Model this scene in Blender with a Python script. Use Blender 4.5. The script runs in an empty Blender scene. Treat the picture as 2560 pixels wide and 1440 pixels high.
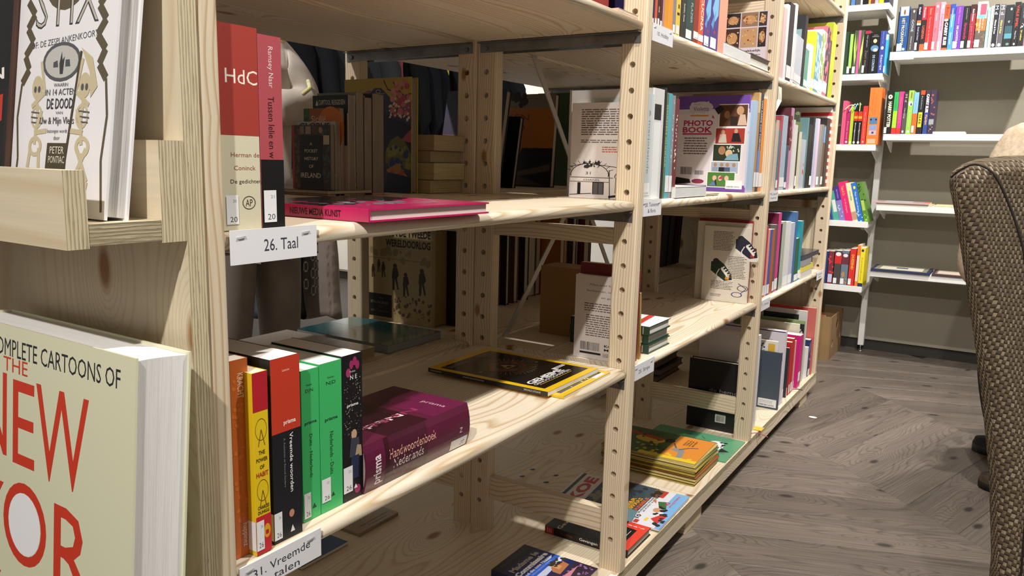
import bpy, bmesh, math, random
from mathutils import Vector, Matrix
random.seed(7)
SC = bpy.context.scene
COL = SC.collection
# ---------------------------------------------------------------- camera
CX, CY, CZ = 0.65064608, -1.45429445, 0.10706686
FPX = 1938.836
R = ((0.84319249, 0.53710934, 0.02325562), (0.10604576, -0.12379297, -0.98662955), (-0.52704906, 0.83437933, -0.16131119))
cam = bpy.data.cameras.new('camera'); camo = bpy.data.objects.new('camera', cam); COL.objects.link(camo)
cam.sensor_width = 36; cam.lens = FPX / 2560 * 36; cam.clip_start = 0.02
camo.matrix_world = Matrix(((R[0][0], -R[1][0], -R[2][0], CX), (R[0][1], -R[1][1], -R[2][1], CY), (R[0][2], -R[1][2], -R[2][2], CZ), (0, 0, 0, 1)))
SC.camera = camo
# ---------------------------------------------------------------- world, lamps, exposure
SC.view_settings.view_transform = 'Standard'; SC.view_settings.look = 'None'
SC.view_settings.exposure = 0.78; SC.view_settings.gamma = 1.0; SC.view_settings.use_curve_mapping = False
wd = bpy.data.worlds.new('world'); SC.world = wd; wd.use_nodes = True
wd.node_tree.nodes['Background'].inputs[0].default_value = (1.0, 0.89, 0.76, 1)
wd.node_tree.nodes['Background'].inputs[1].default_value = 0.135
def lamp(name, loc, power, target, size=0.03, ang=110, col=(1, 0.965, 0.92)):
    l = bpy.data.lights.new(name, 'SPOT'); l.energy = power; l.spot_size = math.radians(ang); l.spot_blend = 0.5
    l.shadow_soft_size = size; l.color = col
    o = bpy.data.objects.new(name, l); COL.objects.link(o); o.location = loc
    o.rotation_euler = (Vector(target) - Vector(loc)).to_track_quat('-Z', 'Y').to_euler()
    return o
lamp('spot_lamp', (0.75, -2.4, 1.62), 125, (0.0, -1.0, -0.1), ang=80)
lamp('spot_lamp', (0.66, -0.35, 1.62), 80, (0.0, 0.3, -0.3))
lamp('spot_lamp', (0.66, 1.05, 1.62), 72, (0.0, 1.6, -0.3))
lamp('spot_lamp', (0.95, 2.0, 1.62), 115, (0.4, 3.0, 0.0), ang=120)
lamp('spot_lamp', (-1.35, -0.9, 1.62), 75, (-1.9, 0.3, 0.1), ang=90)
lamp('spot_lamp', (-3.2, 0.4, 1.62), 70, (-4.2, 0.3, 0.3), ang=100)  # added lamp without a known fixture, brightens the white left wall
lamp('spot_lamp', (-3.0, 2.0, 1.62), 110, (-3.2, 3.1, 0.3), ang=100)  # likewise added, to make the white wall stretch behind the garments bright
# ---------------------------------------------------------------- pixel rays on real planes
def ray(px, py):
    a, b = (px - 1280) / FPX, (py - 720) / FPX
    return Vector((R[0][0] * a + R[1][0] * b + R[2][0], R[0][1] * a + R[1][1] * b + R[2][1], R[0][2] * a + R[1][2] * b + R[2][2]))
def on(px, py, **k):
    (ax, v), = k.items(); i = 'xyz'.index(ax); d = ray(px, py); c = Vector((CX, CY, CZ))
    return c + d * ((v - c[i]) / d[i])
def _cam(p):
    q = (p[0] - CX, p[1] - CY, p[2] - CZ)
    return [sum(R[r][i] * q[i] for i in range(3)) for r in range(3)]
def _solve(axis, p, row, pix):
    c0, c1 = _cam(p), [R[r][axis] for r in range(3)]
    k = (pix - (1280 if row == 0 else 720)) / FPX
    return (k * c0[2] - c0[row]) / (c1[row] - k * c1[2])
def Yc(px, x, z): return _solve(1, (x, 0, z), 0, px)
def Xc(px, y, z): return _solve(0, (0, y, z), 0, px)
def Zr(py, x, y): return _solve(2, (x, y, 0), 1, py)
# ---------------------------------------------------------------- materials
def s2l(v): return v / 12.92 if v <= 0.04045 else ((v + 0.055) / 1.055) ** 2.4
def rgb(h): h = h.lstrip('#'); return tuple(s2l(int(h[i:i + 2], 16) / 255) for i in (0, 2, 4)) + (1,)
_M = {}
def mat(h, rough=0.5, metal=0.0, emit=0, coat=0):
    key = (h, rough, metal, emit, coat)
    if key in _M: return _M[key]
    m = bpy.data.materials.new('paint_' + h.strip('#')); m.use_nodes = True; b = m.node_tree.nodes['Principled BSDF']
    b.inputs['Base Color'].default_value = rgb(h); b.inputs['Roughness'].default_value = rough; b.inputs['Metallic'].default_value = metal
    if coat: b.inputs['Coat Weight'].default_value = coat; b.inputs['Coat Roughness'].default_value = 0.15
    if emit: b.inputs['Emission Color'].default_value = rgb(h); b.inputs['Emission Strength'].default_value = emit
    _M[key] = m; return m
class NT:
    def __init__(s, name):
        s.m = bpy.data.materials.new(name); s.m.use_nodes = True; s.n = s.m.node_tree.nodes; s.l = s.m.node_tree.links
        s.b = s.n['Principled BSDF']
    def add(s, t, **k):
        o = s.n.new(t)
        for a, v in k.items():
            if a.startswith('i_'): o.inputs[a[2:].replace('_', ' ')].default_value = v
            else: setattr(o, a, v)
        return o
    def lk(s, a, b): s.l.new(a, b)
    def math(s, op, a, b=None, c=None, clamp=False):
        o = s.n.new('ShaderNodeMath'); o.operation = op; o.use_clamp = clamp
        for i, v in enumerate((a, b, c)):
            if v is None: continue
            if isinstance(v, (int, float)): o.inputs[i].default_value = v
            else: s.l.new(v, o.inputs[i])
        return o.outputs[0]
    def vec(s, op, a, b=None):
        o = s.n.new('ShaderNodeVectorMath'); o.operation = op
        for i, v in enumerate((a, b)):
            if v is None: continue
            if isinstance(v, tuple): o.inputs[i].default_value = v
            else: s.l.new(v, o.inputs[i])
        return o.outputs[0]
    def ramp(s, f, stops):
        o = s.n.new('ShaderNodeValToRGB'); e = o.color_ramp.elements
        while len(e) > 1: e.remove(e[0])
        e[0].position = stops[0][0]; e[0].color = stops[0][1]
        for p, c in stops[1:]: x = e.new(p); x.color = c
        s.l.new(f, o.inputs[0]); return o.outputs[0]
    def mix(s, f, a, b, mode='MIX'):
        o = s.n.new('ShaderNodeMix'); o.data_type = 'RGBA'; o.blend_type = mode
        for i, v in ((0, f), (6, a), (7, b)):
            if isinstance(v, (int, float)): o.inputs[i].default_value = v
            elif isinstance(v, tuple): o.inputs[i].default_value = v
            else: s.l.new(v, o.inputs[i])
        return o.outputs[2]
    def coords(s, spread=37.0):
        tc = s.n.new('ShaderNodeTexCoord'); oi = s.n.new('ShaderNodeObjectInfo')
        c = s.n.new('ShaderNodeCombineXYZ')
        r = s.math('MULTIPLY', oi.outputs['Random'], spread)
        s.lk(r, c.inputs[0]); s.lk(s.math('MULTIPLY', r, 1.7), c.inputs[1]); s.lk(s.math('MULTIPLY', r, 2.3), c.inputs[2])
        return s.vec('ADD', tc.outputs['Object'], c.outputs[0])
def wood(name, axis, light, dark, knotc='94693f', rings=150, wander=7.0, knots=True, rough=0.55, stretch=0.07, fine=0.25, nscale=2.6, ringamt=0.8, vary=0.0, flat=None, kf=1.0, ka=14.0, kr=1.0):
    if flat is None: flat = 1 if axis == 2 else 2
    t = NT(name); co = t.coords()
    sc = [1.0, 1.0, 1.0]; sc[axis] = stretch
    p = t.vec('MULTIPLY', co, tuple(sc))
    big = t.add('ShaderNodeTexNoise', i_Scale=nscale * 1.6, i_Detail=2.0, i_Roughness=0.45); t.lk(p, big.inputs['Vector'])
    sep = t.add('ShaderNodeSeparateXYZ'); t.lk(co, sep.inputs[0])
    ac = [0, 1, 2]; ac.remove(axis)
    ph = t.math('MULTIPLY', big.outputs['Fac'], wander * 6)
    ph = t.math('ADD', ph, t.math('MULTIPLY', t.math('ADD', sep.outputs[ac[0]], t.math('MULTIPLY', sep.outputs[ac[1]], 0.8)), rings))
    if knots:
        i0, i1 = [q for q in (0, 1, 2) if q != flat]; k0, k1 = [(2.2 if q == axis else 4.6) * kf for q in (i0, i1)]
        kc = t.add('ShaderNodeCombineXYZ'); t.lk(t.math('MULTIPLY', sep.outputs[i0], k0), kc.inputs[0]); t.lk(t.math('MULTIPLY', sep.outputs[i1], k1), kc.inputs[1])
        vo = t.add('ShaderNodeTexVoronoi', i_Scale=1.0, voronoi_dimensions='2D'); t.lk(kc.outputs[0], vo.inputs['Vector'])
        d = vo.outputs['Distance']
        ph = t.math('ADD', ph, t.math('MULTIPLY', t.math('POWER', 2.718, t.math('MULTIPLY', d, -7.0)), ka))
        kn = t.math('SUBTRACT', 1.0, t.math('DIVIDE', t.math('SUBTRACT', d, 0.03 * kr), 0.035 * kr), clamp=True)
    fr = t.math('FRACT', ph)
    base = t.ramp(fr, [(0.0, rgb(light)), (0.55, rgb(light)), (0.86, tuple(a * ringamt + b * (1 - ringamt) for a, b in zip(rgb(dark), rgb(light)))), (1.0, rgb(light))])
    fsc = [60.0, 60.0, 60.0]; fsc[axis] = 2.0
    fp = t.vec('MULTIPLY', co, tuple(fsc))
    fn = t.add('ShaderNodeTexNoise', i_Scale=3.0, i_Detail=3.0); t.lk(fp, fn.inputs['Vector'])
    v = t.math('ADD', t.math('MULTIPLY', fn.outputs['Fac'], fine), 1.0 - fine * 0.5)
    tone = t.add('ShaderNodeTexNoise', i_Scale=1.7, i_Detail=1.0); t.lk(p, tone.inputs['Vector'])
    v = t.math('MULTIPLY', v, t.math('ADD', t.math('MULTIPLY', tone.outputs['Fac'], 0.3), 0.85))
    hs = t.add('ShaderNodeVectorMath', operation='SCALE'); t.lk(base, hs.inputs[0]); t.lk(v, hs.inputs[3])
    c = hs.outputs[0]
    if knots: c = t.mix(kn, c, rgb(knotc))
    if vary:
        oi = t.add('ShaderNodeObjectInfo'); v2 = t.add('ShaderNodeVectorMath', operation='SCALE'); t.lk(c, v2.inputs[0])
        bl = t.add('ShaderNodeTexNoise', i_Scale=7.0, i_Detail=4.0); t.lk(p, bl.inputs['Vector'])
        t.lk(t.math('MULTIPLY', t.math('ADD', t.math('MULTIPLY', oi.outputs['Random'], vary), 1 - vary / 2), t.math('ADD', t.math('MULTIPLY', bl.outputs['Fac'], 1.5), 0.25)), v2.inputs[3]); c = v2.outputs[0]
    t.lk(c, t.b.inputs['Base Color']); t.b.inputs['Roughness'].default_value = rough
    bp = t.add('ShaderNodeBump', i_Strength=0.12 if not vary else 0.35, i_Distance=0.001); t.lk(fn.outputs['Fac'], bp.inputs['Height']); t.lk(bp.outputs[0], t.b.inputs['Normal'])
    return t.m
PL, PD = 'dccfb8', 'b8986e'
pine_y = wood('pine_along_y', 1, PL, PD, rings=120, wander=8)
pine_z = wood('pine_upright', 2, 'd9c9ae', 'b39268', knotc='9c7448', rings=170, wander=1.6, kf=1.25, ka=3.5, kr=0.8)
pine_x = wood('pine_along_x', 0, 'd9c9ae', 'b39268', rings=120, wander=3)
ply_y = wood('plywood_face_y', 1, 'dccfb6', 'bb9a70', rings=60, wander=9, nscale=2.0, ringamt=0.6)
ply_z = wood('plywood_face_z', 2, 'd6c8ac', 'c0a77e', rings=26, wander=2.2, nscale=1.6, ringamt=0.5)
ply_x = wood('plywood_face_x', 0, 'd6c8ac', 'c0a77e', rings=26, wander=3.2, nscale=1.6, ringamt=0.5, knots=False)
def plyedge(name, axis, z0=0.0, pitch=0.0029):
    """layers stacked along object axis"""
    t = NT(name); tc = t.add('ShaderNodeTexCoord'); co = tc.outputs['Object']
    sep = t.add('ShaderNodeSeparateXYZ'); t.lk(co, sep.inputs[0])
    sc = [30.0, 30.0, 30.0]; sc[axis] = 400
    nz = t.add('ShaderNodeTexNoise', i_Scale=1.0, i_Detail=3.0); t.lk(t.vec('MULTIPLY', co, tuple(sc)), nz.inputs['Vector'])
    ph = t.math('ADD', t.math('DIVIDE', t.math('SUBTRACT', sep.outputs[axis], z0), pitch), t.math('MULTIPLY', nz.outputs['Fac'], 1.0))
    fr = t.math('FRACT', ph)
    c = t.ramp(fr, [(0.0, rgb('cdc0a0')), (0.45, rgb('c4b592')), (0.58, rgb('8d8064')), (0.78, rgb('a09272')), (0.88, rgb('574d3c')), (0.94, rgb('cdc0a0'))])
    n2 = t.add('ShaderNodeTexNoise', i_Scale=90.0, i_Detail=2.0); t.lk(co, n2.inputs['Vector'])
    c = t.mix(t.math('MULTIPLY', n2.outputs['Fac'], 0.5), c, rgb('c4b797'))
    t.lk(c, t.b.inputs['Base Color']); t.b.inputs['Roughness'].default_value = 0.75
    bp = t.add('ShaderNodeBump', i_Strength=0.5, i_Distance=0.001); t.lk(fr, bp.inputs['Height']); t.lk(bp.outputs[0], t.b.inputs['Normal'])
    return t.m
def noisy(name, c1, c2, scale=8, rough=0.5, bump=0.0, detail=4, stretch=None, metal=0, bscale=None):
    t = NT(name); co = t.coords()
    if stretch: co = t.vec('MULTIPLY', co, stretch)
    nz = t.add('ShaderNodeTexNoise', i_Scale=scale, i_Detail=float(detail)); t.lk(co, nz.inputs['Vector'])
    t.lk(t.ramp(nz.outputs['Fac'], [(0.3, rgb(c1)), (0.7, rgb(c2))]), t.b.inputs['Base Color'])
    t.b.inputs['Roughness'].default_value = rough; t.b.inputs['Metallic'].default_value = metal
    if bump:
        if bscale: nz = t.add('ShaderNodeTexNoise', i_Scale=bscale, i_Detail=2.0); t.lk(co, nz.inputs['Vector'])
        bp = t.add('ShaderNodeBump', i_Strength=bump, i_Distance=0.002); t.lk(nz.outputs['Fac'], bp.inputs['Height']); t.lk(bp.outputs[0], t.b.inputs['Normal'])
    return t.m
steel = noisy('zinc_steel', '77787a', '96989a', 20, 0.38, metal=0.85)
strip_m = mat('b4afa6', 0.45, 0.25)
steel_dark = mat('3a3632', 0.5, 0.3)
chrome = mat('d0d0d0', 0.2, 1.0)
# ---------------------------------------------------------------- object helpers
def mesh_obj(name, verts, faces, mats, parent=None, midx=None, smooth=False):
    me = bpy.data.meshes.new(name); me.from_pydata([tuple(v) for v in verts], [], faces)
    for m in (mats if isinstance(mats, (list, tuple)) else [mats]): me.materials.append(m)
    if midx: me.polygons.foreach_set('material_index', midx)
    if smooth: me.polygons.foreach_set('use_smooth', [True] * len(me.polygons))
    me.update()
    o = bpy.data.objects.new(name, me); COL.objects.link(o)
    if parent is not None: adopt(o, parent)
    return o
def adopt(o, parent):
    o.parent = parent
    if parent.type == 'EMPTY' and parent.get('_w'): o.matrix_parent_inverse = parent.matrix_basis.inverted()
def tag(o, label=None, cat=None, group=None, kind=None):
    if label: o['label'] = label
    if cat: o['category'] = cat
    if group: o['group'] = group
    if kind: o['kind'] = kind
    return o
def thing(name, label, cat, loc=(0, 0, 0), group=None, M=None):
    """Empty at the base; parts of a thing made with loc are authored in world coordinates, with M in local ones"""
    o = bpy.data.objects.new(name, None); COL.objects.link(o); o.empty_display_size = 0.05
    if M is not None: o.matrix_basis = M
    else: o.location = loc; o.matrix_basis = Matrix.Translation(loc); o['_w'] = 1
    return tag(o, label, cat, group)
class MB:
    """collects shapes into one mesh"""
    def __init__(s): s.v = []; s.f = []; s.mi = []; s.mats = []
    def m(s, m):
        if m not in s.mats: s.mats.append(m)
        return s.mats.index(m)
    def poly(s, pts, m, idx=None):
        b = len(s.v); s.v += [Vector(p) for p in pts]; k = s.m(m)
        for f in (idx or [tuple(range(len(pts)))]): s.f.append(tuple(b + i for i in f)); s.mi.append(k)
        return s
    def box(s, a, b, m, M=None):
        x0, y0, z0 = a; x1, y1, z1 = b
        p = [Vector(q) for q in ((x0, y0, z0), (x1, y0, z0), (x1, y1, z0), (x0, y1, z0), (x0, y0, z1), (x1, y0, z1), (x1, y1, z1), (x0, y1, z1))]
        if M: p = [M @ q for q in p]
        return s.poly(p, m, [(0, 3, 2, 1), (4, 5, 6, 7), (0, 1, 5, 4), (1, 2, 6, 5), (2, 3, 7, 6), (3, 0, 4, 7)])
    def prism(s, outline, h0, h1, axis, m, M=None, capm=None):
        """outline: 2D points in the plane of the two other axes (cyclic order), extruded along axis"""
        n = len(outline); P = []
        for h in (h0, h1):
            for (a, b) in outline:
                q = {0: (h, a, b), 1: (b, h, a), 2: (a, b, h)}[axis]; q = Vector(q)
                P.append(M @ q if M else q)
        s.poly(P, m, [(i, (i + 1) % n, n + (i + 1) % n, n + i) for i in range(n)])
        b = len(s.v) - 2 * n; k = s.m(capm or m)
        s.f += [tuple(b + i for i in reversed(range(n))), tuple(b + n + i for i in range(n))]; s.mi += [k, k]
        return s
    def tube(s, pts, rad, m, n=8, cap=True):
        pts = [Vector(p) for p in pts]; rr = rad if isinstance(rad, (list, tuple)) else [rad] * len(pts); P = []
        up = Vector((0, 0, 1))
        for i, p in enumerate(pts):
            d = (pts[min(i + 1, len(pts) - 1)] - pts[max(i - 1, 0)]).normalized()
            a = d.cross(up); a = a.normalized() if a.length > 1e-3 else Vector((1, 0, 0)); b = d.cross(a).normalized()
            for k in range(n): t = 2 * math.pi * k / n; P.append(p + (a * math.cos(t) + b * math.sin(t)) * rr[i])
        F = [(i * n + k, i * n + (k + 1) % n, (i + 1) * n + (k + 1) % n, (i + 1) * n + k) for i in range(len(pts) - 1) for k in range(n)]
        if cap: F += [tuple(reversed(range(n))), tuple((len(pts) - 1) * n + k for k in range(n))]
        return s.poly(P, m, F)
    def build(s, name, parent=None, smooth=False, bevel=0, fix=True):
        o = mesh_obj(name, s.v, s.f, s.mats, parent, s.mi, smooth)
        if fix or bevel:
            bm = bmesh.new(); bm.from_mesh(o.data)
            if fix: bmesh.ops.recalc_face_normals(bm, faces=bm.faces)
            if bevel: bmesh.ops.bevel(bm, geom=[e for e in bm.edges if len(e.link_faces) == 2 and e.calc_face_angle(0) > 0.7], offset=bevel, segments=2, affect='EDGES', profile=0.6)
            bm.to_mesh(o.data); bm.free()
        return o
def arc(cx, cy, r, a0, a1, n): return [(cx + r * math.cos(math.radians(a0 + (a1 - a0) * i / n)), cy + r * math.sin(math.radians(a0 + (a1 - a0) * i / n))) for i in range(n + 1)]
def rrect(x0, y0, x1, y1, r, n=4):
    return arc(x1 - r, y0 + r, r, -90, 0, n) + arc(x1 - r, y1 - r, r, 0, 90, n) + arc(x0 + r, y1 - r, r, 90, 180, n) + arc(x0 + r, y0 + r, r, 180, 270, n)
# ---------------------------------------------------------------- setting: floor, wall
FLZ = -0.872; WALLY = 3.12
fbase = MB().box((-4.2, -3.2, FLZ - 0.06), (3.2, 3.5, FLZ - 0.003), mat('3b3632', 0.6)).build('floor'); tag(fbase, kind='structure')
floor_m = wood('floor_plank', 0, '71675e', '3f3833', rings=60, wander=9, knots=True, knotc='3a332e', rough=0.42, stretch=0.12, fine=1.0, nscale=3.0, ringamt=0.5, vary=0.35)
dv = Vector((0.735, -0.678)).normalized(); nv = Vector((-dv.y, dv.x))
cw, sp = 0.707, 0.187
pl_cache = {}
for k in range(-5, 4):
    g = Vector((math.cos(math.radians(73)), math.sin(math.radians(73)))) if k % 2 == 0 else Vector((math.cos(math.radians(20)), math.sin(math.radians(20))))
    g = g * (cw / g.dot(nv))
    for j in range(-24, 24):
        c0 = 1.085 + k * cw; t0 = -0.7 + j * sp
        # both columns share the boundary points
        off = 0.0
        base = nv * c0 + dv * t0
        if k % 2: base = base - dv * 0.0
        # align start with the end of the previous column
        cc = base + g * 0.5 + dv * sp * 0.5
        if not (-0.45 < cc.x < 1.95 and -1.9 < cc.y < 3.45): continue
        e = 0.0004
        if k % 2 not in pl_cache:
            L = g.length; ux = g.normalized(); uy = Vector((-ux.y, ux.x)); w = dv * (sp - 2 * e)
            pts = [Vector((0, 0)), Vector((L, 0)), Vector((L + w.dot(ux), w.dot(uy))), Vector((w.dot(ux), w.dot(uy)))]
            P = [(p.x, p.y, 0) for p in pts] + [(p.x, p.y, 0.0028) for p in pts]
            o = mesh_obj('plank', P, [(0, 3, 2, 1), (4, 5, 6, 7), (0, 1, 5, 4), (1, 2, 6, 5), (2, 3, 7, 6), (3, 0, 4, 7)], floor_m)
            bm = bmesh.new(); bm.from_mesh(o.data); bmesh.ops.recalc_face_normals(bm, faces=bm.faces); bmesh.ops.bevel(bm, geom=[x for x in bm.edges if all(v.co.z > 0.001 for v in x.verts)], offset=0.0008, segments=1, affect='EDGES'); bm.to_mesh(o.data); bm.free()
            pl_cache[k % 2] = o
        else:
            o = bpy.data.objects.new('plank', pl_cache[k % 2].data); COL.objects.link(o)
        b = base + dv * e
        o.location = (b.x, b.y, FLZ - 0.0028 + random.uniform(0, 0.0002)); o.rotation_euler = (0, 0, math.atan2(g.y, g.x)); o.parent = fbase
wall_m = noisy('olive_grey_paint', '827c6c', '888272', 3, 0.55, bump=0.05, bscale=120)
w = MB().box((-4.2, WALLY, FLZ + 0.075), (-1.0, WALLY + 0.1, 2.0), mat('e8e4dc', 0.6)).build('wall_far'); tag(w, kind='structure')
w = MB().box((-1.0, WALLY, FLZ + 0.075), (3.2, WALLY + 0.1, 2.0), wall_m).build('wall_back'); tag(w, kind='structure')
w = MB().box((-4.2, WALLY + 0.01, FLZ), (3.2, WALLY + 0.1, FLZ + 0.06), mat('2c2824', 0.5)).build('baseboard_back'); tag(w, kind='structure')
w = MB().box((-4.2, WALLY - 0.006, FLZ + 0.06), (3.2, WALLY + 0.1, FLZ + 0.075), mat('8d8678', 0.4)).build('trim_1'); tag(w, kind='structure')
w = MB().box((-4.3, -3.2, FLZ), (-4.2, 3.5, 2.0), mat('e8e4dc', 0.6)).build('wall_left'); tag(w, kind='structure')
# ---------------------------------------------------------------- shelving
H = 0.05
PY = [-1.002, 0.0, 0.992, 2.0]; PT = [0.025, 0.03, 0.03, 0.03]
ZB, ZT = -0.772, 1.02
XF, XR_, XB, XO = 0.0, -0.348, -0.401, -0.750
PW = 0.053
def post_mesh(T):
    mb = MB(); w = PW / 2; r = 0.006; hr = 0.0062
    zs = [ZB] + [-H * (i - 11) for i in range(25, -8, -1)] + [ZT]
    side = arc(w - r, T - r, r, 0, 90, 4), arc(-w + r, T - r, r, 90, 180, 4), arc(-w + r, r, r, 180, 270, 4), arc(w - r, r, r, 270, 360, 4)
    # skins joining the corner arcs (left side, right side)
    left = side[1] + side[2]; right = side[3] + side[0]
    for poly in (left, right):
        n = len(poly); P = [(x, y, ZB) for x, y in poly] + [(x, y, ZT) for x, y in poly]
        mb.poly(P, pine_z, [(i, i + 1, n + i + 1, n + i) for i in range(n - 1)])
    N = 12; a = w - r
    for y, sgn in ((0.0, 1), (T, -1)):
        cells = []
        prev = ZB
        for i in range(25, -8, -1):
            z = -H * (i - 11); lo, hi = z - 0.02, z + 0.02
            mb.poly([(-a, y, prev), (a, y, prev), (a, y, lo), (-a, y, lo)], pine_z)
            prev = hi
            circ = [(hr * math.cos(2 * math.pi * k / N), y, z + hr * math.sin(2 * math.pi * k / N)) for k in range(N)]
            rect = []
            for k in range(N):
                c, s_ = math.cos(2 * math.pi * k / N), math.sin(2 * math.pi * k / N)
                q = 1 / max(abs(c) / a, abs(s_) / 0.02); rect.append((c * q, y, z + s_ * q))
            mb.poly(circ + rect, pine_z, [(k, (k + 1) % N, N + (k + 1) % N, N + k) for k in range(N)])
            # fill the four corners
            for sx in (-1, 1):
                for sz in (-1, 1):
                    cand = [p for p in rect if p[0] * sx > 1e-6 and (p[2] - z) * sz > 1e-6]
                    e1 = max(cand, key=lambda p: abs(p[0])); e2 = max(cand, key=lambda p: abs(p[2] - z))
                    ia, ib = rect.index(e1), rect.index(e2)
                    if ia != ib: mb.poly([e1, (sx * a, y, z + sz * 0.02), e2], pine_z)
            if sgn == 1:
                mb.poly(circ + [(p[0], T, p[2]) for p in circ], pine_z, [(k, (k + 1) % N, N + (k + 1) % N, N + k) for k in range(N)])
        mb.poly([(-a, y, prev), (a, y, prev), (a, y, ZT), (-a, y, ZT)], pine_z)
    ol = side[0] + side[1] + side[2] + side[3]
    for z in (ZB, ZT): mb.poly([(x, y, z) for x, y in ol], pine_z)
    o = mb.build('post', fix=False)
    bm = bmesh.new(); bm.from_mesh(o.data); bmesh.ops.remove_doubles(bm, verts=bm.verts, dist=1e-6); bmesh.ops.recalc_face_normals(bm, faces=bm.faces); bm.to_mesh(o.data); bm.free()
    me = o.data; bpy.data.objects.remove(o); return me
pm = {0.025: post_mesh(0.025), 0.03: post_mesh(0.03)}
LEVELS = [0.723, 0.373, 0.023, -0.327]
def shelving(label, xf, xr, sgn):
    U = thing('shelving_unit', label, 'shelf unit', ((xf + xr) / 2, 0.5, ZB))
    for y, T in zip(PY, PT):
        for x in (xf, xr):
            o = bpy.data.objects.new('post', pm[T]); COL.objects.link(o); adopt(o, U); o.location = (x, y, 0)
        # cross rails of the side frame
        for z0, z1 in ((-0.058, -0.024), (-0.692, -0.636), (0.555, 0.6)):
            r = MB().prism(rrect(y + 0.004, z0, y + T - 0.004, z1, 0.003, 2), xr + PW / 2, xf - PW / 2, 0, pine_x)
            r.build('cross_rail', U)
    ox = sgn * 0.019
    for b in range(3):
        y0, y1 = PY[b] + PT[b] + 0.0015, PY[b + 1] - 0.0015
        for zc in LEVELS:
            a, c = xr - sgn * 0.019, xf + sgn * 0.019
            lo, hi = min(a, c), max(a, c)
            prof = arc(hi - 0.0095, zc, 0.01, -90, 90, 8) + arc(lo + 0.0095, zc, 0.01, 90, 270, 8)
            n = len(prof); m = MB(); P = [(x, y0, z) for x, z in prof] + [(x, y1, z) for x, z in prof]
            m.poly(P, pine_y, [(i, (i + 1) % n, n + (i + 1) % n, n + i) for i in range(n)] + [tuple(range(n)), tuple(range(n, 2 * n))])
            o = m.build('shelf_board', U)
            for p in o.data.polygons:
                if len(p.vertices) == 4 and abs(p.normal.y) < 0.5 and p.area < 0.02: p.use_smooth = True
            # steel angle rails under both ends
            for yy, d in ((y1 + 0.0013, -1), (y0 - 0.0013, 1)):
                rl = MB(); zt = zc - 0.0115
                rl.box((lo + 0.003, yy, zt - 0.021), (hi - 0.003, yy + d * 0.0018, zt), steel)
                rl.box((lo + 0.003, yy, zt - 0.0015), (hi - 0.003, yy + d * 0.014, zt), steel)
                ro = rl.build('support_rail', U)
                for x in (xf, xr):
                    if yy < -0.95: continue
                    bt = MB().prism([(0.0055 * math.cos(t * math.pi / 3) + x if False else 0.0055 * math.cos(t * math.pi / 3) + (zc - 0.023), 0.0055 * math.sin(t * math.pi / 3) + x) for t in range(6)], min(yy + d * 0.0018, yy + d * 0.0048), max(yy + d * 0.0018, yy + d * 0.0048), 1, steel)
                    bt.build('bolt', ro)
    return U
UF = shelving('long pine shelving unit with drilled posts facing the aisle, filled with books', XF, XR_, 1)
UB = shelving('pine shelving unit standing back to back behind the front one', XO, XB, -1)
# diagonal steel strips across the back of the front unit
def strip(U, y0, z0, y1, z1, x):
    d = Vector((0, y1 - y0, z1 - z0)).normalized(); n = Vector((0, -d.z, d.y)) * 0.0085
    a, b = Vector((x, y0, z0)), Vector((x, y1, z1)); t = Vector((0.0015, 0, 0))
    P = [a - n - t, b - n - t, b + n - t, a + n - t, a - n + t, b - n + t, b + n + t, a + n + t]
    MB().poly(P, strip_m, [(0, 3, 2, 1), (4, 5, 6, 7), (0, 1, 5, 4), (1, 2, 6, 5), (2, 3, 7, 6), (3, 0, 4, 7)]).build('brace_strip', U)
s_ = (0.151 - 0.359) / (0.427 - 0.252)
strip(UF, 0.03, 0.359 + s_ * (0.03 - 0.252), 0.99, 0.359 + s_ * (0.99 - 0.252), -0.3755)
s2_ = (-0.325 + 0.101) / (0.152 - 0.377)
strip(UF, 0.03, -0.325 + s2_ * (0.03 - 0.152), 0.99, -0.325 + s2_ * (0.99 - 0.152), -0.379)
# ---------------------------------------------------------------- platform
PF = thing('base_platform', 'low plywood platform with pine edge boards carrying both shelving units', 'platform', (-0.37, 0.5, FLZ))
pe = plyedge('plywood_edge_flat', 2, -0.7905, 0.0062)
x0, x1, y0, y1 = -0.79, 0.024, -1.02, 2.052
for (a, b) in ((y0, 0.486), (0.487, 1.22), (1.221, y1)):
    m = MB(); m.box((x0, a, -0.7905), (x1, b, ZB), ply_y)
    o = m.build('platform_board', PF); o.data.materials.append(pe)
    for p in o.data.polygons:
        if abs(p.normal.z) < 0.5: p.material_index = 1
MB().box((x1 - 0.02, y0, -0.823), (x1, y1, -0.7915), pine_y).build('edge_board', PF)
MB().box((x0, y0, -0.823), (x0 + 0.02, y1, -0.7915), pine_y).build('edge_board', PF)
MB().box((x0 + 0.021, y1 - 0.022, -0.823), (x1 - 0.021, y1 - 0.001, -0.7915), pine_x).build('edge_board', PF)
for yy in (1.80, 0.45, -0.95):
    for xx in (-0.03, -0.4, -0.76): MB().box((xx, yy, FLZ), (xx + 0.045, yy + 0.13, -0.7915), pine_x).build('support_block', PF, bevel=0.002)
# screw heads on platform
for q in ((1331, 1173), (1305, 1190), (1389, 1188), (1365, 1205)):
    c = on(*q, z=ZB); m = MB()
    n = 14; P = [(c.x, c.y, ZB + 0.0022)] + [(c.x + r * math.cos(2 * math.pi * k / n), c.y + r * math.sin(2 * math.pi * k / n), ZB + h) for r, h in ((0.005, 0.0018), (0.0085, 0.0002)) for k in range(n)]
    m.poly(P, steel, [(0, 1 + k, 1 + (k + 1) % n) for k in range(n)] + [(1 + k, 1 + n + k, 1 + n + (k + 1) % n, 1 + (k + 1) % n) for k in range(n)])
    m.build('metal_stud', PF, smooth=True)
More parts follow.
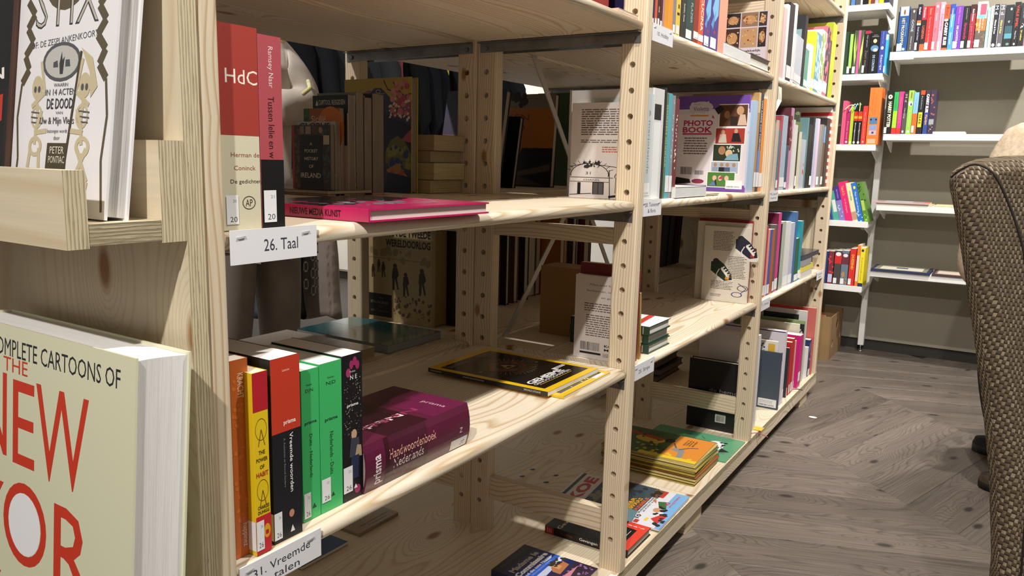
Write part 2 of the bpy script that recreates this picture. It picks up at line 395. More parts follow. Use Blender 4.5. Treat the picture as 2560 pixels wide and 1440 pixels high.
# ---------------------------------------------------------------- end panel with picture ledges
EP = thing('end_panel', 'tall pale plywood end panel with two book ledges at the left', 'panel', (-0.37, -1.01, ZB))
pev = plyedge('plywood_edge_upright', 1, -1.0205, 0.003)
o = MB().box((-0.79, -1.0205, ZB + 0.0005), (0.028, -1.0025, 1.0), ply_z).build('panel_board', EP, bevel=0); o.data.materials.append(pev)
for p in o.data.polygons:
    if abs(p.normal.x) > 0.5: p.material_index = 1
EQ = thing('end_panel', 'pale plywood end panel closing the far end of the shelving', 'panel', (-0.37, 2.04, ZB))
o = MB().box((-0.79, 2.0315, ZB + 0.0005), (0.0, 2.0495, 1.0), ply_z).build('panel_board', EQ); o.data.materials.append(pev)
for p in o.data.polygons:
    if abs(p.normal.x) > 0.5: p.material_index = 1
def ledge(zf, zt, zb):
    e1 = plyedge('ply_edge_a', 1, -1.0455, 0.0032); e2 = plyedge('ply_edge_b', 2, zf, 0.0032); e3 = plyedge('ply_edge_c', 1, -1.1285, 0.0032)
    def piece(nm, a, b, fm, em, par):
        o = MB().box(a, b, fm).build(nm, par); o.data.materials.append(em)
        for p in o.data.polygons:
            if abs(p.normal.x) > 0.5: p.material_index = 1
        return o
    back = piece('picture_ledge', (-0.72, -1.045, zf - 0.002), (0.028, -1.0212, zb), ply_x, e1, EP)
    piece('ledge_floor', (-0.72, -1.1095, zf), (0.0275, -1.0455, zf + 0.018), ply_x, e2, back)
    piece('ledge_lip', (-0.72, -1.128, zf - 0.002), (0.028, -1.11, zt), ply_x, e3, back)
ledge(0.031, 0.092, 0.118)
ledge(-0.41, -0.35, -0.322)
# ---------------------------------------------------------------- print (flat artwork and lettering) and books
_TX = {}
def glyphs(s, bold=0.0):
    key = (s, bold)
    if key not in _TX:
        c = bpy.data.curves.new('t', 'FONT'); c.body = s; c.size = 1.0; c.offset = bold; c.resolution_u = 2; c.fill_mode = 'FRONT'
        o = bpy.data.objects.new('t', c); COL.objects.link(o)
        dg = bpy.context.evaluated_depsgraph_get(); me = bpy.data.meshes.new_from_object(o.evaluated_get(dg))
        vs = [(v.co.x, v.co.y) for v in me.vertices]; fs = [tuple(p.vertices) for p in me.polygons]
        bpy.data.objects.remove(o); bpy.data.curves.remove(c); bpy.data.meshes.remove(me)
        if vs:
            ax, bx = min(v[0] for v in vs), max(v[0] for v in vs); ay, by = min(v[1] for v in vs), max(v[1] for v in vs)
            vs = [((x - (ax + bx) / 2) / max(bx - ax, 1e-6), (y - (ay + by) / 2) / max(by - ay, 1e-6)) for x, y in vs]
        _TX[key] = (vs, fs)
    return _TX[key]
class Face:
    """a flat (or slightly bulging) face: local point = o + r*a + u*b + n*h"""
    def __init__(s, o, r, u, w, h, bulge=0.0):
        s.o, s.r, s.u = Vector(o), Vector(r), Vector(u); s.n = s.r.cross(s.u); s.w, s.h, s.b = w, h, bulge
    def pt(s, a, b, lift):
        k = s.b * (1 - (2 * a - 1) ** 2) if s.b else 0
        return s.o + s.r * (a * s.w) + s.u * (b * s.h) + s.n * (lift + k)
def art(parent, face, items, name='cover_print', rough=0.45, lift0=0.0001, coat=0):
    mb = MB(); lift = lift0
    for it in items:
        lift += 0.000007; k = it[0]; m = mat(it[1], rough, coat=coat)
        if k == 'r':
            x0, y0, x1, y1 = it[2:6]; n = 8 if face.b else 1
            for i in range(n):
                a, b = x0 + (x1 - x0) * i / n, x0 + (x1 - x0) * (i + 1) / n
                mb.poly([face.pt(a, y0, lift), face.pt(b, y0, lift), face.pt(b, y1, lift), face.pt(a, y1, lift)], m)
        elif k == 'p': mb.poly([face.pt(a, b, lift) for a, b in it[2]], m)
        elif k == 'e':
            cx, cy, rx, ry = it[2:6]; mb.poly([face.pt(cx + rx * math.cos(t * math.pi / 10), cy + ry * math.sin(t * math.pi / 10), lift) for t in range(20)], m)
        elif k == 'o':   # ring
            cx, cy, rx, ry, w = it[2:7]; N = 24
            P = [face.pt(cx + rx * q * math.cos(t * 2 * math.pi / N), cy + ry * q * math.sin(t * 2 * math.pi / N), lift) for q in (1, 1 - w) for t in range(N)]
            mb.poly(P, m, [(t, (t + 1) % N, N + (t + 1) % N, N + t) for t in range(N)])
        elif k == 'l':   # polyline with width given as a fraction of face width
            pts, w = it[2], it[3] * face.w
            for qi, ((a, b), (c, d)) in enumerate(zip(pts, pts[1:])):
                lift += 0.0000015
                v = Vector(((c - a) * face.w, (d - b) * face.h)); L = v.length or 1; nx, ny = -v.y / L * w / 2 / face.w, v.x / L * w / 2 / face.h
                mb.poly([face.pt(a - nx, b - ny, lift), face.pt(c - nx, d - ny, lift), face.pt(c + nx, d + ny, lift), face.pt(a + nx, b + ny, lift)], m)
        elif k == 't':   # text: centre, extent along the line, extent of the letters (fractions of the face side they run along), rotation
            s, cx, cy, w, h = it[2:7]; rot = it[7] if len(it) > 7 else 0; bold = it[8] if len(it) > 8 else 0
            vs, fs = glyphs(s, bold)
            if not vs: continue
            a = math.radians(rot); ca, sa = math.cos(a), math.sin(a)
            if abs(sa) > 0.7: W, Hh = w * face.h, h * face.w
            else: W, Hh = w * face.w, h * face.h
            P = []
            for x, y in vs:
                X, Y = x * W, y * Hh; P.append(face.pt(cx + (X * ca - Y * sa) / face.w, cy + (X * sa + Y * ca) / face.h, lift))
            mb.poly(P, m, fs)
        elif k == 'lines':   # a block of small print: x0,y0,x1,y1,n rows
            x0, y0, x1, y1, n = it[2:7]; rr = random.Random(n * 31 + int(x0 * 100)); st = (y1 - y0) / n
            cen = len(it) > 7
            for i in range(n):
                y = y1 - st * (i + 0.5); e = x1 - (x1 - x0) * rr.uniform(0, 0.16); x = x0 + ((x1 - e) / 2 if cen else 0); e = e - ((x1 - e) / 2 if cen else 0) * 0
                while x < e - 0.01:
                    L = min(rr.uniform(0.03, 0.12) * (x1 - x0) * 1.2, e - x)
                    mb.poly([face.pt(x, y - st * 0.2, lift), face.pt(x + L, y - st * 0.2, lift), face.pt(x + L, y + st * 0.2, lift), face.pt(x, y + st * 0.2, lift)], m)
                    x += L + (x1 - x0) * 0.018
        elif k == 'bar':   # barcode
            x0, y0, x1, y1 = it[2:6]; rr = random.Random(5); x = x0
            while x < x1:
                w = rr.choice((0.012, 0.02, 0.03)) * (x1 - x0); mb.poly([face.pt(x, y0, lift), face.pt(min(x + w, x1), y0, lift), face.pt(min(x + w, x1), y1, lift), face.pt(x, y1, lift)], m); x += w + rr.choice((0.015, 0.025)) * (x1 - x0)
        elif k == 'spots':   # scattered small shapes of one colour: box and count, size range, seed
            x0, y0, x1, y1, n, s0, s1, seed = it[2:10]; rr = random.Random(seed)
            for _ in range(n):
                lift += 0.0000015; cx, cy, r = rr.uniform(x0, x1), rr.uniform(y0, y1), rr.uniform(s0, s1); m0 = rr.randint(5, 8); ph = rr.random() * 6
                mb.poly([face.pt(cx + r * rr.uniform(0.6, 1) * math.cos(ph + q * 2 * math.pi / m0), cy + r * face.w / face.h * rr.uniform(0.6, 1) * math.sin(ph + q * 2 * math.pi / m0), lift) for q in range(m0)], m)
    return mb.build(name, parent, fix=False)
def pages_mat(c='e6dfcf', c2='c9c0ac'):
    key = 'pages' + c
    if key in _M: return _M[key]
    t = NT(key); tc = t.add('ShaderNodeTexCoord'); p = t.vec('MULTIPLY', tc.outputs['Object'], (14.0, 2600.0, 14.0))
    nz = t.add('ShaderNodeTexNoise', i_Scale=1.0, i_Detail=2.0); t.lk(p, nz.inputs['Vector'])
    t.lk(t.ramp(nz.outputs['Fac'], [(0.25, rgb(c2)), (0.55, rgb(c))]), t.b.inputs['Base Color']); t.b.inputs['Roughness'].default_value = 0.85
    bp = t.add('ShaderNodeBump', i_Strength=0.35, i_Distance=0.0006); t.lk(nz.outputs['Fac'], bp.inputs['Height']); t.lk(bp.outputs[0], t.b.inputs['Normal'])
    _M[key] = t.m; return t.m
NB = [0]
class Book:
    """local frame: spine at x=0, front cover at y=0, height along z"""
    def __init__(s, label, M, W, T, H, col, name='book', cat='book', group=None, pages='e6dfcf', pages2='c9c0ac', hard=False, bulge=0.0, rough=0.42, spine=None, coat=0.0, lean=None, pin=None):
        NB[0] += 1
        s.W, s.T, s.H, s.b = W, T, H, bulge
        s.e = thing(name, label, cat, group=group, M=M)
        ct = 0.0022 if hard else 0.0005
        ct = min(ct, T * 0.2); ins = 0.003 if hard else 0.0004
        cm = mat(col, rough, coat=coat); pm_ = pages_mat(pages, pages2)
        n = 6; arcp = [(-bulge * (1 - (2 * i / n - 1) ** 2), T * i / n) for i in range(n + 1)] if bulge else [(0, 0), (0, T)]
        inner = [(x + ct * 1.3, min(max(y, ct), T - ct)) for x, y in arcp]
        out = [(W, 0)] + arcp + [(W, T), (W, T - ct)] + list(reversed(inner)) + [(W, ct)]
        if not bulge: out = [(W, 0), (0.0004, 0), (0, 0.0004), (0, T - 0.0004), (0.0004, T), (W, T), (W, T - ct), (ct * 1.3, T - ct), (ct * 1.3, ct), (W, ct)]
        mb = MB(); nn = len(out)
        P = [(x, y, z) for z in (0, H) for x, y in out]
        mb.poly(P, cm, [(i, (i + 1) % nn, nn + (i + 1) % nn, nn + i) for i in range(nn)])
        k = mb.m(cm)
        # end caps as strips so that the non-convex outline fills correctly
        for z in (0, H):
            if bulge:
                m_ = len(arcp)
                for i in range(m_ - 1): mb.poly([(*arcp[i], z), (*arcp[i + 1], z), (*inner[i + 1], z), (*inner[i], z)], cm)
                mb.poly([(W, 0, z), (*arcp[0], z), (*inner[0], z), (W, ct, z)], cm); mb.poly([(W, T, z), (*arcp[-1], z), (*inner[-1], z), (W, T - ct, z)], cm)
            else:
                mb.poly([(W, 0, z), (0.0004, 0, z), (ct * 1.3, ct, z), (W, ct, z)], cm); mb.poly([(W, T, z), (0.0004, T, z), (ct * 1.3, T - ct, z), (W, T - ct, z)], cm)
                mb.poly([(0.0004, 0, z), (0, 0.0004, z), (0, T - 0.0004, z), (0.0004, T, z), (ct * 1.3, T - ct, z), (ct * 1.3, ct, z)], cm)
        s.cover = mb.build('cover', s.e)
        pb = MB(); xw = W - (ins if hard else 0.0006)
        if T > 0.02:   # slightly hollow fore-edge
            fe = [(xw - (0.003 if hard else 0.0) * (1 - (2 * i / 4 - 1) ** 2), ct * 1.01 + (T - 2.02 * ct) * i / 4) for i in range(5)]
        else: fe = [(xw, ct * 1.01), (xw, T - ct * 1.01)]
        pb.prism([(ct * 1.3, T - ct * 1.01), (ct * 1.3, ct * 1.01)] + fe, ins, H - ins, 2, pm_)
        s.pages = pb.build('page_block', s.e)
    def face(s, w):
        W, T, H = s.W, s.T, s.H
        if w == 'spine': return Face((0, T, 0), (0, -1, 0), (0, 0, 1), T, H, s.b)
        if w == 'front': return Face((0, 0, 0), (1, 0, 0), (0, 0, 1), W, H)
        if w == 'back': return Face((W, T, 0), (-1, 0, 0), (0, 0, 1), W, H)
        if w == 'fore': return Face((W, 0, 0), (0, 1, 0), (0, 0, 1), T, H)
    def print(s, w, items, **k):
        art(s.e, s.face(w), items, {'spine': 'spine_print', 'front': 'cover_print', 'back': 'cover_print'}.get(w, 'cover_print'), **k); return s
    def sticker(s, num=None, x0=0.0, x1=0.5, y0=0.02, y1=0.2, sm=None, w='spine', wrap=0.0):
        it = [('r', 'e9e9ea', x0, y0, x1, y1)]
        if num: it.append(('t', '2b2b2e', num, x0 + (x1 - x0) * 0.58, y0 + (y1 - y0) * 0.17, (x1 - x0) * 0.6, (y1 - y0) * 0.18))
        if sm: it.append(('t', '77777a', sm, x0 + (x1 - x0) * 0.7, y0 + (y1 - y0) * 0.8, (x1 - x0) * 0.3, (y1 - y0) * 0.1))
        art(s.e, s.face(w), it, 'spine_label', lift0=0.0006)
        if wrap:
            art(s.e, s.face('back'), [('r', 'e9e9ea', 1 - wrap / s.W, y0, 1.0, y1)], 'spine_label', lift0=0.0006)
        return s
def basis(o, X, Y, Z): return Matrix(((X[0], Y[0], Z[0], o[0]), (X[1], Y[1], Z[1], o[1]), (X[2], Y[2], Z[2], o[2]), (0, 0, 0, 1)))
def bx(label, z, xs, pl, pr, top, col, W=0.13, lean=0.0, **k):
    """standing book, spine to the aisle (+x) at x=xs, its lower spine edge between pixel columns pl and pr"""
    y0, y1 = Yc(pl, xs, z), Yc(pr, xs, z); T = max(y1 - y0 - 0.0006, 0.002); H = Zr(top, xs, y0) - z
    H = min(max(H, 0.05), 0.328)
    M = basis((xs, y1, z + 0.0003), (-1, 0, 0), (0, -1, 0), (0, 0, 1))
    if lean: M = Matrix.Translation((xs, y1, z + 0.0003 + T * abs(math.sin(math.radians(lean))) * 0.0)) @ Matrix.Rotation(math.radians(lean), 4, 'X') @ Matrix.Translation((-xs, -y1, -z - 0.0003)) @ M
    return Book(label, M, W, T, H, col, **k)
def bf(label, z, ys, pl, pr, top, col, W=0.13, lean=0.0, **k):
    """standing book on the far wall, spine to the room (-y)"""
    x0, x1 = Xc(pl, ys, z), Xc(pr, ys, z); T = max(x1 - x0 - 0.0006, 0.003); H = Zr(top, (x0 + x1) / 2, ys) - z
    H = min(max(H, 0.05), 0.30)
    M = basis((x1, ys, z + 0.0003), (0, 1, 0), (-1, 0, 0), (0, 0, 1))
    if lean: M = Matrix.Translation((x1, ys, z + 0.0003)) @ Matrix.Rotation(math.radians(lean), 4, 'Y') @ Matrix.Translation((-x1, -ys, -z - 0.0003)) @ M
    return Book(label, M, W, T, H, col, **k)
def bb(label, z, x0, y0, W, T, H, col, lean=0.0, **k):
    """standing book in the back unit, spine to -x, front cover to the camera side (-y)"""
    M = basis((x0, y0, z + 0.0003), (1, 0, 0), (0, 1, 0), (0, 0, 1))
    if lean: M = Matrix.Translation((x0, y0, z)) @ Matrix.Rotation(math.radians(lean), 4, 'X') @ Matrix.Translation((-x0, -y0, -z)) @ M
    return Book(label, M, W, T, H, col, **k)
def fl(label, zb, x, y, W, T, H, col, ang=0.0, up='front', head=None, **k):
    """flat book: (x,y) is the spine/foot corner; spine->fore-edge direction has angle ang; face up 'front' or 'back'"""
    a = math.radians(ang); d = Vector((math.cos(a), math.sin(a), 0))
    if up == 'front': Y = Vector((0, 0, -1)); o = (x, y, zb + T)
    else: Y = Vector((0, 0, 1)); o = (x, y, zb)
    Z = d.cross(Y); return Book(label, basis(o, d, Y, Z), W, T, H, col, **k)
S1, S0, SM, SP = 0.3833, 0.0333, -0.3167, ZB + 0.0003     # shelf surfaces: upper, middle, lower, platform
ROT = -90   # spine lettering runs top to bottom
# ======================= bay 1, middle shelf
g = 'books on the middle shelf of the near bay'
b = bx('thick red and cream poetry book standing beside the end panel', S0, 0.012, 556, 655, 52, 'd3cdb0', W=0.13, hard=True, rough=0.5, group=g, pages='efe9d8')
b.print('spine', [('r', 'a23a30', 0, 0.47, 1, 1), ('t', 'eee6d8', 'HdC', 0.58, 0.755, 0.8, 0.07), ('t', '9a5a4c', 'Herman de', 0.62, 0.375, 0.72, 0.022), ('t', '9a5a4c', 'Coninck', 0.6, 0.31, 0.55, 0.022), ('t', '4a4238', 'De gedichten', 0.62, 0.24, 0.78, 0.026),
    ('o', '4a4238', 0.68, 0.135, 0.17, 0.034, 0.12), ('t', '4a4238', 'AP', 0.68, 0.135, 0.18, 0.035)]).sticker('20', 0.1, 0.4, 0.03, 0.175, '20')
b = bx('red paperback with black foot standing right of the thick poetry book', S0, 0.012, 655.5, 713, 84, 'ac4a52', W=0.13, rough=0.5, group=g)
b.print('spine', [('r', '0f0e10', 0, 0, 1, 0.362), ('t', 'ead4cf', 'Ramsey Nasr', 0.5, 0.84, 0.21, 0.26, ROT), ('t', '2a1416', 'Tussen lelie en w', 0.5, 0.53, 0.32, 0.26, ROT)]).sticker('20', 0.08, 0.62, 0.03, 0.2, '21')
b = fl('pink hardback art book lying flat on the front of the middle shelf', S0 + 0.0003, 0.034, -0.79, 0.246, 0.0155, 0.235, 'c11a5e', ang=90, hard=True, coat=0.6, rough=0.3, group=g, pages='d8cfcb')
b.print('spine', [('t', '1c0a14', 'NIEUWE MEDIA KUNST', 0.5, 0.37, 0.37, 0.55, -90, 0.03)])
b.print('front', [('p', '141114', [(0.0, 0.3), (0.1, 0.38), (0.2, 0.3), (0.5, 0.5), (0.62, 0.42), (0.98, 0.6), (0.98, 0.98), (0.02, 0.98)]), ('p', '8f8c98', [(0.3, 0.25), (0.62, 0.3), (0.7, 0.42), (0.4, 0.36)]), ('spots', 'a9a4b2', 0.1, 0.2, 0.8, 0.55, 26, 0.012, 0.05, 3), ('spots', 'b3165a', 0.1, 0.45, 0.95, 0.92, 16, 0.02, 0.08, 9), ('l', 'd8d4dc', [(0.55, 0.25), (0.6, 0.2), (0.8, 0.24), (0.92, 0.4)], 0.008)], coat=0.6, rough=0.2)
# ======================= bay 1, lower shelf
g = 'language books on the lower shelf of the near bay'
b = bx('narrow orange paperback standing first beside the end panel', SM, 0.002, 590, 634, 905, 'c8652a', W=0.14, group=g)
b.print('spine', [('spots', 'd6772f', 0.1, 0.1, 0.9, 0.95, 60, 0.05, 0.16, 2), ('t', 'f1dfce', 'KRACHT', 0.55, 0.87, 0.125, 0.34, ROT), ('t', 'f1dfce', 'happinez', 0.55, 0.11, 0.12, 0.36, ROT)])
b = bx('yellow paperback with red top and two wheel drawings', SM, 0.014, 642, 680, 936, 'e2c21d', W=0.13, group=g, pages='e8d8b8')
b.print('spine', [('r', 'b41f2c', 0, 0.79, 1, 1), ('r', 'c4252d', 0, 0, 1, 0.215), ('o', '6b3a12', 0.5, 0.69, 0.38, 0.06, 0.06), ('l', '6b3a12', [(0.3, 0.6), (0.5, 0.69), (0.72, 0.6)], 0.04), ('o', '6b3a12', 0.5, 0.355, 0.38, 0.06, 0.06), ('l', '6b3a12', [(0.3, 0.265), (0.5, 0.355), (0.72, 0.265)], 0.04),
    ('t', '33280f', 'THE', 0.5, 0.565, 0.42, 0.022, 0, 0.02), ('t', '33280f', 'POWER', 0.5, 0.525, 0.74, 0.022, 0, 0.02), ('t', '33280f', 'OF', 0.5, 0.485, 0.3, 0.022, 0, 0.02), ('t', 'b41f2c', 'HABIT', 0.5, 0.445, 0.8, 0.026, 0, 0.02), ('t', '33280f', 'CHARLES', 0.52, 0.262, 0.76, 0.02, 0, 0.02), ('t', '33280f', 'DUHIGG', 0.52, 0.235, 0.74, 0.02, 0, 0.02), ('e', 'e2a21d', 0.72, 0.12, 0.22, 0.04), ('r', 'b41f2c', 0.62, 0.1, 0.82, 0.125)]).sticker('26', 0.0, 0.5, 0.025, 0.19, '26', wrap=0.012)
b = bx('thick dictionary with red upper half and black lower half', SM, 0.010, 686, 757, 902, '1a1b20', W=0.135, group=g, pages='f1ece4', pages2='dcd6cc')
b.print('spine', [('r', 'c33a24', 0, 0.6, 1, 1), ('t', 'eadfd8', 'Lexicon', 0.52, 0.93, 0.24, 0.012), ('t', 'f2ece8', 'prisma', 0.62, 0.645, 0.42, 0.03, 0, 0.02), ('t', 'f2f0ee', 'Vreemde woorden', 0.66, 0.42, 0.33, 0.12, ROT, 0.01), ('t', '8a8a90', 'A. Kolsteren en Ewoud Sanders', 0.42, 0.43, 0.27, 0.06, ROT), ('e', 'c8876a', 0.62, 0.135, 0.09, 0.022), ('p', 'e9e4dc', [(0.56, 0.03), (0.72, 0.03), (0.64, 0.068)])]).sticker('26', 0.0, 0.27, 0.02, 0.17, '26', wrap=0.004)
b = bx('slimmer green pocket dictionary, second tallest of the two green ones', SM, -0.004, 758, 803, 930, '3fb868', W=0.125, group=g, pages='f1ece4', pages2='dcd6cc')
b.print('spine', [('t', '1d2a22', 'Pocket', 0.45, 0.9, 0.3, 0.013), ('t', '1d2a22', 'D|N', 0.45, 0.86, 0.42, 0.028), ('t', '1d2a22', 'prisma', 0.5, 0.65, 0.66, 0.026, 0, 0.02), ('t', '1d2a22', 'Duits - Nederlands', 0.5, 0.43, 0.29, 0.16, ROT), ('p', '2c4634', [(0.5, 0.07), (0.75, 0.07), (0.62, 0.105)])]).sticker('26', 0.05, 0.42, 0.02, 0.19, '22')
b = bx('broader green pocket dictionary beside the black patterned one', SM, -0.004, 803.5, 858, 913, '3fb868', W=0.125, group=g, pages='f1ece4', pages2='dcd6cc')
b.print('spine', [('t', '1d2a22', 'Pocket', 0.5, 0.9, 0.28, 0.013), ('t', '1d2a22', 'N|D', 0.5, 0.86, 0.42, 0.03), ('t', '1d2a22', 'prisma', 0.5, 0.62, 0.58, 0.028, 0, 0.02), ('t', '1d2a22', 'Nederlands - Duits', 0.5, 0.39, 0.29, 0.16, ROT), ('p', '2c4634', [(0.45, 0.09), (0.62, 0.09), (0.54, 0.12)])]).sticker('26', 0.02, 0.42, 0.07, 0.23, '22')
b = bx('black pocket dictionary with pink tulips and city lights on its spine', SM, -0.004, 858.5, 908, 893, '17151a', W=0.125, group=g, pages='f1ece4', pages2='dcd6cc')
b.print('spine', [('e', '9c2b60', 0.45, 0.93, 0.1, 0.03), ('e', '9c2b60', 0.62, 0.95, 0.1, 0.03), ('e', '9c2b60', 0.75, 0.92, 0.1, 0.03), ('e', 'a23868', 0.3, 0.88, 0.12, 0.03), ('spots', 'a9a08c', 0.05, 0.5, 0.95, 0.85, 70, 0.008, 0.03, 4), ('spots', '5a5048', 0.05, 0.4, 0.95, 0.8, 30, 0.02, 0.06, 5), ('t', 'f2f0ee', 'N E', 0.55, 0.845, 0.34, 0.03), ('t', 'd8d4d0', 'Pocket', 0.5, 0.885, 0.28, 0.013), ('t', 'f2f0ee', 'prisma', 0.5, 0.655, 0.56, 0.026, 0, 0.02),
    ('e', 'c9a284', 0.55, 0.45, 0.14, 0.035), ('p', '3c3f4c', [(0.3, 0.3), (0.85, 0.28), (0.8, 0.42), (0.4, 0.43)]), ('p', 'ad9a78', [(0.6, 0.3), (0.95, 0.28), (0.9, 0.36), (0.7, 0.37)]), ('p', '26304a', [(0.35, 0.14), (0.75, 0.14), (0.8, 0.3), (0.4, 0.3)]), ('e', '9c2b60', 0.7, 0.06, 0.16, 0.03), ('p', 'f2e4ea', [(0.52, 0.07), (0.7, 0.07), (0.61, 0.1)])]).sticker('26', 0.0, 0.45, 0.06, 0.24, '22')
b = Book('very thick maroon dictionary lying flat at the front of the lower shelf', basis((-0.002, -0.7635 + 0.2235, SM + 0.0645), (-1, 0, 0), (0, 0, -1), (0, -1, 0)), 0.145, 0.064, 0.2235, '5d1b38', hard=True, bulge=0.006, coat=0.5, rough=0.3, group=g)
b.print('spine', [('r', '4a1a2e', 0, 0.45, 1, 0.8), ('r', '3a141f', 0, 0.8, 1, 0.84), ('t', 'f0dfe2', 'prisma', 0.42, 0.895, 0.075, 0.5, 180 - 90 - 90, 0.02) if False else ('t', 'f0dfe2', 'prisma', 0.42, 0.9, 0.62, 0.085, 0, 0.02),
    ('t', 'e9b59b', 'Handwoordenboek', 0.63, 0.585, 0.44, 0.2, -90), ('t', 'ecd9d6', 'Nederlands', 0.4, 0.63, 0.28, 0.2, -90), ('t', '7d4450', 'Nederlands', 0.18, 0.63, 0.28, 0.2, -90), ('t', 'ecd9d6', 'N', 0.45, 0.1, 0.12, 0.03, 0), ('r', 'e4e4e6', 0.02, 0.02, 0.26, 0.2), ('t', '3b3b3e', '26', 0.12, 0.07, 0.12, 0.045, 0)], coat=0.4, rough=0.3)
b.print('front', [('r', '35101c', 0.0, 0.42, 1, 0.8), ('r', '6b1c44', 0, 0.0, 0.55, 0.36), ('t', 'ecd9d6', 'Neder', 0.3, 0.7, 0.5, 0.09, -90 + 180, 0.01), ('t', 'a03a5c', 'Neder', 0.3, 0.56, 0.5, 0.09, 90), ('t', '8e3c58', 'Neder', 0.3, 0.84, 0.5, 0.09, 90), ('t', 'e0b8be', 'prisma', 0.25, 0.16, 0.3, 0.05, 180)], coat=0.4, rough=0.3)
# magazines
g = 'magazines at the right of the lower shelf'
b = fl('yellow framed magazine, lower of the two on the lower shelf', SM + 0.0003, 0.010, -0.256, 0.205, 0.005, 0.275, 'e9bd1a', ang=91, name='magazine', cat='magazine', coat=0.7, rough=0.3, group=g, pages='dcdcd8')
b.print('front', [('r', '17140f', 0.07, 0.05, 0.93, 0.9), ('t', 'f0e9d0', 'GESCHIEDENIS', 0.5, 0.1, 0.7, 0.03, 0), ('r', 'e6e6e2', 0.7, 0.015, 0.92, 0.05), ('spots', 'e9d27a', 0.15, 0.06, 0.85, 0.14, 14, 0.01, 0.02, 8)], coat=0.7, rough=0.25)
b = fl('black and yellow magazine with an eye emblem, on top of the other magazine', SM + 0.0056, -0.013, -0.274, 0.205, 0.0085, 0.275, 'e9bd1a', ang=90, name='magazine', cat='magazine', coat=0.7, rough=0.3, group=g, pages='dcdcd8')
rays = [('l', 'a08a60', [(0.5 + 0.2 * math.cos(t * math.pi / 18), 0.56 + 0.15 * math.sin(t * math.pi / 18)), (0.5 + 0.3 * math.cos(t * math.pi / 18), 0.56 + 0.22 * math.sin(t * math.pi / 18))], 0.006) for t in range(36)]
b.print('front', [('r', '120f0e', 0.07, 0.055, 0.93, 0.93)] + rays + [('e', '6e5636', 0.5, 0.56, 0.25, 0.11), ('e', '3a2418', 0.5, 0.56, 0.22, 0.14), ('o', '8c3a26', 0.5, 0.56, 0.2, 0.13, 0.18), ('o', '4a7a6c', 0.5, 0.56, 0.16, 0.1, 0.14), ('p', '6e2c1c', [(0.36, 0.5), (0.64, 0.5), (0.5, 0.66)]), ('p', 'b89a72', [(0.42, 0.52), (0.58, 0.52), (0.5, 0.62)]), ('e', '201412', 0.5, 0.545, 0.04, 0.016), ('e', 'b0a080', 0.16, 0.62, 0.02, 0.01), ('e', 'b0a080', 0.82, 0.45, 0.02, 0.01), ('p', '5a462c', [(0.3, 0.38), (0.7, 0.38), (0.66, 0.43), (0.34, 0.43)]),
    ('t', 'b9b2a6', 'NATIONAL', 0.26, 0.895, 0.26, 0.02), ('t', 'b9b2a6', 'GEOGRAPHIC', 0.28, 0.868, 0.3, 0.02), ('l', 'b9b2a6', [(0.1, 0.85), (0.1, 0.915), (0.13, 0.915), (0.13, 0.85), (0.1, 0.85)], 0.006), ('t', 'f6f4f0', 'GEHEIME', 0.42, 0.2, 0.62, 0.06, 0, 0.03), ('t', 'f6f4f0', 'GENOOTSCHAPPEN', 0.44, 0.15, 0.66, 0.028), ('r', 'd8b23a', 0.14, 0.118, 0.74, 0.123), ('lines', 'a8a294', 0.62, 0.84, 0.9, 0.9, 3), ('r', 'e6e6e2', 0.68, 0.235, 0.9, 0.265), ('bar', '222222', 0.74, 0.24, 0.88, 0.26)], coat=0.7, rough=0.25)
b.print('spine', [('r', '0f0e0e', 0, 0, 1, 1), ('t', 'd8d4cc', 'NATIONAL GEOGRAPHIC', 0.5, 0.93, 0.1, 0.3, -90), ('t', 'd8d4cc', 'GEHEIME GENOOTSCHAPPEN', 0.5, 0.6, 0.18, 0.3, -90), ('t', 'd8d4cc', 'SPECIALE UITGAVE', 0.5, 0.12, 0.13, 0.4, -90)], coat=0.5)
# back unit bay 1, lower shelf
g = 'flat items on the lower shelf of the back unit'
b = fl('teal glossy folder with grey taped edge lying flat', SM + 0.0003, -0.745, -0.2, 0.285, 0.018, 0.19, '0f5a66', ang=0, name='folder', cat='folder', coat=1.0, rough=0.15, group=g, up='front', pages='8d9290', pages2='7b807e')
b.print('front', [('r', '14707c', 0.0, 0.55, 1, 1), ('r', '77827f', 0.9, 0, 1, 1), ('l', '8aa6a8', [(0.3, 0.5), (0.4, 0.56), (0.48, 0.5), (0.6, 0.55)], 0.004), ('l', '8aa6a8', [(0.35, 0.4), (0.5, 0.44), (0.62, 0.4)], 0.003)], coat=1.0, rough=0.12)
b = fl('pale glossy booklet lying flat left of the teal folder', SM + 0.0003, -0.745, -0.38, 0.275, 0.021, 0.15, 'b7a79b', ang=0, name='booklet', cat='booklet', coat=0.8, rough=0.2, group=g, up='front', pages='a58f6c', pages2='8d7a58')
b.print('front', [('r', 'c9bcb2', 0, 0.1, 0.6, 1), ('t', '4a3c36', 'Woordenlijst', 0.7, 0.35, 0.4, 0.07, 14), ('t', '4a3c36', 'Nederlandse taal', 0.72, 0.22, 0.44, 0.06, 14)], coat=0.8, rough=0.2)
b = fl('red edged paperback half hidden under the pale booklet', SM + 0.0003, -0.7, -0.505, 0.2, 0.016, 0.12, 'cfc6bd', ang=0, group=g, up='front', pages='8a4a48', pages2='6a3436')
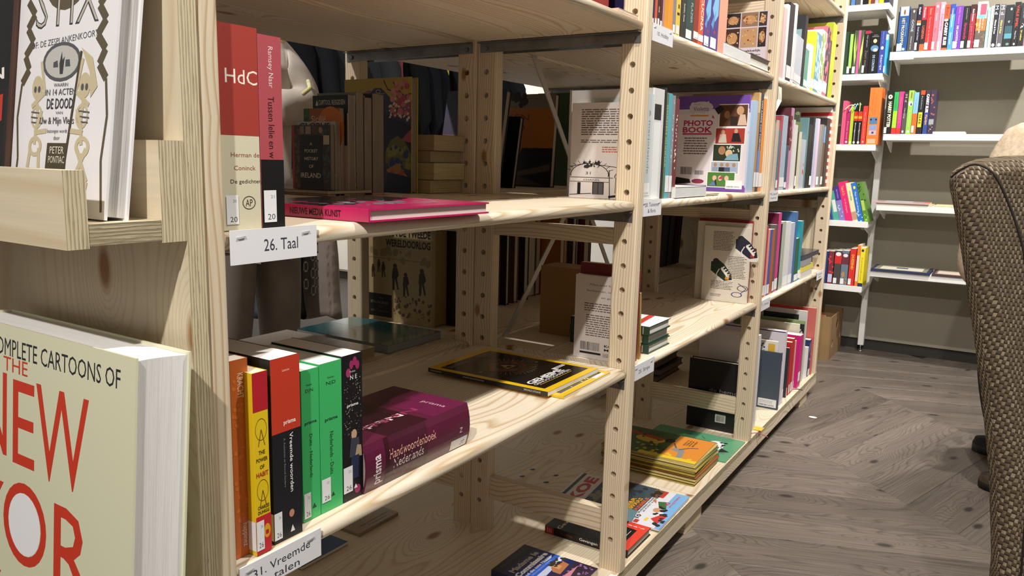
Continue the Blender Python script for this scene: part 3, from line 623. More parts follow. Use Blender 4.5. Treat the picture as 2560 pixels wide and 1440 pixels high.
# ======================= back unit, bay 1, middle shelf: travel guides, seen by their front covers
g = 'travel guides on the middle shelf of the back unit'
def row_y(px, xs, z): return Yc(px, xs, z)
def bbp(label, px0, pc, pp, top, col, z=S0, xr=-0.43, T=None, **k):
    """px0: left end of the cover, pc: its right edge, pp: far edge of the page block"""
    y0 = Yc(pc, xr, z); T = T or Yc(pp, xr, z) - y0 - 0.0006; x0 = Xc(px0, y0, z); H = min(Zr(top, x0, y0) - z, 0.326)
    return bb(label, z, x0, y0, xr - x0, T, H, col, group=g, pages='857a6c', pages2='5f564b', **k)  # pages are cream; shade of the back unit is put into their colour
b = fl('thin red booklet lying under the travel guides', S0 + 0.0003, -0.70, -0.40, 0.27, 0.004, 0.17, 'a8262a', ang=0, group=g, name='booklet', cat='booklet', pages='b8a88c')
b = fl('brown edged booklet lying flat under the small black guide', S0 + 0.0046, -0.64, -0.405, 0.215, 0.006, 0.12, '6a4a34', ang=0, group=g, name='booklet', cat='booklet', pages='a89878')
b = bbp('small black history guide with portraits and red spine', 733, 828, 839, 313, '3d3430', z=S0 + 0.011)
b.print('spine', [('r', 'b22a22', 0, 0, 1, 1)])
b.print('front', [('r', 'b22a22', 0, 0, 0.06, 1), ('spots', '6a5448', 0.08, 0.02, 0.22, 0.97, 30, 0.02, 0.06, 1), ('spots', '4e5a68', 0.78, 0.02, 0.97, 0.97, 30, 0.02, 0.06, 2), ('r', '8a7a68', 0.22, 0.86, 0.32, 0.98), ('r', '9a8c80', 0.36, 0.86, 0.5, 0.98), ('r', '5a4a3a', 0.53, 0.86, 0.68, 0.98), ('e', 'b08a70', 0.75, 0.92, 0.05, 0.05), ('r', 'c2b8a8', 0.82, 0.7, 0.97, 0.84), ('r', '101614', 0.2, 0.02, 0.8, 0.84),
    ('t', 'f0ead8', 'A', 0.5, 0.71, 0.06, 0.05), ('t', 'f0ead8', 'POCKET', 0.5, 0.6, 0.34, 0.05), ('t', 'f0ead8', 'HISTORY', 0.5, 0.48, 0.36, 0.05), ('t', 'f0ead8', 'OF', 0.5, 0.36, 0.12, 0.05), ('t', 'f0ead8', 'IRELAND', 0.48, 0.22, 0.52, 0.075)])
b = bbp('grey and white guide just behind the small black history guide', 745, 839.5, 851, 305, 'c9c6c0')
b.print('front', [('t', '26282c', 'GLOBUS', 0.48, 0.945, 0.8, 0.08, 0, 0.03), ('o', 'b0482a', 0.45, 0.95, 0.06, 0.05, 0.2), ('r', '15181a', 0.85, 0.3, 1, 0.85)])
b = bbp('orange guide showing a halved citrus fruit', 763, 851.5, 862, 272, 'a5521e')
b.print('front', [('r', '2c6a34', 0.0, 0.55, 0.16, 1.0), ('t', '173a20', 'SO', 0.08, 0.84, 0.13, 0.1, -90, 0.03), ('e', 'd27a24', 0.75, 0.78, 0.36, 0.24), ('e', 'c46418', 0.85, 0.68, 0.22, 0.16), ('l', 'e8a24a', [(0.6, 0.66), (0.86, 0.78)], 0.02), ('l', 'e8a24a', [(0.66, 0.56), (0.9, 0.7)], 0.02), ('l', '2a1a12', [(0.78, 0.6), (0.88, 0.84)], 0.04), ('t', 'f2eadc', 'Sicilië', 0.42, 0.88, 0.4, 0.07)])
b = bbp('white guide with dark green band standing behind the citrus guide', 786, 873, 890, 240, 'd9d5ca')
b.print('front', [('r', '18221f', 0, 0.86, 1, 1), ('r', '1d6e68', 0, 0.82, 1, 0.86), ('t', 'e8e6de', 'CAPITOOL REISGIDSEN', 0.54, 0.93, 0.74, 0.05), ('p', 'e8e6de', [(0.08, 0.9), (0.16, 0.9), (0.12, 0.96)]), ('r', '333833', 0.88, 0.5, 0.96, 0.86)])
b = bbp('dark green guide with an engraved tower and tree, tallest beside the white guide', 797, 891, 911, 234, '2b3028')
b.print('front', [('r', '7e8a7c', 0, 0.9, 1, 1), ('spots', '4c5a3e', 0.55, 0.3, 1, 0.9, 40, 0.02, 0.05, 7), ('spots', '6a4a24', 0.6, 0.05, 1, 0.35, 30, 0.02, 0.05, 8), ('r', 'b08a2a', 0.8, 0, 1, 0.12)])
b = bbp('light brown paperback between the dark green guide and the planet guide', 850, 912, 931, 245, '6e6050')
b.print('front', [('r', '8a7a66', 0.5, 0.0, 1, 0.9)])
b = bbp('dark violet guide patterned with small planets', 880, 932, 961, 236, '2c2233')
b.print('front', [('r', '0c0b0e', 0.48, 0.7, 0.7, 1.0), ('t', 'e0dcd4', 'Navigator', 0.6, 0.85, 0.26, 0.12, -90)] + [('e', c, 0.86, y, 0.1, 0.035) for c, y in (('b8763a', 0.78), ('4c6a3a', 0.55), ('8a3a5c', 0.42), ('b04a2c', 0.3), ('3c5a8a', 0.15))] + [('l', '6a5a78', [(0.45, y), (0.8, y)], 0.01) for y in (0.78, 0.66, 0.55, 0.42, 0.3, 0.18)])
b = bbp('large coffee-table guide with cherry blossom over a dark mountain', 864, 1028, 1045, 200, 'b09a3c', hard=True)
flow = [('e', c, x, y, r, r * 0.7) for c, x, y, r in [(random.Random(i).choice(['c4707c', 'a84a5c', 'cf8a90']), random.Random(i * 3).uniform(0.72, 0.98), random.Random(i * 7).uniform(0.66, 0.97), random.Random(i * 5).uniform(0.02, 0.04)) for i in range(26)]]
b.print('front', [('p', '8a5068', [(0, 0.86), (0.1, 0.88), (0.25, 0.86), (0.38, 0.9), (0.5, 0.87), (0.6, 0.8), (1, 0.8), (1, 0.6), (0, 0.6)]), ('p', '3a3558', [(0.2, 0.6), (0.38, 0.86), (0.46, 0.915), (0.56, 0.915), (0.68, 0.84), (0.85, 0.7), (1, 0.66), (1, 0), (0, 0), (0, 0.6)]), ('p', '1b1838', [(0.3, 0.62), (0.6, 0.7), (1, 0.58), (1, 0.3), (0.3, 0.3)]), ('p', '6a6a24', [(0.62, 0.36), (0.7, 0.46), (0.8, 0.5), (0.92, 0.44), (1, 0.34), (1, 0.2), (0.62, 0.26)]), ('p', 'a84a5c', [(0.85, 0.46), (1, 0.56), (1, 0.44)]), ('spots', '8a8a2c', 0.64, 0.22, 0.98, 0.42, 24, 0.02, 0.05, 3), ('spots', '2a3a78', 0.64, 0.22, 0.98, 0.4, 14, 0.02, 0.05, 4), ('p', 'b07a2c', [(0.64, 0.2), (0.8, 0.26), (0.98, 0.12), (0.7, 0.12)]), ('spots', 'b0504c', 0.7, 0.12, 0.92, 0.2, 8, 0.02, 0.05, 6), ('p', '14203f', [(0.6, 0), (1, 0), (1, 0.14), (0.66, 0.18)])] + [('l', '2a1c24', [(0.6, 0.98), (0.66, 0.9), (0.75, 0.88), (0.84, 0.8)], 0.012), ('l', '2a1c24', [(0.74, 0.96), (0.8, 0.9), (0.9, 0.84), (1, 0.86)], 0.012)] + flow + [('spots', 'd8d0a8', 0.68, 0.62, 0.98, 0.82, 34, 0.01, 0.024, 12), ('t', 'd8d4c4', 'lonely planet', 0.52, 0.865, 0.2, 0.012), ('o', 'd8d4c4', 0.52, 0.885, 0.035, 0.016, 0.2)])
# stack of flat cream books beside the posts
zz = S0 + 0.0003
for i, (t, c) in enumerate(((0.029, 'b9a878'), (0.037, 'bfb083'), (0.025, 'a3906a'), (0.034, 'a89672'))):
    fl(['bottom', 'second from bottom', 'third from bottom', 'top'][i] + ' cream edged paperback of the stack beside the posts', zz, -0.60 + 0.01 * (i % 2), -0.117, 0.19, t, 0.112, '5d564c' if i % 2 else '463c34', ang=0, group='flat paperback stack on the back unit', pages=c, pages2='8f8062'); zz += t + 0.0003
# ======================= back unit, bay 2 lower: war book etc.
g = 'thick war books on the lower shelf of the back unit'
y = 0.07; x0 = Xc(921, y, SM); W = Xc(1076, y, SM) - x0
b = bb('large sepia war history book with soldiers on a beach', SM, x0, y, W + 0.012, 0.05, 0.29, '9c8558', hard=True, group=g, pages='9a8450', pages2='76643c')
sold = []
for (cx, cy, s) in ((0.24, 0.47, 0.06), (0.17, 0.5, 0.05), (0.42, 0.42, 0.1), (0.58, 0.36, 0.09), (0.82, 0.4, 0.1), (0.08, 0.45, 0.05)):
    sold += [('e', '33241c', cx, cy + s * 0.9, s * 0.3, s * 0.22), ('p', '33241c', [(cx - s * .5, cy - s * 0.2), (cx - s * .35, cy + s * .7), (cx + s * .35, cy + s * .75), (cx + s * .6, cy + s * .1), (cx + s * .2, cy - s * .3)]), ('p', '33241c', [(cx - s * .4, cy - s * .2), (cx, cy - s * .2), (cx - s * .1, cy - s * 1.3), (cx - s * .4, cy - s * 1.3)]), ('p', '33241c', [(cx, cy - s * .2), (cx + s * .3, cy - s * .2), (cx + s * .6, cy - s * 1.2), (cx + s * .35, cy - s * 1.2)])]
b.print('front', [('r', 'a8946a', 0, 0, 0.96, 1), ('spots', '8a7650', 0, 0.55, 0.95, 0.66, 20, 0.02, 0.07, 3), ('r', '8a7650', 0.0, 0.565, 0.95, 0.575), ('spots', '5c4a34', 0.4, 0.04, 0.95, 0.24, 60, 0.008, 0.03, 5)] + sold + [('r', '100d0c', 0, 0.03, 0.37, 0.24), ('t', '6a6050', 'VAN', 0.2, 0.2, 0.08, 0.02), ('t', '8a8070', 'STALINGRAD', 0.18, 0.16, 0.28, 0.025), ('t', '6a6050', 'TOT', 0.2, 0.12, 0.08, 0.02), ('t', '6a6050', 'HIROSHIMA', 0.18, 0.08, 0.28, 0.022),
    ('t', '17120e', 'GROOTBOEK', 0.55, 0.905, 0.5, 0.065, 0, 0.03), ('t', '17120e', 'VAN DE TWEEDE', 0.61, 0.81, 0.66, 0.068, 0, 0.03), ('t', '17120e', 'WERELDOORLOG', 0.61, 0.715, 0.66, 0.068, 0, 0.03)])
b = bb('thick old book with yellowed pages, directly behind the sepia war book', SM, x0 + 0.035, y + 0.052, W + 0.006, 0.045, 0.29, '2c1a14', hard=True, group=g, pages='a08a54', pages2='7c6a40')
# ======================= bay 2, back unit, middle shelf
g = 'photo books on the middle shelf of the back unit'
b = bb('dark travel book with a tower at dusk, leaning', S0, -0.72, 0.30, 0.2, 0.024, 0.27, '1c2236', lean=-11, hard=True, group=g, pages='a39684')
b.print('front', [('r', '2c3350', 0, 0.45, 1, 1), ('r', '3d3550', 0, 0.5, 1, 0.75), ('r', '7a4a4a', 0, 0.44, 1, 0.54), ('p', '15131a', [(0, 0.3), (1, 0.3), (1, 0.5), (0.8, 0.48), (0.7, 0.56), (0.6, 0.46), (0.3, 0.5), (0, 0.44)]), ('p', '9a6a4c', [(0.6, 0.42), (0.7, 0.42), (0.72, 0.84), (0.67, 0.84)]), ('t', 'e8e0d4', 'LONDER', 0.55, 0.33, 0.8, 0.07), ('r', '163a48', 0, 0, 1, 0.24), ('p', '7a4a3a', [(0.55, 0.05), (0.62, 0.05), (0.7, 0.26), (0.64, 0.26)])])
b = bb('black book leaning against the tower book', S0, -0.70, 0.37, 0.19, 0.018, 0.2, '121014', lean=-11, hard=True, group=g, pages='8a7f70')
b = bb('orange and black train station photo book behind the steel strip', S0, -0.74, 0.53, 0.26, 0.024, 0.27, '1d1713', lean=-4, hard=True, group=g, pages='a8987c')
b.print('front', [('r', 'ad6a1c', 0, 0.42, 1, 0.85), ('r', '7c7464', 0, 0.85, 1, 1), ('spots', '15110f', 0.4, 0.87, 0.6, 0.99, 8, 0.04, 0.08, 2), ('t', '7a3016', 'TEKEN', 0.42, 0.75, 0.5, 0.07), ('t', '7a3016', 'LAND', 0.42, 0.64, 0.4, 0.07), ('p', '7a7060', [(0.3, 0.42), (0.6, 0.42), (0.48, 0.18), (0.4, 0.18)]), ('e', '8a7c66', 0.44, 0.15, 0.1, 0.05), ('p', '5a4a38', [(0.5, 0.15), (0.98, 0.25), (0.98, 0.18), (0.5, 0.1)]), ('p', '4a3c30', [(0.1, 0.02), (0.42, 0.12), (0.55, 0.12), (0.9, 0.02)])])
b = bb('green and violet atlas standing upright beyond the orange book', S0, -0.66, 0.75, 0.27, 0.03, 0.29, '3a4a22', hard=True, group=g, pages='988a74')
# ======================= bay 2, back unit, lower shelf: fore-edges
g = 'books on the lower shelf of the back unit, pages to the aisle'
cols = ['6a6458', '15191a', '2a4a50', '6b4a2a', '9a9288', '15181e', '14181c', '58585c', '8a1c20', 'a5662a', 'c0861e', '3a3234', '131316', '5e1a22', '17171c']
labs = ['tall book with a dark photograph on its side, first of the row', 'black slim book with pale pages second in the row', 'dark teal bound book with pale pages', 'brown bound book with pale pages', 'pale grey book with thick white pages', 'black bound book just before the steel strip', 'black bound book just past the steel strip foot', 'grey book with a round black mark', 'dark red bound book with white pages', 'orange brown book with a landscape picture', 'ochre yellow book with a ruler scale', 'dark brown book near the ochre book', 'black book second from the end of the row', 'dark red bound book at the end of the row', 'black book closing the row before the frame']
yy = 0.42
for i, (c, lb) in enumerate(zip(cols, labs)):
    T = (0.03, 0.018, 0.022, 0.024, 0.03, 0.026, 0.026, 0.045, 0.03, 0.028, 0.05, 0.026, 0.05, 0.04, 0.05)[i]
    b = bb(lb, SM, -0.745, yy, 0.15 + 0.02 * (i % 2) * (1 if i != 7 else 0) + 0.05 * (i > 8), T, 0.27 + 0.02 * (i % 3 == 0), c, hard=True, group=g, pages='b9ad9a', pages2='968a78'); yy += T + 0.002
    if i == 0: b.print('front', [('r', '2a2826', 0.55, 0.6, 0.95, 0.8), ('r', '3a3028', 0.6, 0.2, 0.9, 0.45)])
    if i == 7: b.print('front', [('e', '1a1a1c', 0.8, 0.42, 0.08, 0.05)])
    if i == 10: b.print('front', [('l', '6a4a18', [(0.85, 0.1), (0.85, 0.9)], 0.01)] + [('l', '6a4a18', [(0.8, q / 20), (0.9, q / 20)], 0.008) for q in range(2, 18)])
def bd(label, z, xs, y0, T, W, H, col, lean=0.0, **k):
    """standing book, spine to +x at xs, occupying y0..y0+T"""
    M = basis((xs, y0 + T, z + 0.0003), (-1, 0, 0), (0, -1, 0), (0, 0, 1))
    if lean: M = Matrix.Translation((xs, y0 + T, z)) @ Matrix.Rotation(math.radians(lean), 4, 'X') @ Matrix.Translation((-xs, -y0 - T, -z)) @ M
    return Book(label, M, W, T, H, col, **k)
# ======================= end panel ledges
g = 'books on the picture ledges'
b = Book('thick cream cartoon collection with large red lettering on the lower ledge', Matrix.Translation((0.056 - 0.315, -1.1195, -0.3915)) @ Matrix.Rotation(math.radians(-4.6), 4, 'X'), 0.315, 0.052, 0.331, 'd9d8ba', hard=True, rough=0.4, coat=0.3, pages='e4e2e0', pages2='cfccc8', group=g)
RED = 'c83a24'
def strokes(segs): return [('p', RED, s) for s in segs]
def nyx(px): return px
NYL = [('t', '26262e', 'THE COMPLETE CARTOONS OF', 0.43, 0.935, 0.98, 0.052), ('t', RED, 'THE', 0.27, 0.885, 0.17, 0.042)]
NYL += [('t', RED, 'N', -0.02 + 0.13, 0.73, 0.2, 0.25, 0, 0.0), ('t', RED, 'E', 0.33, 0.72, 0.15, 0.25), ('t', RED, 'W', 0.58, 0.72, 0.33, 0.27)]
NYL += [('t', RED, 'Y', 0.09, 0.42, 0.2, 0.2), ('o', RED, 0.34, 0.42, 0.15, 0.125, 0.24), ('e', 'ecebef', 0.34, 0.42, 0.112, 0.094), ('t', RED, 'R', 0.66, 0.4, 0.24, 0.26), ('t', RED, 'K', 0.1, 0.12, 0.2, 0.24), ('t', RED, 'E', 0.37, 0.1, 0.17, 0.24), ('t', RED, 'R', 0.64, 0.07, 0.2, 0.24)]
kq = 0.27 / 0.315
def widen(it):
    it = list(it)
    if it[0] == 't': it[3] = 1 - (1 - it[3]) * kq; it[5] *= kq
    else: it[2] = 1 - (1 - it[2]) * kq; it[4] *= kq
    return tuple(it)
b.print('front', [widen(i) for i in NYL], rough=0.4)
b = Book('white graphic novel with skeleton drawings leaning on the upper ledge', Matrix.Translation((0.018 - 0.165, -1.0905, 0.0505)) @ Matrix.Rotation(math.radians(-7.5), 4, 'X'), 0.165, 0.021, 0.31, 'e2e0e2', hard=True, rough=0.4, pages='c3c0bc', pages2='8a8784', group=g)
BRN, BON, GRY = '5c5240', 'c2b594', '55555a'
sk = []
for sx, cx in ((1, 0.27), (-1, 0.74)):
    sk += [('e', BON, cx, 0.365, 0.055, 0.035), ('e', GRY, cx - 0.02, 0.36, 0.014, 0.01), ('e', GRY, cx + 0.02, 0.36, 0.014, 0.01), ('l', BON, [(cx, 0.33), (cx + 0.02 * sx, 0.28), (cx, 0.2)], 0.03), ('o', BON, cx + 0.01 * sx, 0.28, 0.06, 0.035, 0.25), ('l', GRY, [(cx - 0.05, 0.295), (cx + 0.06, 0.29)], 0.008), ('l', GRY, [(cx - 0.05, 0.28), (cx + 0.06, 0.275)], 0.008), ('l', GRY, [(cx - 0.045, 0.265), (cx + 0.05, 0.262)], 0.008), ('o', BON, cx + 0.01, 0.195, 0.07, 0.03, 0.4), ('l', BON, [(cx - 0.04, 0.19), (cx - 0.07 * sx, 0.1), (cx - 0.04 * sx, 0.03)], 0.03), ('l', BON, [(cx + 0.05, 0.19), (cx + 0.06 * sx, 0.1), (cx + 0.09 * sx, 0.02)], 0.03), ('l', BON, [(cx - 0.05 * sx, 0.31), (cx + 0.08 * sx, 0.35), (cx + 0.03 * sx, 0.44)], 0.026), ('l', BON, [(cx + 0.06 * sx, 0.3), (cx + 0.0, 0.235), (cx + 0.12 * sx, 0.24)], 0.026)]
sk += [('l', '4a4238', [(0.55, 0.02), (0.69, 0.46)], 0.02), ('p', BON, [(0.69, 0.47), (0.8, 0.44), (0.86, 0.36), (0.8, 0.33), (0.78, 0.4)])]
side = []
for s_, x0 in ((1, 0.1), (-1, 0.93)):
    side += [('l', BRN, [(x0 + 0.02 * s_, 0.62), (x0 + 0.1 * s_, 0.58), (x0 + 0.03 * s_, 0.54), (x0 + 0.1 * s_, 0.5), (x0 + 0.02 * s_, 0.46), (x0 + 0.07 * s_, 0.42), (x0, 0.38)], 0.05), ('l', BRN, [(x0, 0.38), (x0 - 0.03 * s_, 0.28), (x0, 0.16), (x0 - 0.03 * s_, 0.02)], 0.02)]
b.print('front', [('e', BRN, 0.5, 0.68, 0.22, 0.1), ('e', 'e2e0e2', 0.5, 0.72, 0.3, 0.1)] + side + [('t', '3a3a40', 'STIX', 0.52, 0.6, 0.62, 0.13, 0, 0.0), ('t', 'b9b4a4', 'STIX', 0.52, 0.6, 0.6, 0.12, 0, -0.022), ('t', GRY, 'OF: DE ZESPLANKENKOORTS', 0.52, 0.497, 0.68, 0.018, 3), ('e', GRY, 0.5, 0.435, 0.19, 0.056), ('e', 'b9b7b2', 0.5, 0.435, 0.165, 0.046), ('p', '4e5058', [(0.42, 0.42), (0.42, 0.435), (0.46, 0.44), (0.47, 0.42)]), ('p', '4e5058', [(0.54, 0.42), (0.54, 0.44), (0.58, 0.44), (0.59, 0.42)]), ('p', '3c3c40', [(0.49, 0.4), (0.48, 0.43), (0.5, 0.465), (0.51, 0.44), (0.53, 0.45), (0.52, 0.4)])] + sk + [('t', GRY, 'WAARIN', 0.51, 0.37, 0.14, 0.01), ('t', GRY, 'IN 14 ACTEN', 0.51, 0.35, 0.3, 0.018), ('t', '3c3c40', 'DE DOOD', 0.51, 0.317, 0.26, 0.03, 0, 0.01), ('t', GRY, 'VAN', 0.51, 0.291, 0.07, 0.008), ('t', '3c3c40', 'Uw & Mijn Vlees', 0.49, 0.266, 0.34, 0.026), ('t', GRY, 'bezongen wordt', 0.5, 0.238, 0.2, 0.014), ('t', GRY, 'door', 0.5, 0.22, 0.06, 0.012), ('p', '4a4232', [(0.4, 0.125), (0.6, 0.12), (0.61, 0.205), (0.41, 0.205)]), ('t', 'd8d2c0', 'PETER', 0.51, 0.185, 0.14, 0.02), ('t', 'd8d2c0', 'PONTIAC', 0.51, 0.158, 0.16, 0.02)])
b = Book('black book with red lettering leaning leftmost on the upper ledge', Matrix.Translation((-0.137 - 0.165, -1.101, 0.0505)) @ Matrix.Rotation(math.radians(-7.5), 4, 'X'), 0.165, 0.03, 0.30, '1d1e21', hard=True, rough=0.45, pages='7a5a4c', pages2='4a3630', group=g)
b.print('front', [('t', 'e8e4e0', 'LEYEN', 0.72, 0.41, 0.5, 0.035, 6, 0.03), ('p', 'b8382f', [(0.55, 0.33), (0.97, 0.36), (0.97, 0.28), (0.9, 0.26), (0.88, 0.16), (0.76, 0.14), (0.78, 0.28), (0.55, 0.26)])])
# ======================= bay 1 top shelf
b = bd('red hardback standing on the top shelf beside the first free post', S1, -0.035, -0.175, 0.05, 0.14, 0.22, 'a81c26', group=None)
b = bd('dark red hardback directly behind the red one on the top shelf', S1, -0.04, -0.12, 0.085, 0.15, 0.24, '7a141c', group=None)
b = fl('thin pale pink booklet lying on the top shelf edge by the post', S1, 0.012, -0.10, 0.09, 0.006, 0.1, 'd8b4a0', ang=90, name='booklet', cat='booklet', pages='d8c0a8')
# ======================= bay 2 upper shelf (hobby)
g = 'hobby books on the upper shelf of the middle bay'
rows = [(1627, 1635, '201c4e', 'narrow navy book standing first beside the front post', 1), (1635.5, 1641.5, 'd8583a', 'narrow orange red book second from the post', 1), (1642, 1648, '38202a', 'dark brown book with cream lettering', 1), (1648.5, 1654.5, '4a1420', 'dark maroon book left of the two amber ones', 1), (1655, 1659.5, 'b98a80', 'thin rose coloured book beside the amber ones', 0),
 (1660, 1669, 'e0962c', 'amber yellow book, first of two alike', 0), (1669.5, 1679.5, 'e59a34', 'amber yellow book, second of two alike', 0), (1680, 1687.5, '8a8488', 'grey photographic spine between amber and yellow books', 1), (1688, 1698, 'e3c24a', 'yellow book with black marks', 1), (1699.5, 1712, '2b2f2e', 'black book right of the yellow one', 0), (1712.5, 1731, '2c4542', 'dark bottle green book with pale lettering', 1), (1731.5, 1743, '8a2c20', 'brick red book with white price sleeve', 2), (1743.5, 1756, 'd4542c', 'orange red book with large white lettering', 2), (1758, 1773, '4a3e86', 'violet and light blue patterned book, narrower one', 1), (1773.5, 1792, '43397e', 'violet and light blue patterned book, broader one', 1), (1793, 1812, 'd79a82', 'salmon pink book closing the hobby row', 0)]
for i, (a, c, col, lb, st) in enumerate(rows):
    b = bx(lb, S1, 0.010, a, c, -60 - 12 * (i % 3), col, W=0.16 + 0.01 * (i % 3), group=g)
    if st: b.sticker('24' if i > 8 and i % 2 else None, 0.0, 0.75 if st == 1 else 1.0, 0.02 + (0.03 if st == 2 else 0), 0.15)
    if i == 2: b.print('spine', [('t', 'e8d8b0', 'HAAK', 0.6, 0.3, 0.1, 0.5, ROT, 0.02)])
    if i == 9: b.print('spine', [('t', 'e8e4dc', 'Sudoku, Annie', 0.6, 0.42, 0.3, 0.3, ROT, 0.01)])
    if i == 10: b.print('spine', [('t', 'b9c4c0', 'PLAZIER', 0.7, 0.42, 0.3, 0.25, ROT)])
    if i == 12: b.print('spine', [('t', 'f2e4dc', 'CUCINA', 0.6, 0.46, 0.5, 0.5, ROT, 0.02)])
    if i in (13, 14): b.print('spine', [('p', '7ab4dc', [(0.1, 0.5), (0.9, 0.9), (0.9, 0.45), (0.5, 0.35)]), ('p', '5a90c8', [(0.0, 0.3), (0.6, 0.5), (0.3, 0.25)]), ('e', 'b0283c', 0.5, 0.22, 0.12, 0.02)])
    if i == 8: b.print('spine', [('r', '2a2418', 0.2, 0.3, 0.8, 0.34), ('r', '2a2418', 0.4, 0.4, 0.7, 0.46)])
b = bd('cookbook with a grid of food photographs on its cover', S1, 0.003, 0.935, 0.022, 0.124, Zr(30, -0.05, 0.935) - S1, 'b9a4a8', hard=True, group=g)
fd = [('r', 'cdbfc4', 0, 0, 1, 1)]
for i, (xa, xb, ya, yb, c) in enumerate([(0.26, 0.5, 0.74, 0.97, '2c1c18'), (0.515, 0.78, 0.74, 0.97, '8a6a54'), (0.795, 0.92, 0.74, 0.97, '2a2a2a'), (0.26, 0.5, 0.40, 0.72, '3a2018'), (0.515, 0.78, 0.40, 0.72, 'b08a68'), (0.795, 0.92, 0.40, 0.72, '1f1513')]):
    xa, xb = (xa - 0.26) * 1.5, (xb - 0.26) * 1.5
    fd += [('r', c, xa, ya + 0.02, xb, yb + 0.02), ('e', 'b98a5a', (xa + xb) / 2, (ya + yb) / 2 + 0.02, (xb - xa) * 0.36, (yb - ya) * 0.3), ('spots', '7a2a1a', xa + 0.03, ya + 0.06, xb - 0.03, yb - 0.02, 8, 0.01, 0.03, i), ('spots', 'd8b47c', xa + 0.03, ya + 0.06, xb - 0.03, yb - 0.02, 8, 0.01, 0.025, i + 9)]
fd += [('t', '2a2226', 'Manmakkelijk', 0.56, 0.36, 0.66, 0.045, 0, 0.02), ('lines', '6a5c62', 0.3, 0.2, 0.9, 0.31, 4)]
b.print('back', fd)
b = fl('thick paperback lying flat, pages outward, on the hobby shelf', S1 + 0.0003, -0.13, Yc(1809, 0.012, S1), 0.142, 0.03, Yc(1876, 0.012, S1) - Yc(1809, 0.012, S1) - 0.001, '8a8690', ang=0, up='front', group=g, pages='cfcfcd', pages2='a9a9a7')
b = fl('thick grey covered book lying flat against the second post', S1 + 0.0003, -0.13, Yc(1877, 0.012, S1), 0.142, 0.034, Yc(1924, 0.012, S1) - Yc(1877, 0.012, S1) - 0.001, '5c525c', ang=0, up='front', group=g, pages='c6c2b6', pages2='a8a498', hard=True)
# ======================= bay 2 middle shelf
g = 'large books on the middle shelf of the middle bay'
yb = 0.036
xl_ = Xc(1424, yb + 0.001, S0)
b = bd('white paperback with a line drawing of a shop front', S0, 0.004, yb, 0.012, 0.004 - xl_, Zr(257, -0.1, yb) - S0, 'd9cfc8', group=g)
dr = [('o', '2e2a2a', 0.3, 0.25, 0.3, 0.12, 0.05), ('r', 'd9cfc8', 0, 0.0, 0.62, 0.23), ('t', '2e2a2a', '31', 0.28, 0.265, 0.08, 0.03), ('r', '2e2a2a', 0, 0.215, 0.66, 0.222), ('r', '2e2a2a', 0, 0.17, 0.6, 0.176), ('t', '1c1818', 'CHANEL', 0.34, 0.193, 0.26, 0.018, 0, 0.01), ('r', '1c1818', 0.12, 0.04, 0.17, 0.165), ('r', '5a5654', 0.36, 0.04, 0.52, 0.165), ('l', '1c1818', [(0.36, 0.04), (0.36, 0.17), (0.52, 0.17), (0.52, 0.04)], 0.014), ('l', '1c1818', [(0.44, 0.04), (0.44, 0.17)], 0.01), ('l', '1c1818', [(0, 0.03), (0.34, 0.05)], 0.01), ('l', '1c1818', [(0.6, 0.02), (0.98, 0.06)], 0.03), ('l', '1c1818', [(0.62, 0.0), (0.6, 0.3)], 0.012), ('l', '1c1818', [(0.0, 0.33), (0.25, 0.37), (0.6, 0.34), (0.98, 0.31)], 0.008), ('spots', '2e2a2a', 0.2, 0.33, 0.46, 0.385, 30, 0.008, 0.03, 4)] + [('l', '2e2a2a', [(0.3 + 0.31 * math.cos(math.radians(a)), 0.25 + 0.125 * math.sin(math.radians(a))), (0.3 + 0.38 * math.cos(math.radians(a)), 0.25 + 0.16 * math.sin(math.radians(a)))], 0.007) for a in range(20, 170, 14)] + [('o', '2e2a2a', 0.8, 0.23, 0.12, 0.06, 0.1), ('r', 'd9cfc8', 0.66, 0.14, 0.94, 0.22), ('l', '2e2a2a', [(0.7, 0.06), (0.7, 0.22), (0.9, 0.2), (0.9, 0.05)], 0.008)]
b.print('back', dr + [('lines', '5a4c48', 0.15, 0.66, 0.98, 0.94, 12), ('lines', '5a4c48', 0.15, 0.58, 0.96, 0.62, 2), ('lines', 'b8503e', 0.48, 0.48, 0.98, 0.55, 3)])
b = bd('tall white binder behind the shop front paperback', S0, -0.004, yb + 0.014, 0.03, 0.155, Zr(222, -0.05, yb) - S0, 'cfcac6', hard=True, group=g)
b.print('back', [('r', 'bcc4c0', 0.3, 0.72, 0.95, 0.93)])
rows = [(1601, 1622, 232, 'c9d2d4', 'pale grey spiral book with grey title beside the post', 0.16), (1622.5, 1648, 219, 'd4d6d6', 'tall white book with a black square on its spine', 0.2), (1648.5, 1654, 219, '1a1a1c', 'thin black book beside the tall white book', 0.2), (1654.5, 1659, 235, '5c7054', 'thin green book with lettering along its spine', 0.2), (1659.5, 1668, 233, '4fa3b2', 'turquoise blue book on the middle shelf', 0.2), (1668.5, 1676, 238, '7e8a90', 'grey spiral bound book right of the turquoise one', 0.2), (1676.5, 1686, 246, '6a2a30', 'dark red spiral bound book before the photo book', 0.2)]
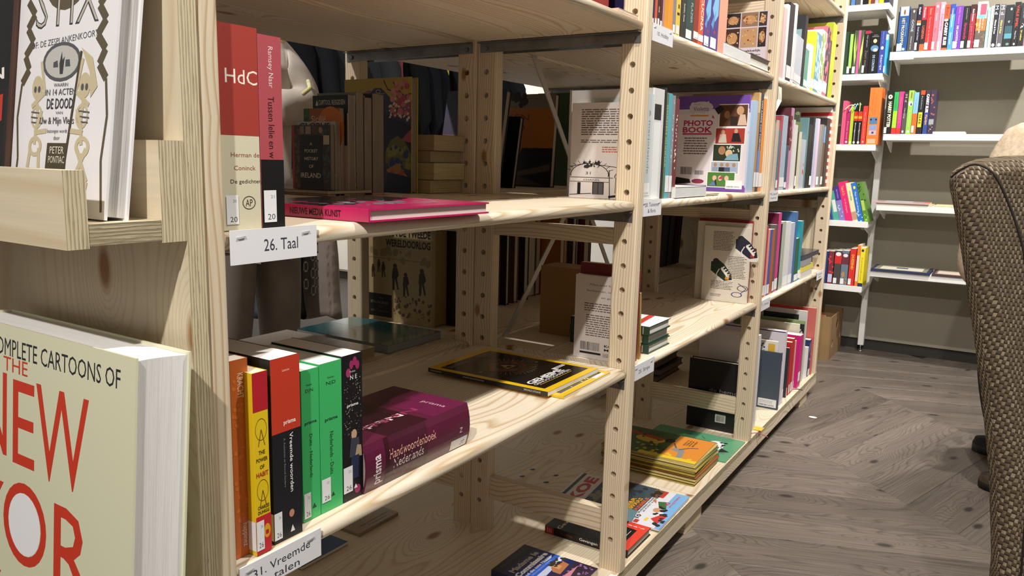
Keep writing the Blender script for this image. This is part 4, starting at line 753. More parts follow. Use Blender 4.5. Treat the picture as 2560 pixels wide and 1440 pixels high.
for i, (a, c, top, col, lb, W) in enumerate(rows):
    b = bx(lb, S0, 0.006, a, c, top, col, W=W, group=g)
    if i == 0: b.print('spine', [('t', '8a9496', '& marjoleinde', 0.6, 0.55, 0.6, 0.3, ROT)]).sticker('10.00', 0.1, 0.95, 0.04, 0.16)
    if i == 1: b.print('spine', [('r', '1a1a1c', 0.1, 0.72, 0.75, 0.86), ('r', 'e6e8e8', 0.1, 0.0, 0.75, 0.7)])
    if i == 3: b.print('spine', [('t', 'd8d49a', 'GORDEN GUNNAR', 0.5, 0.6, 0.6, 0.6, ROT)])
    if i in (4, 5): b.sticker(None, 0, 1, 0.06, 0.22)
    if i in (5, 6): b.print('spine', [('spots', 'd8d4d0', 0.3, 0.3, 0.7, 0.95, 30, 0.06, 0.16, i)])
b = bd('white and purple photo album book seen from its back cover', S0, 0.004, Yc(1862, 0.004, S0) - 0.012, 0.012, 0.211, Zr(238, 0, 0.83) - S0, 'd8d0d8', hard=True, coat=0.3, group=g)
vio = [('r', '6c46a0', 0, 0.86, 1, 1), ('r', '6c46a0', 0, 0, 1, 0.07), ('p', 'ded6da', [(0.0, 0.06), (0.93, 0.06), (1, 0.83), (0.62, 0.86), (0.0, 0.8)])]
ph = [(0.60, 0.98, 0.68, 0.9, '5a3820', [('e', 'a87a50', 0.7, 0.8, 0.04, 0.04), ('e', 'c49a74', 0.88, 0.84, 0.05, 0.045), ('r', '2a1a14', 0.75, 0.69, 0.85, 0.78), ('p', 'd8b8a0', [(0.85, 0.69), (0.98, 0.69), (0.95, 0.8), (0.88, 0.8)])]), (0.56, 0.96, 0.5, 0.66, 'a83428', [('e', 'c49a80', 0.66, 0.62, 0.025, 0.025), ('p', 'c8b8a8', [(0.6, 0.51), (0.72, 0.51), (0.7, 0.6), (0.62, 0.6)]), ('e', 'c49a80', 0.84, 0.63, 0.025, 0.025), ('p', '18161a', [(0.78, 0.52), (0.92, 0.52), (0.88, 0.61), (0.8, 0.61)])]), (0.54, 0.92, 0.32, 0.49, '26301e', [('e', 'a87858', 0.66, 0.43, 0.05, 0.045), ('e', 'd8b48c', 0.76, 0.4, 0.05, 0.04), ('p', '7aa4b4', [(0.7, 0.33), (0.9, 0.33), (0.88, 0.4), (0.76, 0.39)]), ('spots', 'b8c4b0', 0.72, 0.42, 0.9, 0.48, 14, 0.008, 0.02, 3)]), (0.52, 0.9, 0.19, 0.31, 'a9b4c0', [('e', 'a88468', x, 0.28, 0.025, 0.022) for x in (0.58, 0.67, 0.75, 0.84)] + [('r', c, x - 0.04, 0.2, x + 0.04, 0.255) for x, c in ((0.58, '8a9ab0'), (0.67, '1c1a1e'), (0.75, '4a5a78'), (0.84, '98a8c8'))]), (0.48, 0.86, 0.05, 0.2, '4a7a34', [('e', 'd8b49a', x, 0.14, 0.03, 0.028) for x in (0.58, 0.66, 0.75)] + [('p', '2a1c22', [(0.54, 0.07), (0.62, 0.06), (0.6, 0.13)]), ('p', 'b83a5a', [(0.63, 0.13), (0.7, 0.13), (0.68, 0.17)]), ('p', '5a78a8', [(0.5, 0.06), (0.6, 0.06), (0.58, 0.11)])])]
for (xa, xb, ya, yb_, c, sub) in ph: vio += [('r', 'f0eef0', xa - 0.01, ya - 0.008, xb + 0.01, yb_ + 0.008), ('r', c, xa, ya, xb, yb_)] + sub
vio += [('e', 'cfc4cc', 0.33, 0.88, 0.17, 0.06), ('spots', 'cfc4cc', 0.18, 0.82, 0.48, 0.94, 16, 0.03, 0.05, 6), ('t', '2c2030', 'Disney', 0.27, 0.91, 0.1, 0.014), ('t', '2c2030', 'Violetta', 0.33, 0.865, 0.22, 0.045), ('r', 'd88a2c', 0.18, 0.785, 0.44, 0.8), ('t', 'b81a5c', 'PHOTO', 0.3, 0.715, 0.42, 0.06, 0, 0.03), ('t', 'b81a5c', 'BOOK', 0.29, 0.645, 0.42, 0.06, 0, 0.03), ('r', 'c04878', 0.08, 0.592, 0.5, 0.61), ('lines', '5a4450', 0.1, 0.38, 0.46, 0.57, 7, 1), ('bar', '2a2428', 0.08, 0.17, 0.25, 0.25), ('bar', '2a2428', 0.29, 0.17, 0.42, 0.215), ('p', '17141a', [(0.0, 0.06), (0.24, 0.08), (0.22, 0.12), (0.02, 0.14)]), ('e', '8a2c4c', 0.34, 0.1, 0.09, 0.025), ('p', '17141a', [(0.52, 0.86), (0.6, 0.9), (0.66, 0.86), (0.58, 0.8)]), ('p', 'c83a5c', [(0.5, 0.8), (0.53, 0.76), (0.49, 0.77)]), ('r', 'e8e8ea', 0.74, 0.03, 0.97, 0.12), ('bar', '4a4a4e', 0.76, 0.045, 0.94, 0.06)]
b.print('back', vio, coat=0.3)
b.print('spine', [('r', '7a4cb0', 0, 0.82, 1, 1), ('r', 'b83070', 0, 0, 1, 0.05), ('t', 'b81a5c', '*', 0.5, 0.62, 0.5, 0.03)])
rows = [(1863, 1872, 251, 'a9c2dc', 'pale blue book, first of two beside the photo album book'), (1872.5, 1880, 251, 'a9c2dc', 'pale blue book, second of two beside the photo album book'), (1880.5, 1886, 231, 'b08a5c', 'tan book with a pale top next to the pale blue pair'), (1886.5, 1893, 234, '1e2c50', 'navy book with white capitals down its spine'), (1893.5, 1901, 246, 'e08a2c', 'orange book on the middle shelf beside the second post'), (1901.5, 1907, 242, 'd8d4cc', 'white book with small print next to the second post')]
for i, (a, c, top, col, lb) in enumerate(rows):
    b = bx(lb, S0, 0.006, a, c, top, col, W=0.2, group=g)
    if i == 2: b.print('spine', [('r', 'd8bc84', 0, 0.8, 1, 1)])
    if i == 3: b.print('spine', [('t', 'd8dce8', 'VAN AARDE TOT TOEKOMST', 0.5, 0.66, 0.55, 0.5, ROT, 0.01), ('r', '5a8ad0', 0, 0.2, 1, 0.42)])
    if i > 1: b.sticker(None, 0, 1, 0.05, 0.2)
b = fl('white block of paper lying flat in front of the photo album book', S0 + 0.0003, -0.12, Yc(1688, 0.016, S0), 0.136, 0.024, Yc(1765, 0.016, S0) - Yc(1688, 0.016, S0), 'd4d0cc', ang=0, group=g, pages='dcdcda', pages2='b8b8b6')
b = fl('thin torn magazine lying flat below the photo album book', S0 + 0.0003, -0.13, Yc(1767, 0.016, S0), 0.145, 0.004, 0.1, 'c9bca8', ang=0, group=g, name='magazine', cat='magazine')
# ======================= bay 2 lower shelf
g = 'books on the lower shelf of the middle bay'
yb = 0.04; xl_ = Xc(1433, yb, SM)
b = bd('white paperback with blurb and barcode on its back cover', SM, 0.0, yb, 0.014, -xl_, Zr(688, -0.1, yb) - SM, 'cfc4be', group=g)
b.print('back', [('t', '4a3a36', 'Alles over het vinden,', 0.62, 0.895, 0.72, 0.03), ('t', '4a3a36', 'herkennen, verzamelen', 0.6, 0.82, 0.76, 0.03), ('t', '4a3a36', 'en gebruiken', 0.72, 0.745, 0.46, 0.03), ('lines', '5a4a44', 0.18, 0.57, 0.98, 0.68, 4), ('lines', '5a4a44', 0.22, 0.27, 0.95, 0.54, 10), ('bar', '2a2222', 0.13, 0.1, 0.5, 0.2), ('r', '1c1818', 0.12, 0.055, 0.52, 0.08), ('t', '241e1e', 'KOS', 0.68, 0.175, 0.2, 0.03, 0, 0.03), ('t', '241e1e', 'M*S', 0.68, 0.13, 0.2, 0.03, 0, 0.03), ('lines', '5a4a44', 0.56, 0.04, 0.9, 0.085, 3)])
b = bd('dark red paperback directly behind the white blurb paperback', SM, -0.006, yb + 0.016, 0.016, 0.12, Zr(664, -0.05, yb) - SM, '6a1a22', group=g)
b = bd('narrow wine red book next to the white blurb paperback', SM, 0.004, yb + 0.034, 0.012, 0.12, 0.2, '7c1c30', group=g)
b = bd('small straw coloured book leaning at the front of the lower shelf', SM, 0.004, yb + 0.062, 0.006, 0.1, 0.15, 'c9a65c', lean=5, group=g)
b.print('spine', [('r', 'b84a3a', 0.1, 0.03, 0.9, 0.2)])
b = bb('large kraft cardboard magazine file behind the white blurb paperback', SM, -0.31, 0.2, 0.15, 0.08, 0.17, '9a7440', group=None, name='magazine_file', cat='file box', pages='8a6838')
for i, (num, lb) in enumerate((('2', 'bottom'), ('1', 'middle'), ('3', 'top'))):
    y0_ = 0.155 + 0.004 * (i == 1); b = fl(lb + ' of three dark green nature guides stacked flat by the front post', SM + 0.0004 + i * 0.0212, 0.002 - 0.004 * (i % 2), y0_, 0.13, 0.0205, 0.2, '1d3a2c', ang=90, hard=True, group='stack of dark green guides', pages='dcdcd8')
    b.print('spine', [('t', 'e8eae4', num, 0.5, 0.42, 0.05, 0.45, -90, 0.02), ('r', 'd8c8bc', 0.15, 0.12, 0.85, 0.22), ('r', 'c9ccc4', 0.1, 0.27, 0.9, 0.28), ('r', 'c9ccc4', 0.1, 0.07, 0.9, 0.08)])
    if i == 2: b.print('front', [('r', 'e4e2e4', 0, 0, 1, 1), ('p', 'c8342c', [(0.0, 0.14), (1, 0.2), (1, 0.28), (0.0, 0.22)]), ('spots', '5a6ab0', 0.1, 0.42, 0.8, 0.85, 14, 0.06, 0.14, 3), ('spots', '3c7a34', 0.1, 0.3, 0.9, 0.45, 8, 0.04, 0.09, 4), ('spots', '2a2c5c', 0.4, 0.5, 0.9, 0.9, 10, 0.05, 0.1, 5), ('l', '4a8a3a', [(0.5, 0.2), (0.55, 0.5)], 0.05)])
yb = 0.952; xl_ = Xc(1752, yb, SM)
b = bd('white paperback with two laced sneakers on its back cover', SM, -0.004, yb, 0.008, -0.004 - xl_, Zr(566, -0.1, yb) - SM, 'd8cfc0', group=g)
def shoe(cx, cy, s, col, acc, mir=1):
    q = lambda pts: [(cx + mir * a * s, cy + c * s * 0.62) for a, c in pts]
    return [('p', 'e4ddd2', q([(-1, -0.15), (-0.8, -0.55), (0.4, -1.2), (1.0, -1.15), (1.1, -0.8), (0.9, -0.5)])), ('p', col, q([(-1, 0.7), (-1, -0.1), (0.3, -0.95), (1.0, -0.8), (0.9, -0.3), (0.2, 0.55), (-0.3, 0.9)])), ('p', acc, q([(0.35, -0.8), (0.7, -0.85), (0.75, -0.35), (0.45, -0.2)])), ('p', '1a1c22', q([(0.7, -0.85), (1.0, -0.8), (0.9, -0.35), (0.78, -0.3)])), ('p', 'e8e2d8', q([(0.0, 0.3), (0.75, -0.55), (0.62, -0.7), (-0.1, 0.1)]))] + [('l', 'f0ebe2', q([(-0.05 + k * 0.18, 0.1 - k * 0.2), (0.25 + k * 0.18, 0.32 - k * 0.2)]), 0.025) for k in range(4)] + [('l', 'f0ebe2', q([(-0.2, 0.1), (-0.45, -0.35), (-0.3, -0.9), (-0.1, -1.1)]), 0.02), ('e', '2a2a2a', cx - mir * 0.55 * s, cy + 0.5 * s, 0.28 * s, 0.14 * s)]
b.print('back', shoe(0.42, 0.42, 0.24, '1f3428', 'd8902c') + shoe(0.93, 0.74, 0.24, '26263a', 'a83030', 1) + [('lines', '6a5e50', 0.2, 0.68, 0.66, 0.94, 13), ('lines', '6a5e50', 0.55, 0.32, 0.95, 0.62, 14), ('lines', '6a5e50', 0.2, 0.16, 0.68, 0.28, 6), ('lines', '6a5e50', 0.2, 0.06, 0.45, 0.1, 3), ('o', '3a3a78', 0.78, 0.11, 0.12, 0.035, 0.2), ('o', '6a3a48', 0.9, 0.2, 0.12, 0.04, 0.16), ('l', '3a3a78', [(0.86, 0.13), (0.98, 0.2), (0.8, 0.26)], 0.015)])
for i, (c, lb) in enumerate((('c9c0b0', 'white bound book just behind the sneaker paperback'), ('8a1c28', 'red topped book last before the second post'))):
    bd(lb, SM, -0.006, 0.9615 + 0.011 * i, 0.010, 0.17, 0.25 + 0.008 * i, c, group=g)
bb('pale boxed volume lying in the dark on the platform of the back unit', SP, -0.70, 1.12, 0.13, 0.08, 0.07, 'c4c4c6', group=None, hard=True)
# dark books, back unit bay 2/3 lower shelf seen through the frame
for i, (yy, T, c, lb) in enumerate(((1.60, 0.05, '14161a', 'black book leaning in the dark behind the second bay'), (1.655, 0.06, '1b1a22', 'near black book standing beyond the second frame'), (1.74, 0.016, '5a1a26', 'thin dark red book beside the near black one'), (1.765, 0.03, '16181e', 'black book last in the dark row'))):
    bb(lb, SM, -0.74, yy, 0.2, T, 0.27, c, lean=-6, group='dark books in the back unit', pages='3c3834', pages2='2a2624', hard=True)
# ======================= bay 2, platform
g = 'dark notebooks on the platform'
q = on(1640, 955, z=ZB)
for i, (xx, yy, zz_, lb) in enumerate(((0, 0, 0, 'bottom'), (0.01, 0.01, 0.0265, 'middle'), (-0.01, 0.0, 0.053, 'top'))):
    fl(lb + ' black bound sketchbook of the dark pile on the platform', SP + zz_, -0.68 + xx, 1.46 + yy, 0.2, 0.026, 0.26, '101012', hard=True, ang=0, group=g, pages='6a5c48', pages2='54483a')
y_ = 1.036; xl_ = Xc(1715, y_, ZB)
b = bd('tall black book with script lettering behind the second post', SP, -0.004, y_, 0.028, -0.004 - xl_, Zr(905, -0.1, y_) - SP, '111114', hard=True, group=None)
b.print('back', [('t', '8a8a88', 'de hemel', 0.62, 0.58, 0.5, 0.05), ('r', 'd8d8d4', 0.5, 0.12, 0.68, 0.24), ('bar', '222222', 0.52, 0.135, 0.66, 0.22), ('lines', '5a5a58', 0.5, 0.3, 0.75, 0.36, 3)])
# comics
g = 'comics on the platform of the middle bay'
b = fl('green comic with a white round figure drawing, by the second post', SP, 0.02, 0.765, 0.21, 0.004, 0.29, '5c9a74', ang=90, name='comic_book', cat='comic', group=g, coat=0.3, pages='c9b890')
b.print('front', [('e', 'e4e4e0', 0.55, 0.25, 0.22, 0.1), ('spots', '1c1c20', 0.5, 0.15, 0.75, 0.3, 14, 0.02, 0.05, 3), ('p', '1c1c20', [(0.4, 0.05), (0.5, 0.16), (0.3, 0.15)]), ('l', '2c5a40', [(0.15, 0.1), (0.25, 0.14), (0.3, 0.08)], 0.012), ('l', '2c5a40', [(0.75, 0.4), (0.85, 0.46)], 0.012)])
ORD = 'first second third fourth fifth sixth seventh eighth ninth tenth eleventh twelfth thirteenth fourteenth fifteenth sixteenth seventeenth eighteenth'.split(); NC = 18; zz = SP; hts = 0.0031
for i in range(NC):
    r_ = random.Random(i + 50); dx, dy, an = r_.uniform(-0.006, 0.004), r_.uniform(-0.006, 0.006) + 0.008 * (i / NC), 90 + r_.uniform(-1.6, 1.6)
    top = i == NC - 1
    ec = r_.choice(['8a7a3a', 'b09a3c', 'a08a50', 'c4b070', '9a5a34', '6a7a50'])
    order = 'topmost' if top else ('lowest' if i == 0 else None)
    b = fl('topmost comic of the yellowed stack, orange cover with a tree' if top else ('lowest comic of the yellowed stack on the platform' if i == 0 else 'yellow edged comic, ' + ORD[i] + ' from the bottom of the stack'), zz, 0.0 + dx, 0.545 + dy, 0.205, hts, 0.285, ec, ang=an, name='comic_book', cat='comic', group='stack of yellowed comics', pages=r_.choice(['b8a36c', 'c9b98c', 'a8925a', 'd0c49c']), pages2='7a6638')
    if top: b.print('front', [('r', '3f5a34', 0, 0, 1, 1), ('r', 'd98a34', 0, 0, 0.98, 0.38), ('t', 'b8301e', 'PEP', 0.25, 0.88, 0.45, 0.13, 0, 0.04), ('e', 'c9a62c', 0.6, 0.62, 0.14, 0.16), ('p', 'a83a22', [(0.6, 0.5), (0.75, 0.95), (0.85, 0.95), (0.72, 0.48)]), ('e', '1c1612', 0.68, 0.42, 0.09, 0.05), ('spots', '2a3a20', 0.1, 0.4, 0.9, 0.9, 26, 0.02, 0.05, 4), ('spots', 'b8a83c', 0.05, 0.4, 0.5, 0.7, 14, 0.02, 0.04, 5), ('p', '8a8a8c', [(0.1, 0.16), (0.42, 0.2), (0.46, 0.3), (0.36, 0.34), (0.3, 0.24), (0.1, 0.22)]), ('l', '5a5a60', [(0.4, 0.26), (0.55, 0.18), (0.6, 0.1)], 0.03), ('l', '5a5a60', [(0.45, 0.3), (0.62, 0.36)], 0.025), ('r', 'e0c22c', 0.0, 0, 0.1, 0.6), ('spots', 'e0c22c', 0.08, 0.02, 0.2, 0.5, 10, 0.02, 0.04, 7)] + [('t', '2a1a10', s_, 0.74 + 0.0, 0.26 - k * 0.03, 0.24, 0.02, 0, 0.02) for k, s_ in enumerate(('EDDY IS', 'TERUG', 'EINDELIJK', 'EEN HELD'))])
    zz += hts + 0.0002
b = fl('comic with a black band and red title lying at the left on the platform', SP, -0.03, 0.265, 0.2, 0.003, 0.25, 'd8d4d0', ang=95, name='comic_book', cat='comic', group=g, pages='c9c4bc')
b.print('front', [('r', '1c1c22', 0, 0.93, 1, 0.97), ('t', 'b8281e', 'KOE', 0.5, 0.82, 0.85, 0.14, 0, 0.05), ('r', '3a4a6a', 0, 0.1, 1, 0.7), ('spots', '8a8a70', 0.1, 0.4, 0.9, 0.7, 20, 0.03, 0.08, 3)])
b = fl('bright space adventure magazine with orange title at the platform front', SP + 0.0034, 0.024, 0.228, 0.225, 0.005, 0.195, 'dcdce2', ang=91, name='magazine', cat='magazine', group=g, coat=0.5, pages='d8d8d4')
b.print('front', [('r', '3a4a54', 0, 0.42, 1, 1), ('p', 'b0a04a', [(0.05, 0.45), (0.5, 0.55), (0.6, 0.72), (0.3, 0.8)]), ('p', '6a8a94', [(0.0, 0.36), (0.3, 0.42), (0.3, 0.56), (0.0, 0.5)]), ('spots', '26303a', 0.4, 0.6, 1, 0.98, 16, 0.04, 0.1, 4), ('r', '7ab0e0', 0.42, 0, 1, 0.18), ('p', '7ab0e0', [(0, 0), (0.42, 0), (0.42, 0.12), (0.0, 0.06)]), ('t', '3a2a14', 'STAR', 0.45, 0.605, 0.34, 0.07, 0, 0.08), ('t', 'e8a42c', 'STAR', 0.45, 0.605, 0.32, 0.06, 0, 0.03), ('t', '3a2a14', 'WARS', 0.47, 0.53, 0.36, 0.07, 0, 0.08), ('t', 'e8a42c', 'WARS', 0.47, 0.53, 0.34, 0.06, 0, 0.03), ('t', 'd8602c', 'REBELS', 0.5, 0.46, 0.38, 0.05, 0, 0.03), ('t', '26262a', '10', 0.18, 0.36, 0.1, 0.06, 0, 0.03), ('t', '26262a', 'BLADEREN WAARIN', 0.52, 0.395, 0.52, 0.028, 0, 0.02), ('t', '26262a', 'JIJ KUNT KAPEN', 0.55, 0.355, 0.48, 0.028, 0, 0.02), ('e', 'c8946a', 0.44, 0.22, 0.06, 0.05), ('p', '3c6a3c', [(0.5, 0.12), (0.7, 0.2), (0.66, 0.3), (0.5, 0.22)]), ('p', 'd8703a', [(0.6, 0.3), (0.7, 0.34), (0.66, 0.38)]), ('spots', '2a1c1c', 0.3, 0.1, 0.6, 0.24, 12, 0.02, 0.04, 6), ('t', 'c8283c', '42', 0.66, 0.17, 0.1, 0.05, 0, 0.03), ('t', 'c8283c', 'POSTERS', 0.76, 0.11, 0.34, 0.03, 0, 0.02), ('p', 'c83a34', [(0.1, 0.08), (0.32, 0.04), (0.36, 0.12), (0.2, 0.2)]), ('spots', '2a2a2e', 0.06, 0.02, 0.4, 0.12, 14, 0.02, 0.04, 7), ('r', 'c83a34', 0.02, 0.3, 0.1, 0.36), ('r', 'e8c83c', 0.12, 0.22, 0.2, 0.26), ('r', '6a4a3c', 0.74, 0.34, 0.98, 0.46), ('spots', '26221c', 0.76, 0.35, 0.96, 0.46, 14, 0.02, 0.04, 8), ('r', 'b83a2c', 0.78, 0.28, 0.98, 0.34)], coat=0.5)
b = fl('black hardback thriller with red flap lying under the front post', SP, 0.012, 0.035, 0.135, 0.019, 0.215, '121113', ang=90, hard=True, group=None, pages='c9b9ac')
b.e.matrix_basis = Matrix.Translation((0, 0.036, 0)) @ b.e.matrix_basis
b.print('front', [('p', '6a3c34', [(0.35, 0.3), (0.98, 0.3), (0.98, 0.68), (0.5, 0.66)]), ('p', '2c1a1a', [(0.5, 0.3), (0.98, 0.3), (0.98, 0.5), (0.7, 0.52)]), ('l', '241414', [(0.35, 0.5), (0.5, 0.42), (0.6, 0.46)], 0.012), ('l', '241414', [(0.45, 0.36), (0.5, 0.5)], 0.01), ('t', 'e4dcd6', 'Gevangen', 0.42, 0.83, 0.8, 0.07, 0, 0.01), ('r', 'd8402e', 0, 0, 1, 0.1), ('p', 'd8402e', [(0.74, 0), (1, 0), (1, 0.26), (0.78, 0.25)]), ('t', 'f4e4dc', '7,95', 0.88, 0.14, 0.2, 0.04, 90, 0.02), ('lines', 'd8d4d0', 0.2, 0.14, 0.7, 0.16, 1)])
b.print('spine', [('r', 'a0262a', 0, 0.89, 1, 1), ('lines', 'e0b8a8', 0.2, 0.91, 0.8, 0.98, 3), ('t', '8a3a34', 'M. J. Arlidge', 0.5, 0.72, 0.14, 0.3, -90), ('t', 'e8e4e0', 'Gevangen', 0.5, 0.46, 0.22, 0.5, -90, 0.01)])
b = fl('blue paperback thriller with a lavender village scene on its cover', SP, -0.006, -0.178, 0.135, 0.022, 0.185, '0d1a4c', ang=90, group=None, coat=0.4, pages='c9bca8')
b.print('front', [('r', '10205c', 0, 0, 1, 1), ('r', '0b0f26', 0, 0.86, 1, 1), ('p', 'cdd2ee', [(0.0, 0.4), (1, 0.44), (1, 0.5), (0.85, 0.56), (0.95, 0.6), (0.0, 0.54)]), ('p', '2a5ac0', [(0, 0.5), (1, 0.5), (1, 0.56), (0, 0.62)]), ('p', 'c07a4c', [(0.5, 0.3), (0.85, 0.32), (0.88, 0.42), (0.6, 0.46), (0.5, 0.4)]), ('p', 'd8a070', [(0.62, 0.36), (0.74, 0.37), (0.74, 0.47), (0.62, 0.47)]), ('spots', '2c2a1c', 0.62, 0.42, 0.98, 0.52, 26, 0.03, 0.05, 3), ('p', '3a2030', [(0.1, 0.26), (0.5, 0.3), (0.3, 0.44)]), ('r', '2a1a30', 0.0, 0.0, 1, 0.28), ('spots', '9a68ac', 0.0, 0.02, 0.95, 0.26, 60, 0.015, 0.035, 5), ('p', 'd88a9c', [(0.0, 0.2), (0.4, 0.26), (0.9, 0.22), (0.5, 0.18)]), ('t', 'cfcac4', 'Madame le', 0.5, 0.78, 0.78, 0.08, 0, 0.05), ('t', 'cfcac4', 'Commissaire', 0.5, 0.68, 0.9, 0.08, 0, 0.05), ('t', 'cfcac4', 'und die tote Nonne', 0.5, 0.6, 0.8, 0.04, 0, 0.02), ('t', '5a5a68', 'PIERRE MARTIN', 0.5, 0.93, 0.7, 0.03), ('t', 'a8b4e0', 'EIN PROVENCE-KRIMI', 0.45, 0.545, 0.7, 0.02), ('r', 'b02c2c', 0.0, 0.36, 0.2, 0.46)], coat=0.4)
b = fl('white boxed paperback lying at the very front of the platform', SP, 0.018, -0.03, 0.035, 0.012, 0.05, 'd8d6d2', ang=180 + 90, group=None, name='card_box', cat='box')
b = fl('navy blue booklet lying deep on the platform under the lower shelf', SP, -0.80 + 0.06, -0.245 - 0.135, 0.195, 0.008, 0.138, '1c3a68', ang=0, group='booklets deep on the platform', name='booklet', cat='booklet')
b.print('front', [('t', 'a8b8d0', "TO'F", 0.93, 0.3, 0.4, 0.05, 90)])
b = fl('cream booklet with brown print lying deep on the platform', SP, -0.745, -0.2, 0.195, 0.008, 0.14, '8f8068', ang=0, group='booklets deep on the platform', name='booklet', cat='booklet', pages='8a7a60')
b.print('front', [('t', '3a3028', 'NEDERLANDS REDDINGSWEZEN', 0.88, 0.55, 0.7, 0.028, 90, 0.02), ('t', '3a3028', 'IN VOGELVLUCHT', 0.94, 0.55, 0.45, 0.026, 90, 0.02)])
# ======================= bay 3
g = 'craft books on the upper shelf of the far bay'
rows = [(1948, 1956, 18, 'd8b8b8', 'pale pink book, first beside the second post', 0), (1956.5, 1962, 10, 'e4e2e2', 'thin white book beside the pale pink one', 0), (1962.5, 1974, 5, '26282c', 'black book with white border on the upper shelf', 2), (1974.5, 1981, 8, 'e4e4e2', 'white edged board book next to the black one', 1),
 (1981.5, 1999, 88, 'c9cdd6', 'white book with blue line drawing on its cover', 3), (1999.5, 2006, 36, '24262a', 'black cookbook leaning behind the line drawing book', 0), (2006.5, 2015, 122, '6ea890', 'mint green slim book with white label', 2), (2015.5, 2024, 110, 'dcdce2', 'white and black slim book right of the mint one', 2), (2024.5, 2031, 78, 'c3cc34', 'lime framed book with black centre', 2), (2031.5, 2042, 82, '6a94a8', 'blue map patterned book', 2), (2042.5, 2053, 74, 'd8d4d0', 'white book with leaf pattern', 2), (2053.5, 2063, 66, 'd86a7c', 'coral pink and black patterned book', 2), (2063.5, 2067, 100, '4a3c44', 'thin dark book before the olive green one', 0), (2067.5, 2077, 56, 'a9b42c', 'olive green book, last before the third post', 0)]
for i, (a, c, top, col, lb, st) in enumerate(rows):
    b = bx(lb, S1, 0.008, a, c, top, col, W=0.2 if i not in (4,) else 0.18, lean=-3 if i > 3 else 0, group=g)
    if st: b.sticker(None, 0, 1, 0.04, 0.2)
    if i == 4: b.print('back', [('o', '7a8cb0', 0.7, 0.75, 0.2, 0.16, 0.15), ('o', '7a8cb0', 0.62, 0.55, 0.2, 0.14, 0.3), ('o', '9aa8c4', 0.6, 0.35, 0.16, 0.12, 0.4), ('l', '7a8cb0', [(0.8, 0.9), (0.6, 0.6), (0.7, 0.3), (0.5, 0.15)], 0.06)])
    if i == 5: b.print('back', [('r', '7a9aa0', 0.2, 0.5, 0.95, 0.8), ('e', 'c8c0b8', 0.7, 0.66, 0.2, 0.08), ('e', 'b0503c', 0.7, 0.68, 0.1, 0.04), ('p', 'c49a84', [(0.2, 0.98), (0.4, 0.98), (0.6, 0.75), (0.5, 0.7)])])
    if i == 2: b.print('back', [('r', 'c8a8a8', 0.3, 0.7, 0.9, 0.95), ('spots', '3a2a3a', 0.3, 0.7, 0.9, 0.95, 10, 0.04, 0.1, 3)])
    if i in (9, 10, 11): b.print('spine', [('spots', {9: 'a8c4cc', 10: '8aa05c', 11: '3a3a40'}[i], 0.1, 0.25, 0.9, 0.95, 26, 0.1, 0.3, i)])
g = 'books on the middle shelf of the far bay'
rows = [(1930, 1936, 300, 'c9b8a8', 'pale book just right of the second post', 0.18), (1936.5, 1941, 325, '4a7a8c', 'slim teal book with white label', 0.16), (1941.5, 1945, 289, 'b0505c', 'thin rose red book', 0.16), (1945.5, 1957, 288, 'a8bccc', 'pale sky blue book', 0.18), (1957.5, 1963, 363, '3c566c', 'short slate blue book', 0.14), (1963.5, 1971, 269, 'c08aa8', 'tall pink book with dark red cover', 0.28), (1971.5, 1976, 299, 'd0ccca', 'white slim book right of the tall pink one', 0.18), (1976.5, 1983, 312, 'd4d0cc', 'second white slim book with black letters', 0.18), (1983.5, 1987, 281, '3a4434', 'dark green photo book among white ones', 0.28), (1987.5, 1994, 329, 'c9c0a8', 'short cream book with red label', 0.14), (1994.5, 2006, 348, 'a9aeb8', 'grey picture book with orange spots', 0.15), (2006.5, 2010, 294, '5c7e84', 'tall teal grey book with blank cover', 0.3), (2010.5, 2020, 311, '15151a', 'short black thick book', 0.16), (2020.5, 2025, 294, '1c1a20', 'tall thin black book', 0.26), (2025.5, 2031, 296, 'a8b0c4', 'pale lilac blue book', 0.2), (2031.5, 2037, 296, 'd0b8cc', 'pale pink violet book with dark red line', 0.2), (2037.5, 2043, 311, '8a8680', 'grey brown slim book, first of two', 0.18), (2043.5, 2048, 311, '7e7a76', 'grey brown slim book, second of two', 0.18), (2048.5, 2053, 313, '6a4a3c', 'brown book with a blue top', 0.18), (2053.5, 2062, 295, '1a1416', 'black book standing before the striped book', 0.26)]
for i, (a, c, top, col, lb, W) in enumerate(rows):
    b = bx(lb, S0, 0.006, a, c, top, col, W=W, group=g)
    if i in (1, 3, 4, 8, 13, 16, 18): b.sticker(None, 0, 1, 0.04, 0.17)
    if i == 5: b.print('back', [('r', '5a1c30', 0, 0, 1, 1)]); b.print('spine', [('spots', '6a2c24', 0, 0.45, 0.5, 0.9, 16, 0.2, 0.4, 2)])
    if i == 18: b.print('spine', [('r', '6a94c4', 0, 0.72, 1, 0.98)])
    if i == 10: b.print('spine', [('spots', 'c0603a', 0.2, 0.2, 0.8, 0.5, 4, 0.1, 0.2, 2)])
    if i == 8: b.print('back', [('spots', '6a7a50', 0.5, 0.7, 1, 1, 12, 0.03, 0.08, 2)])
b = bx('large book with broad red and white stripes beside the third post', S0, 0.006, 2063, 2071, 268, 'd8d4d4', W=0.3, group=g, hard=True)
st = [('r', 'b82c2c', 0, q / 11 * 0.98, 1, q / 11 * 0.98 + 0.045) for q in range(11)]
b.print('back', st); b.print('spine', st)
g = 'books on the lower shelf of the far bay'
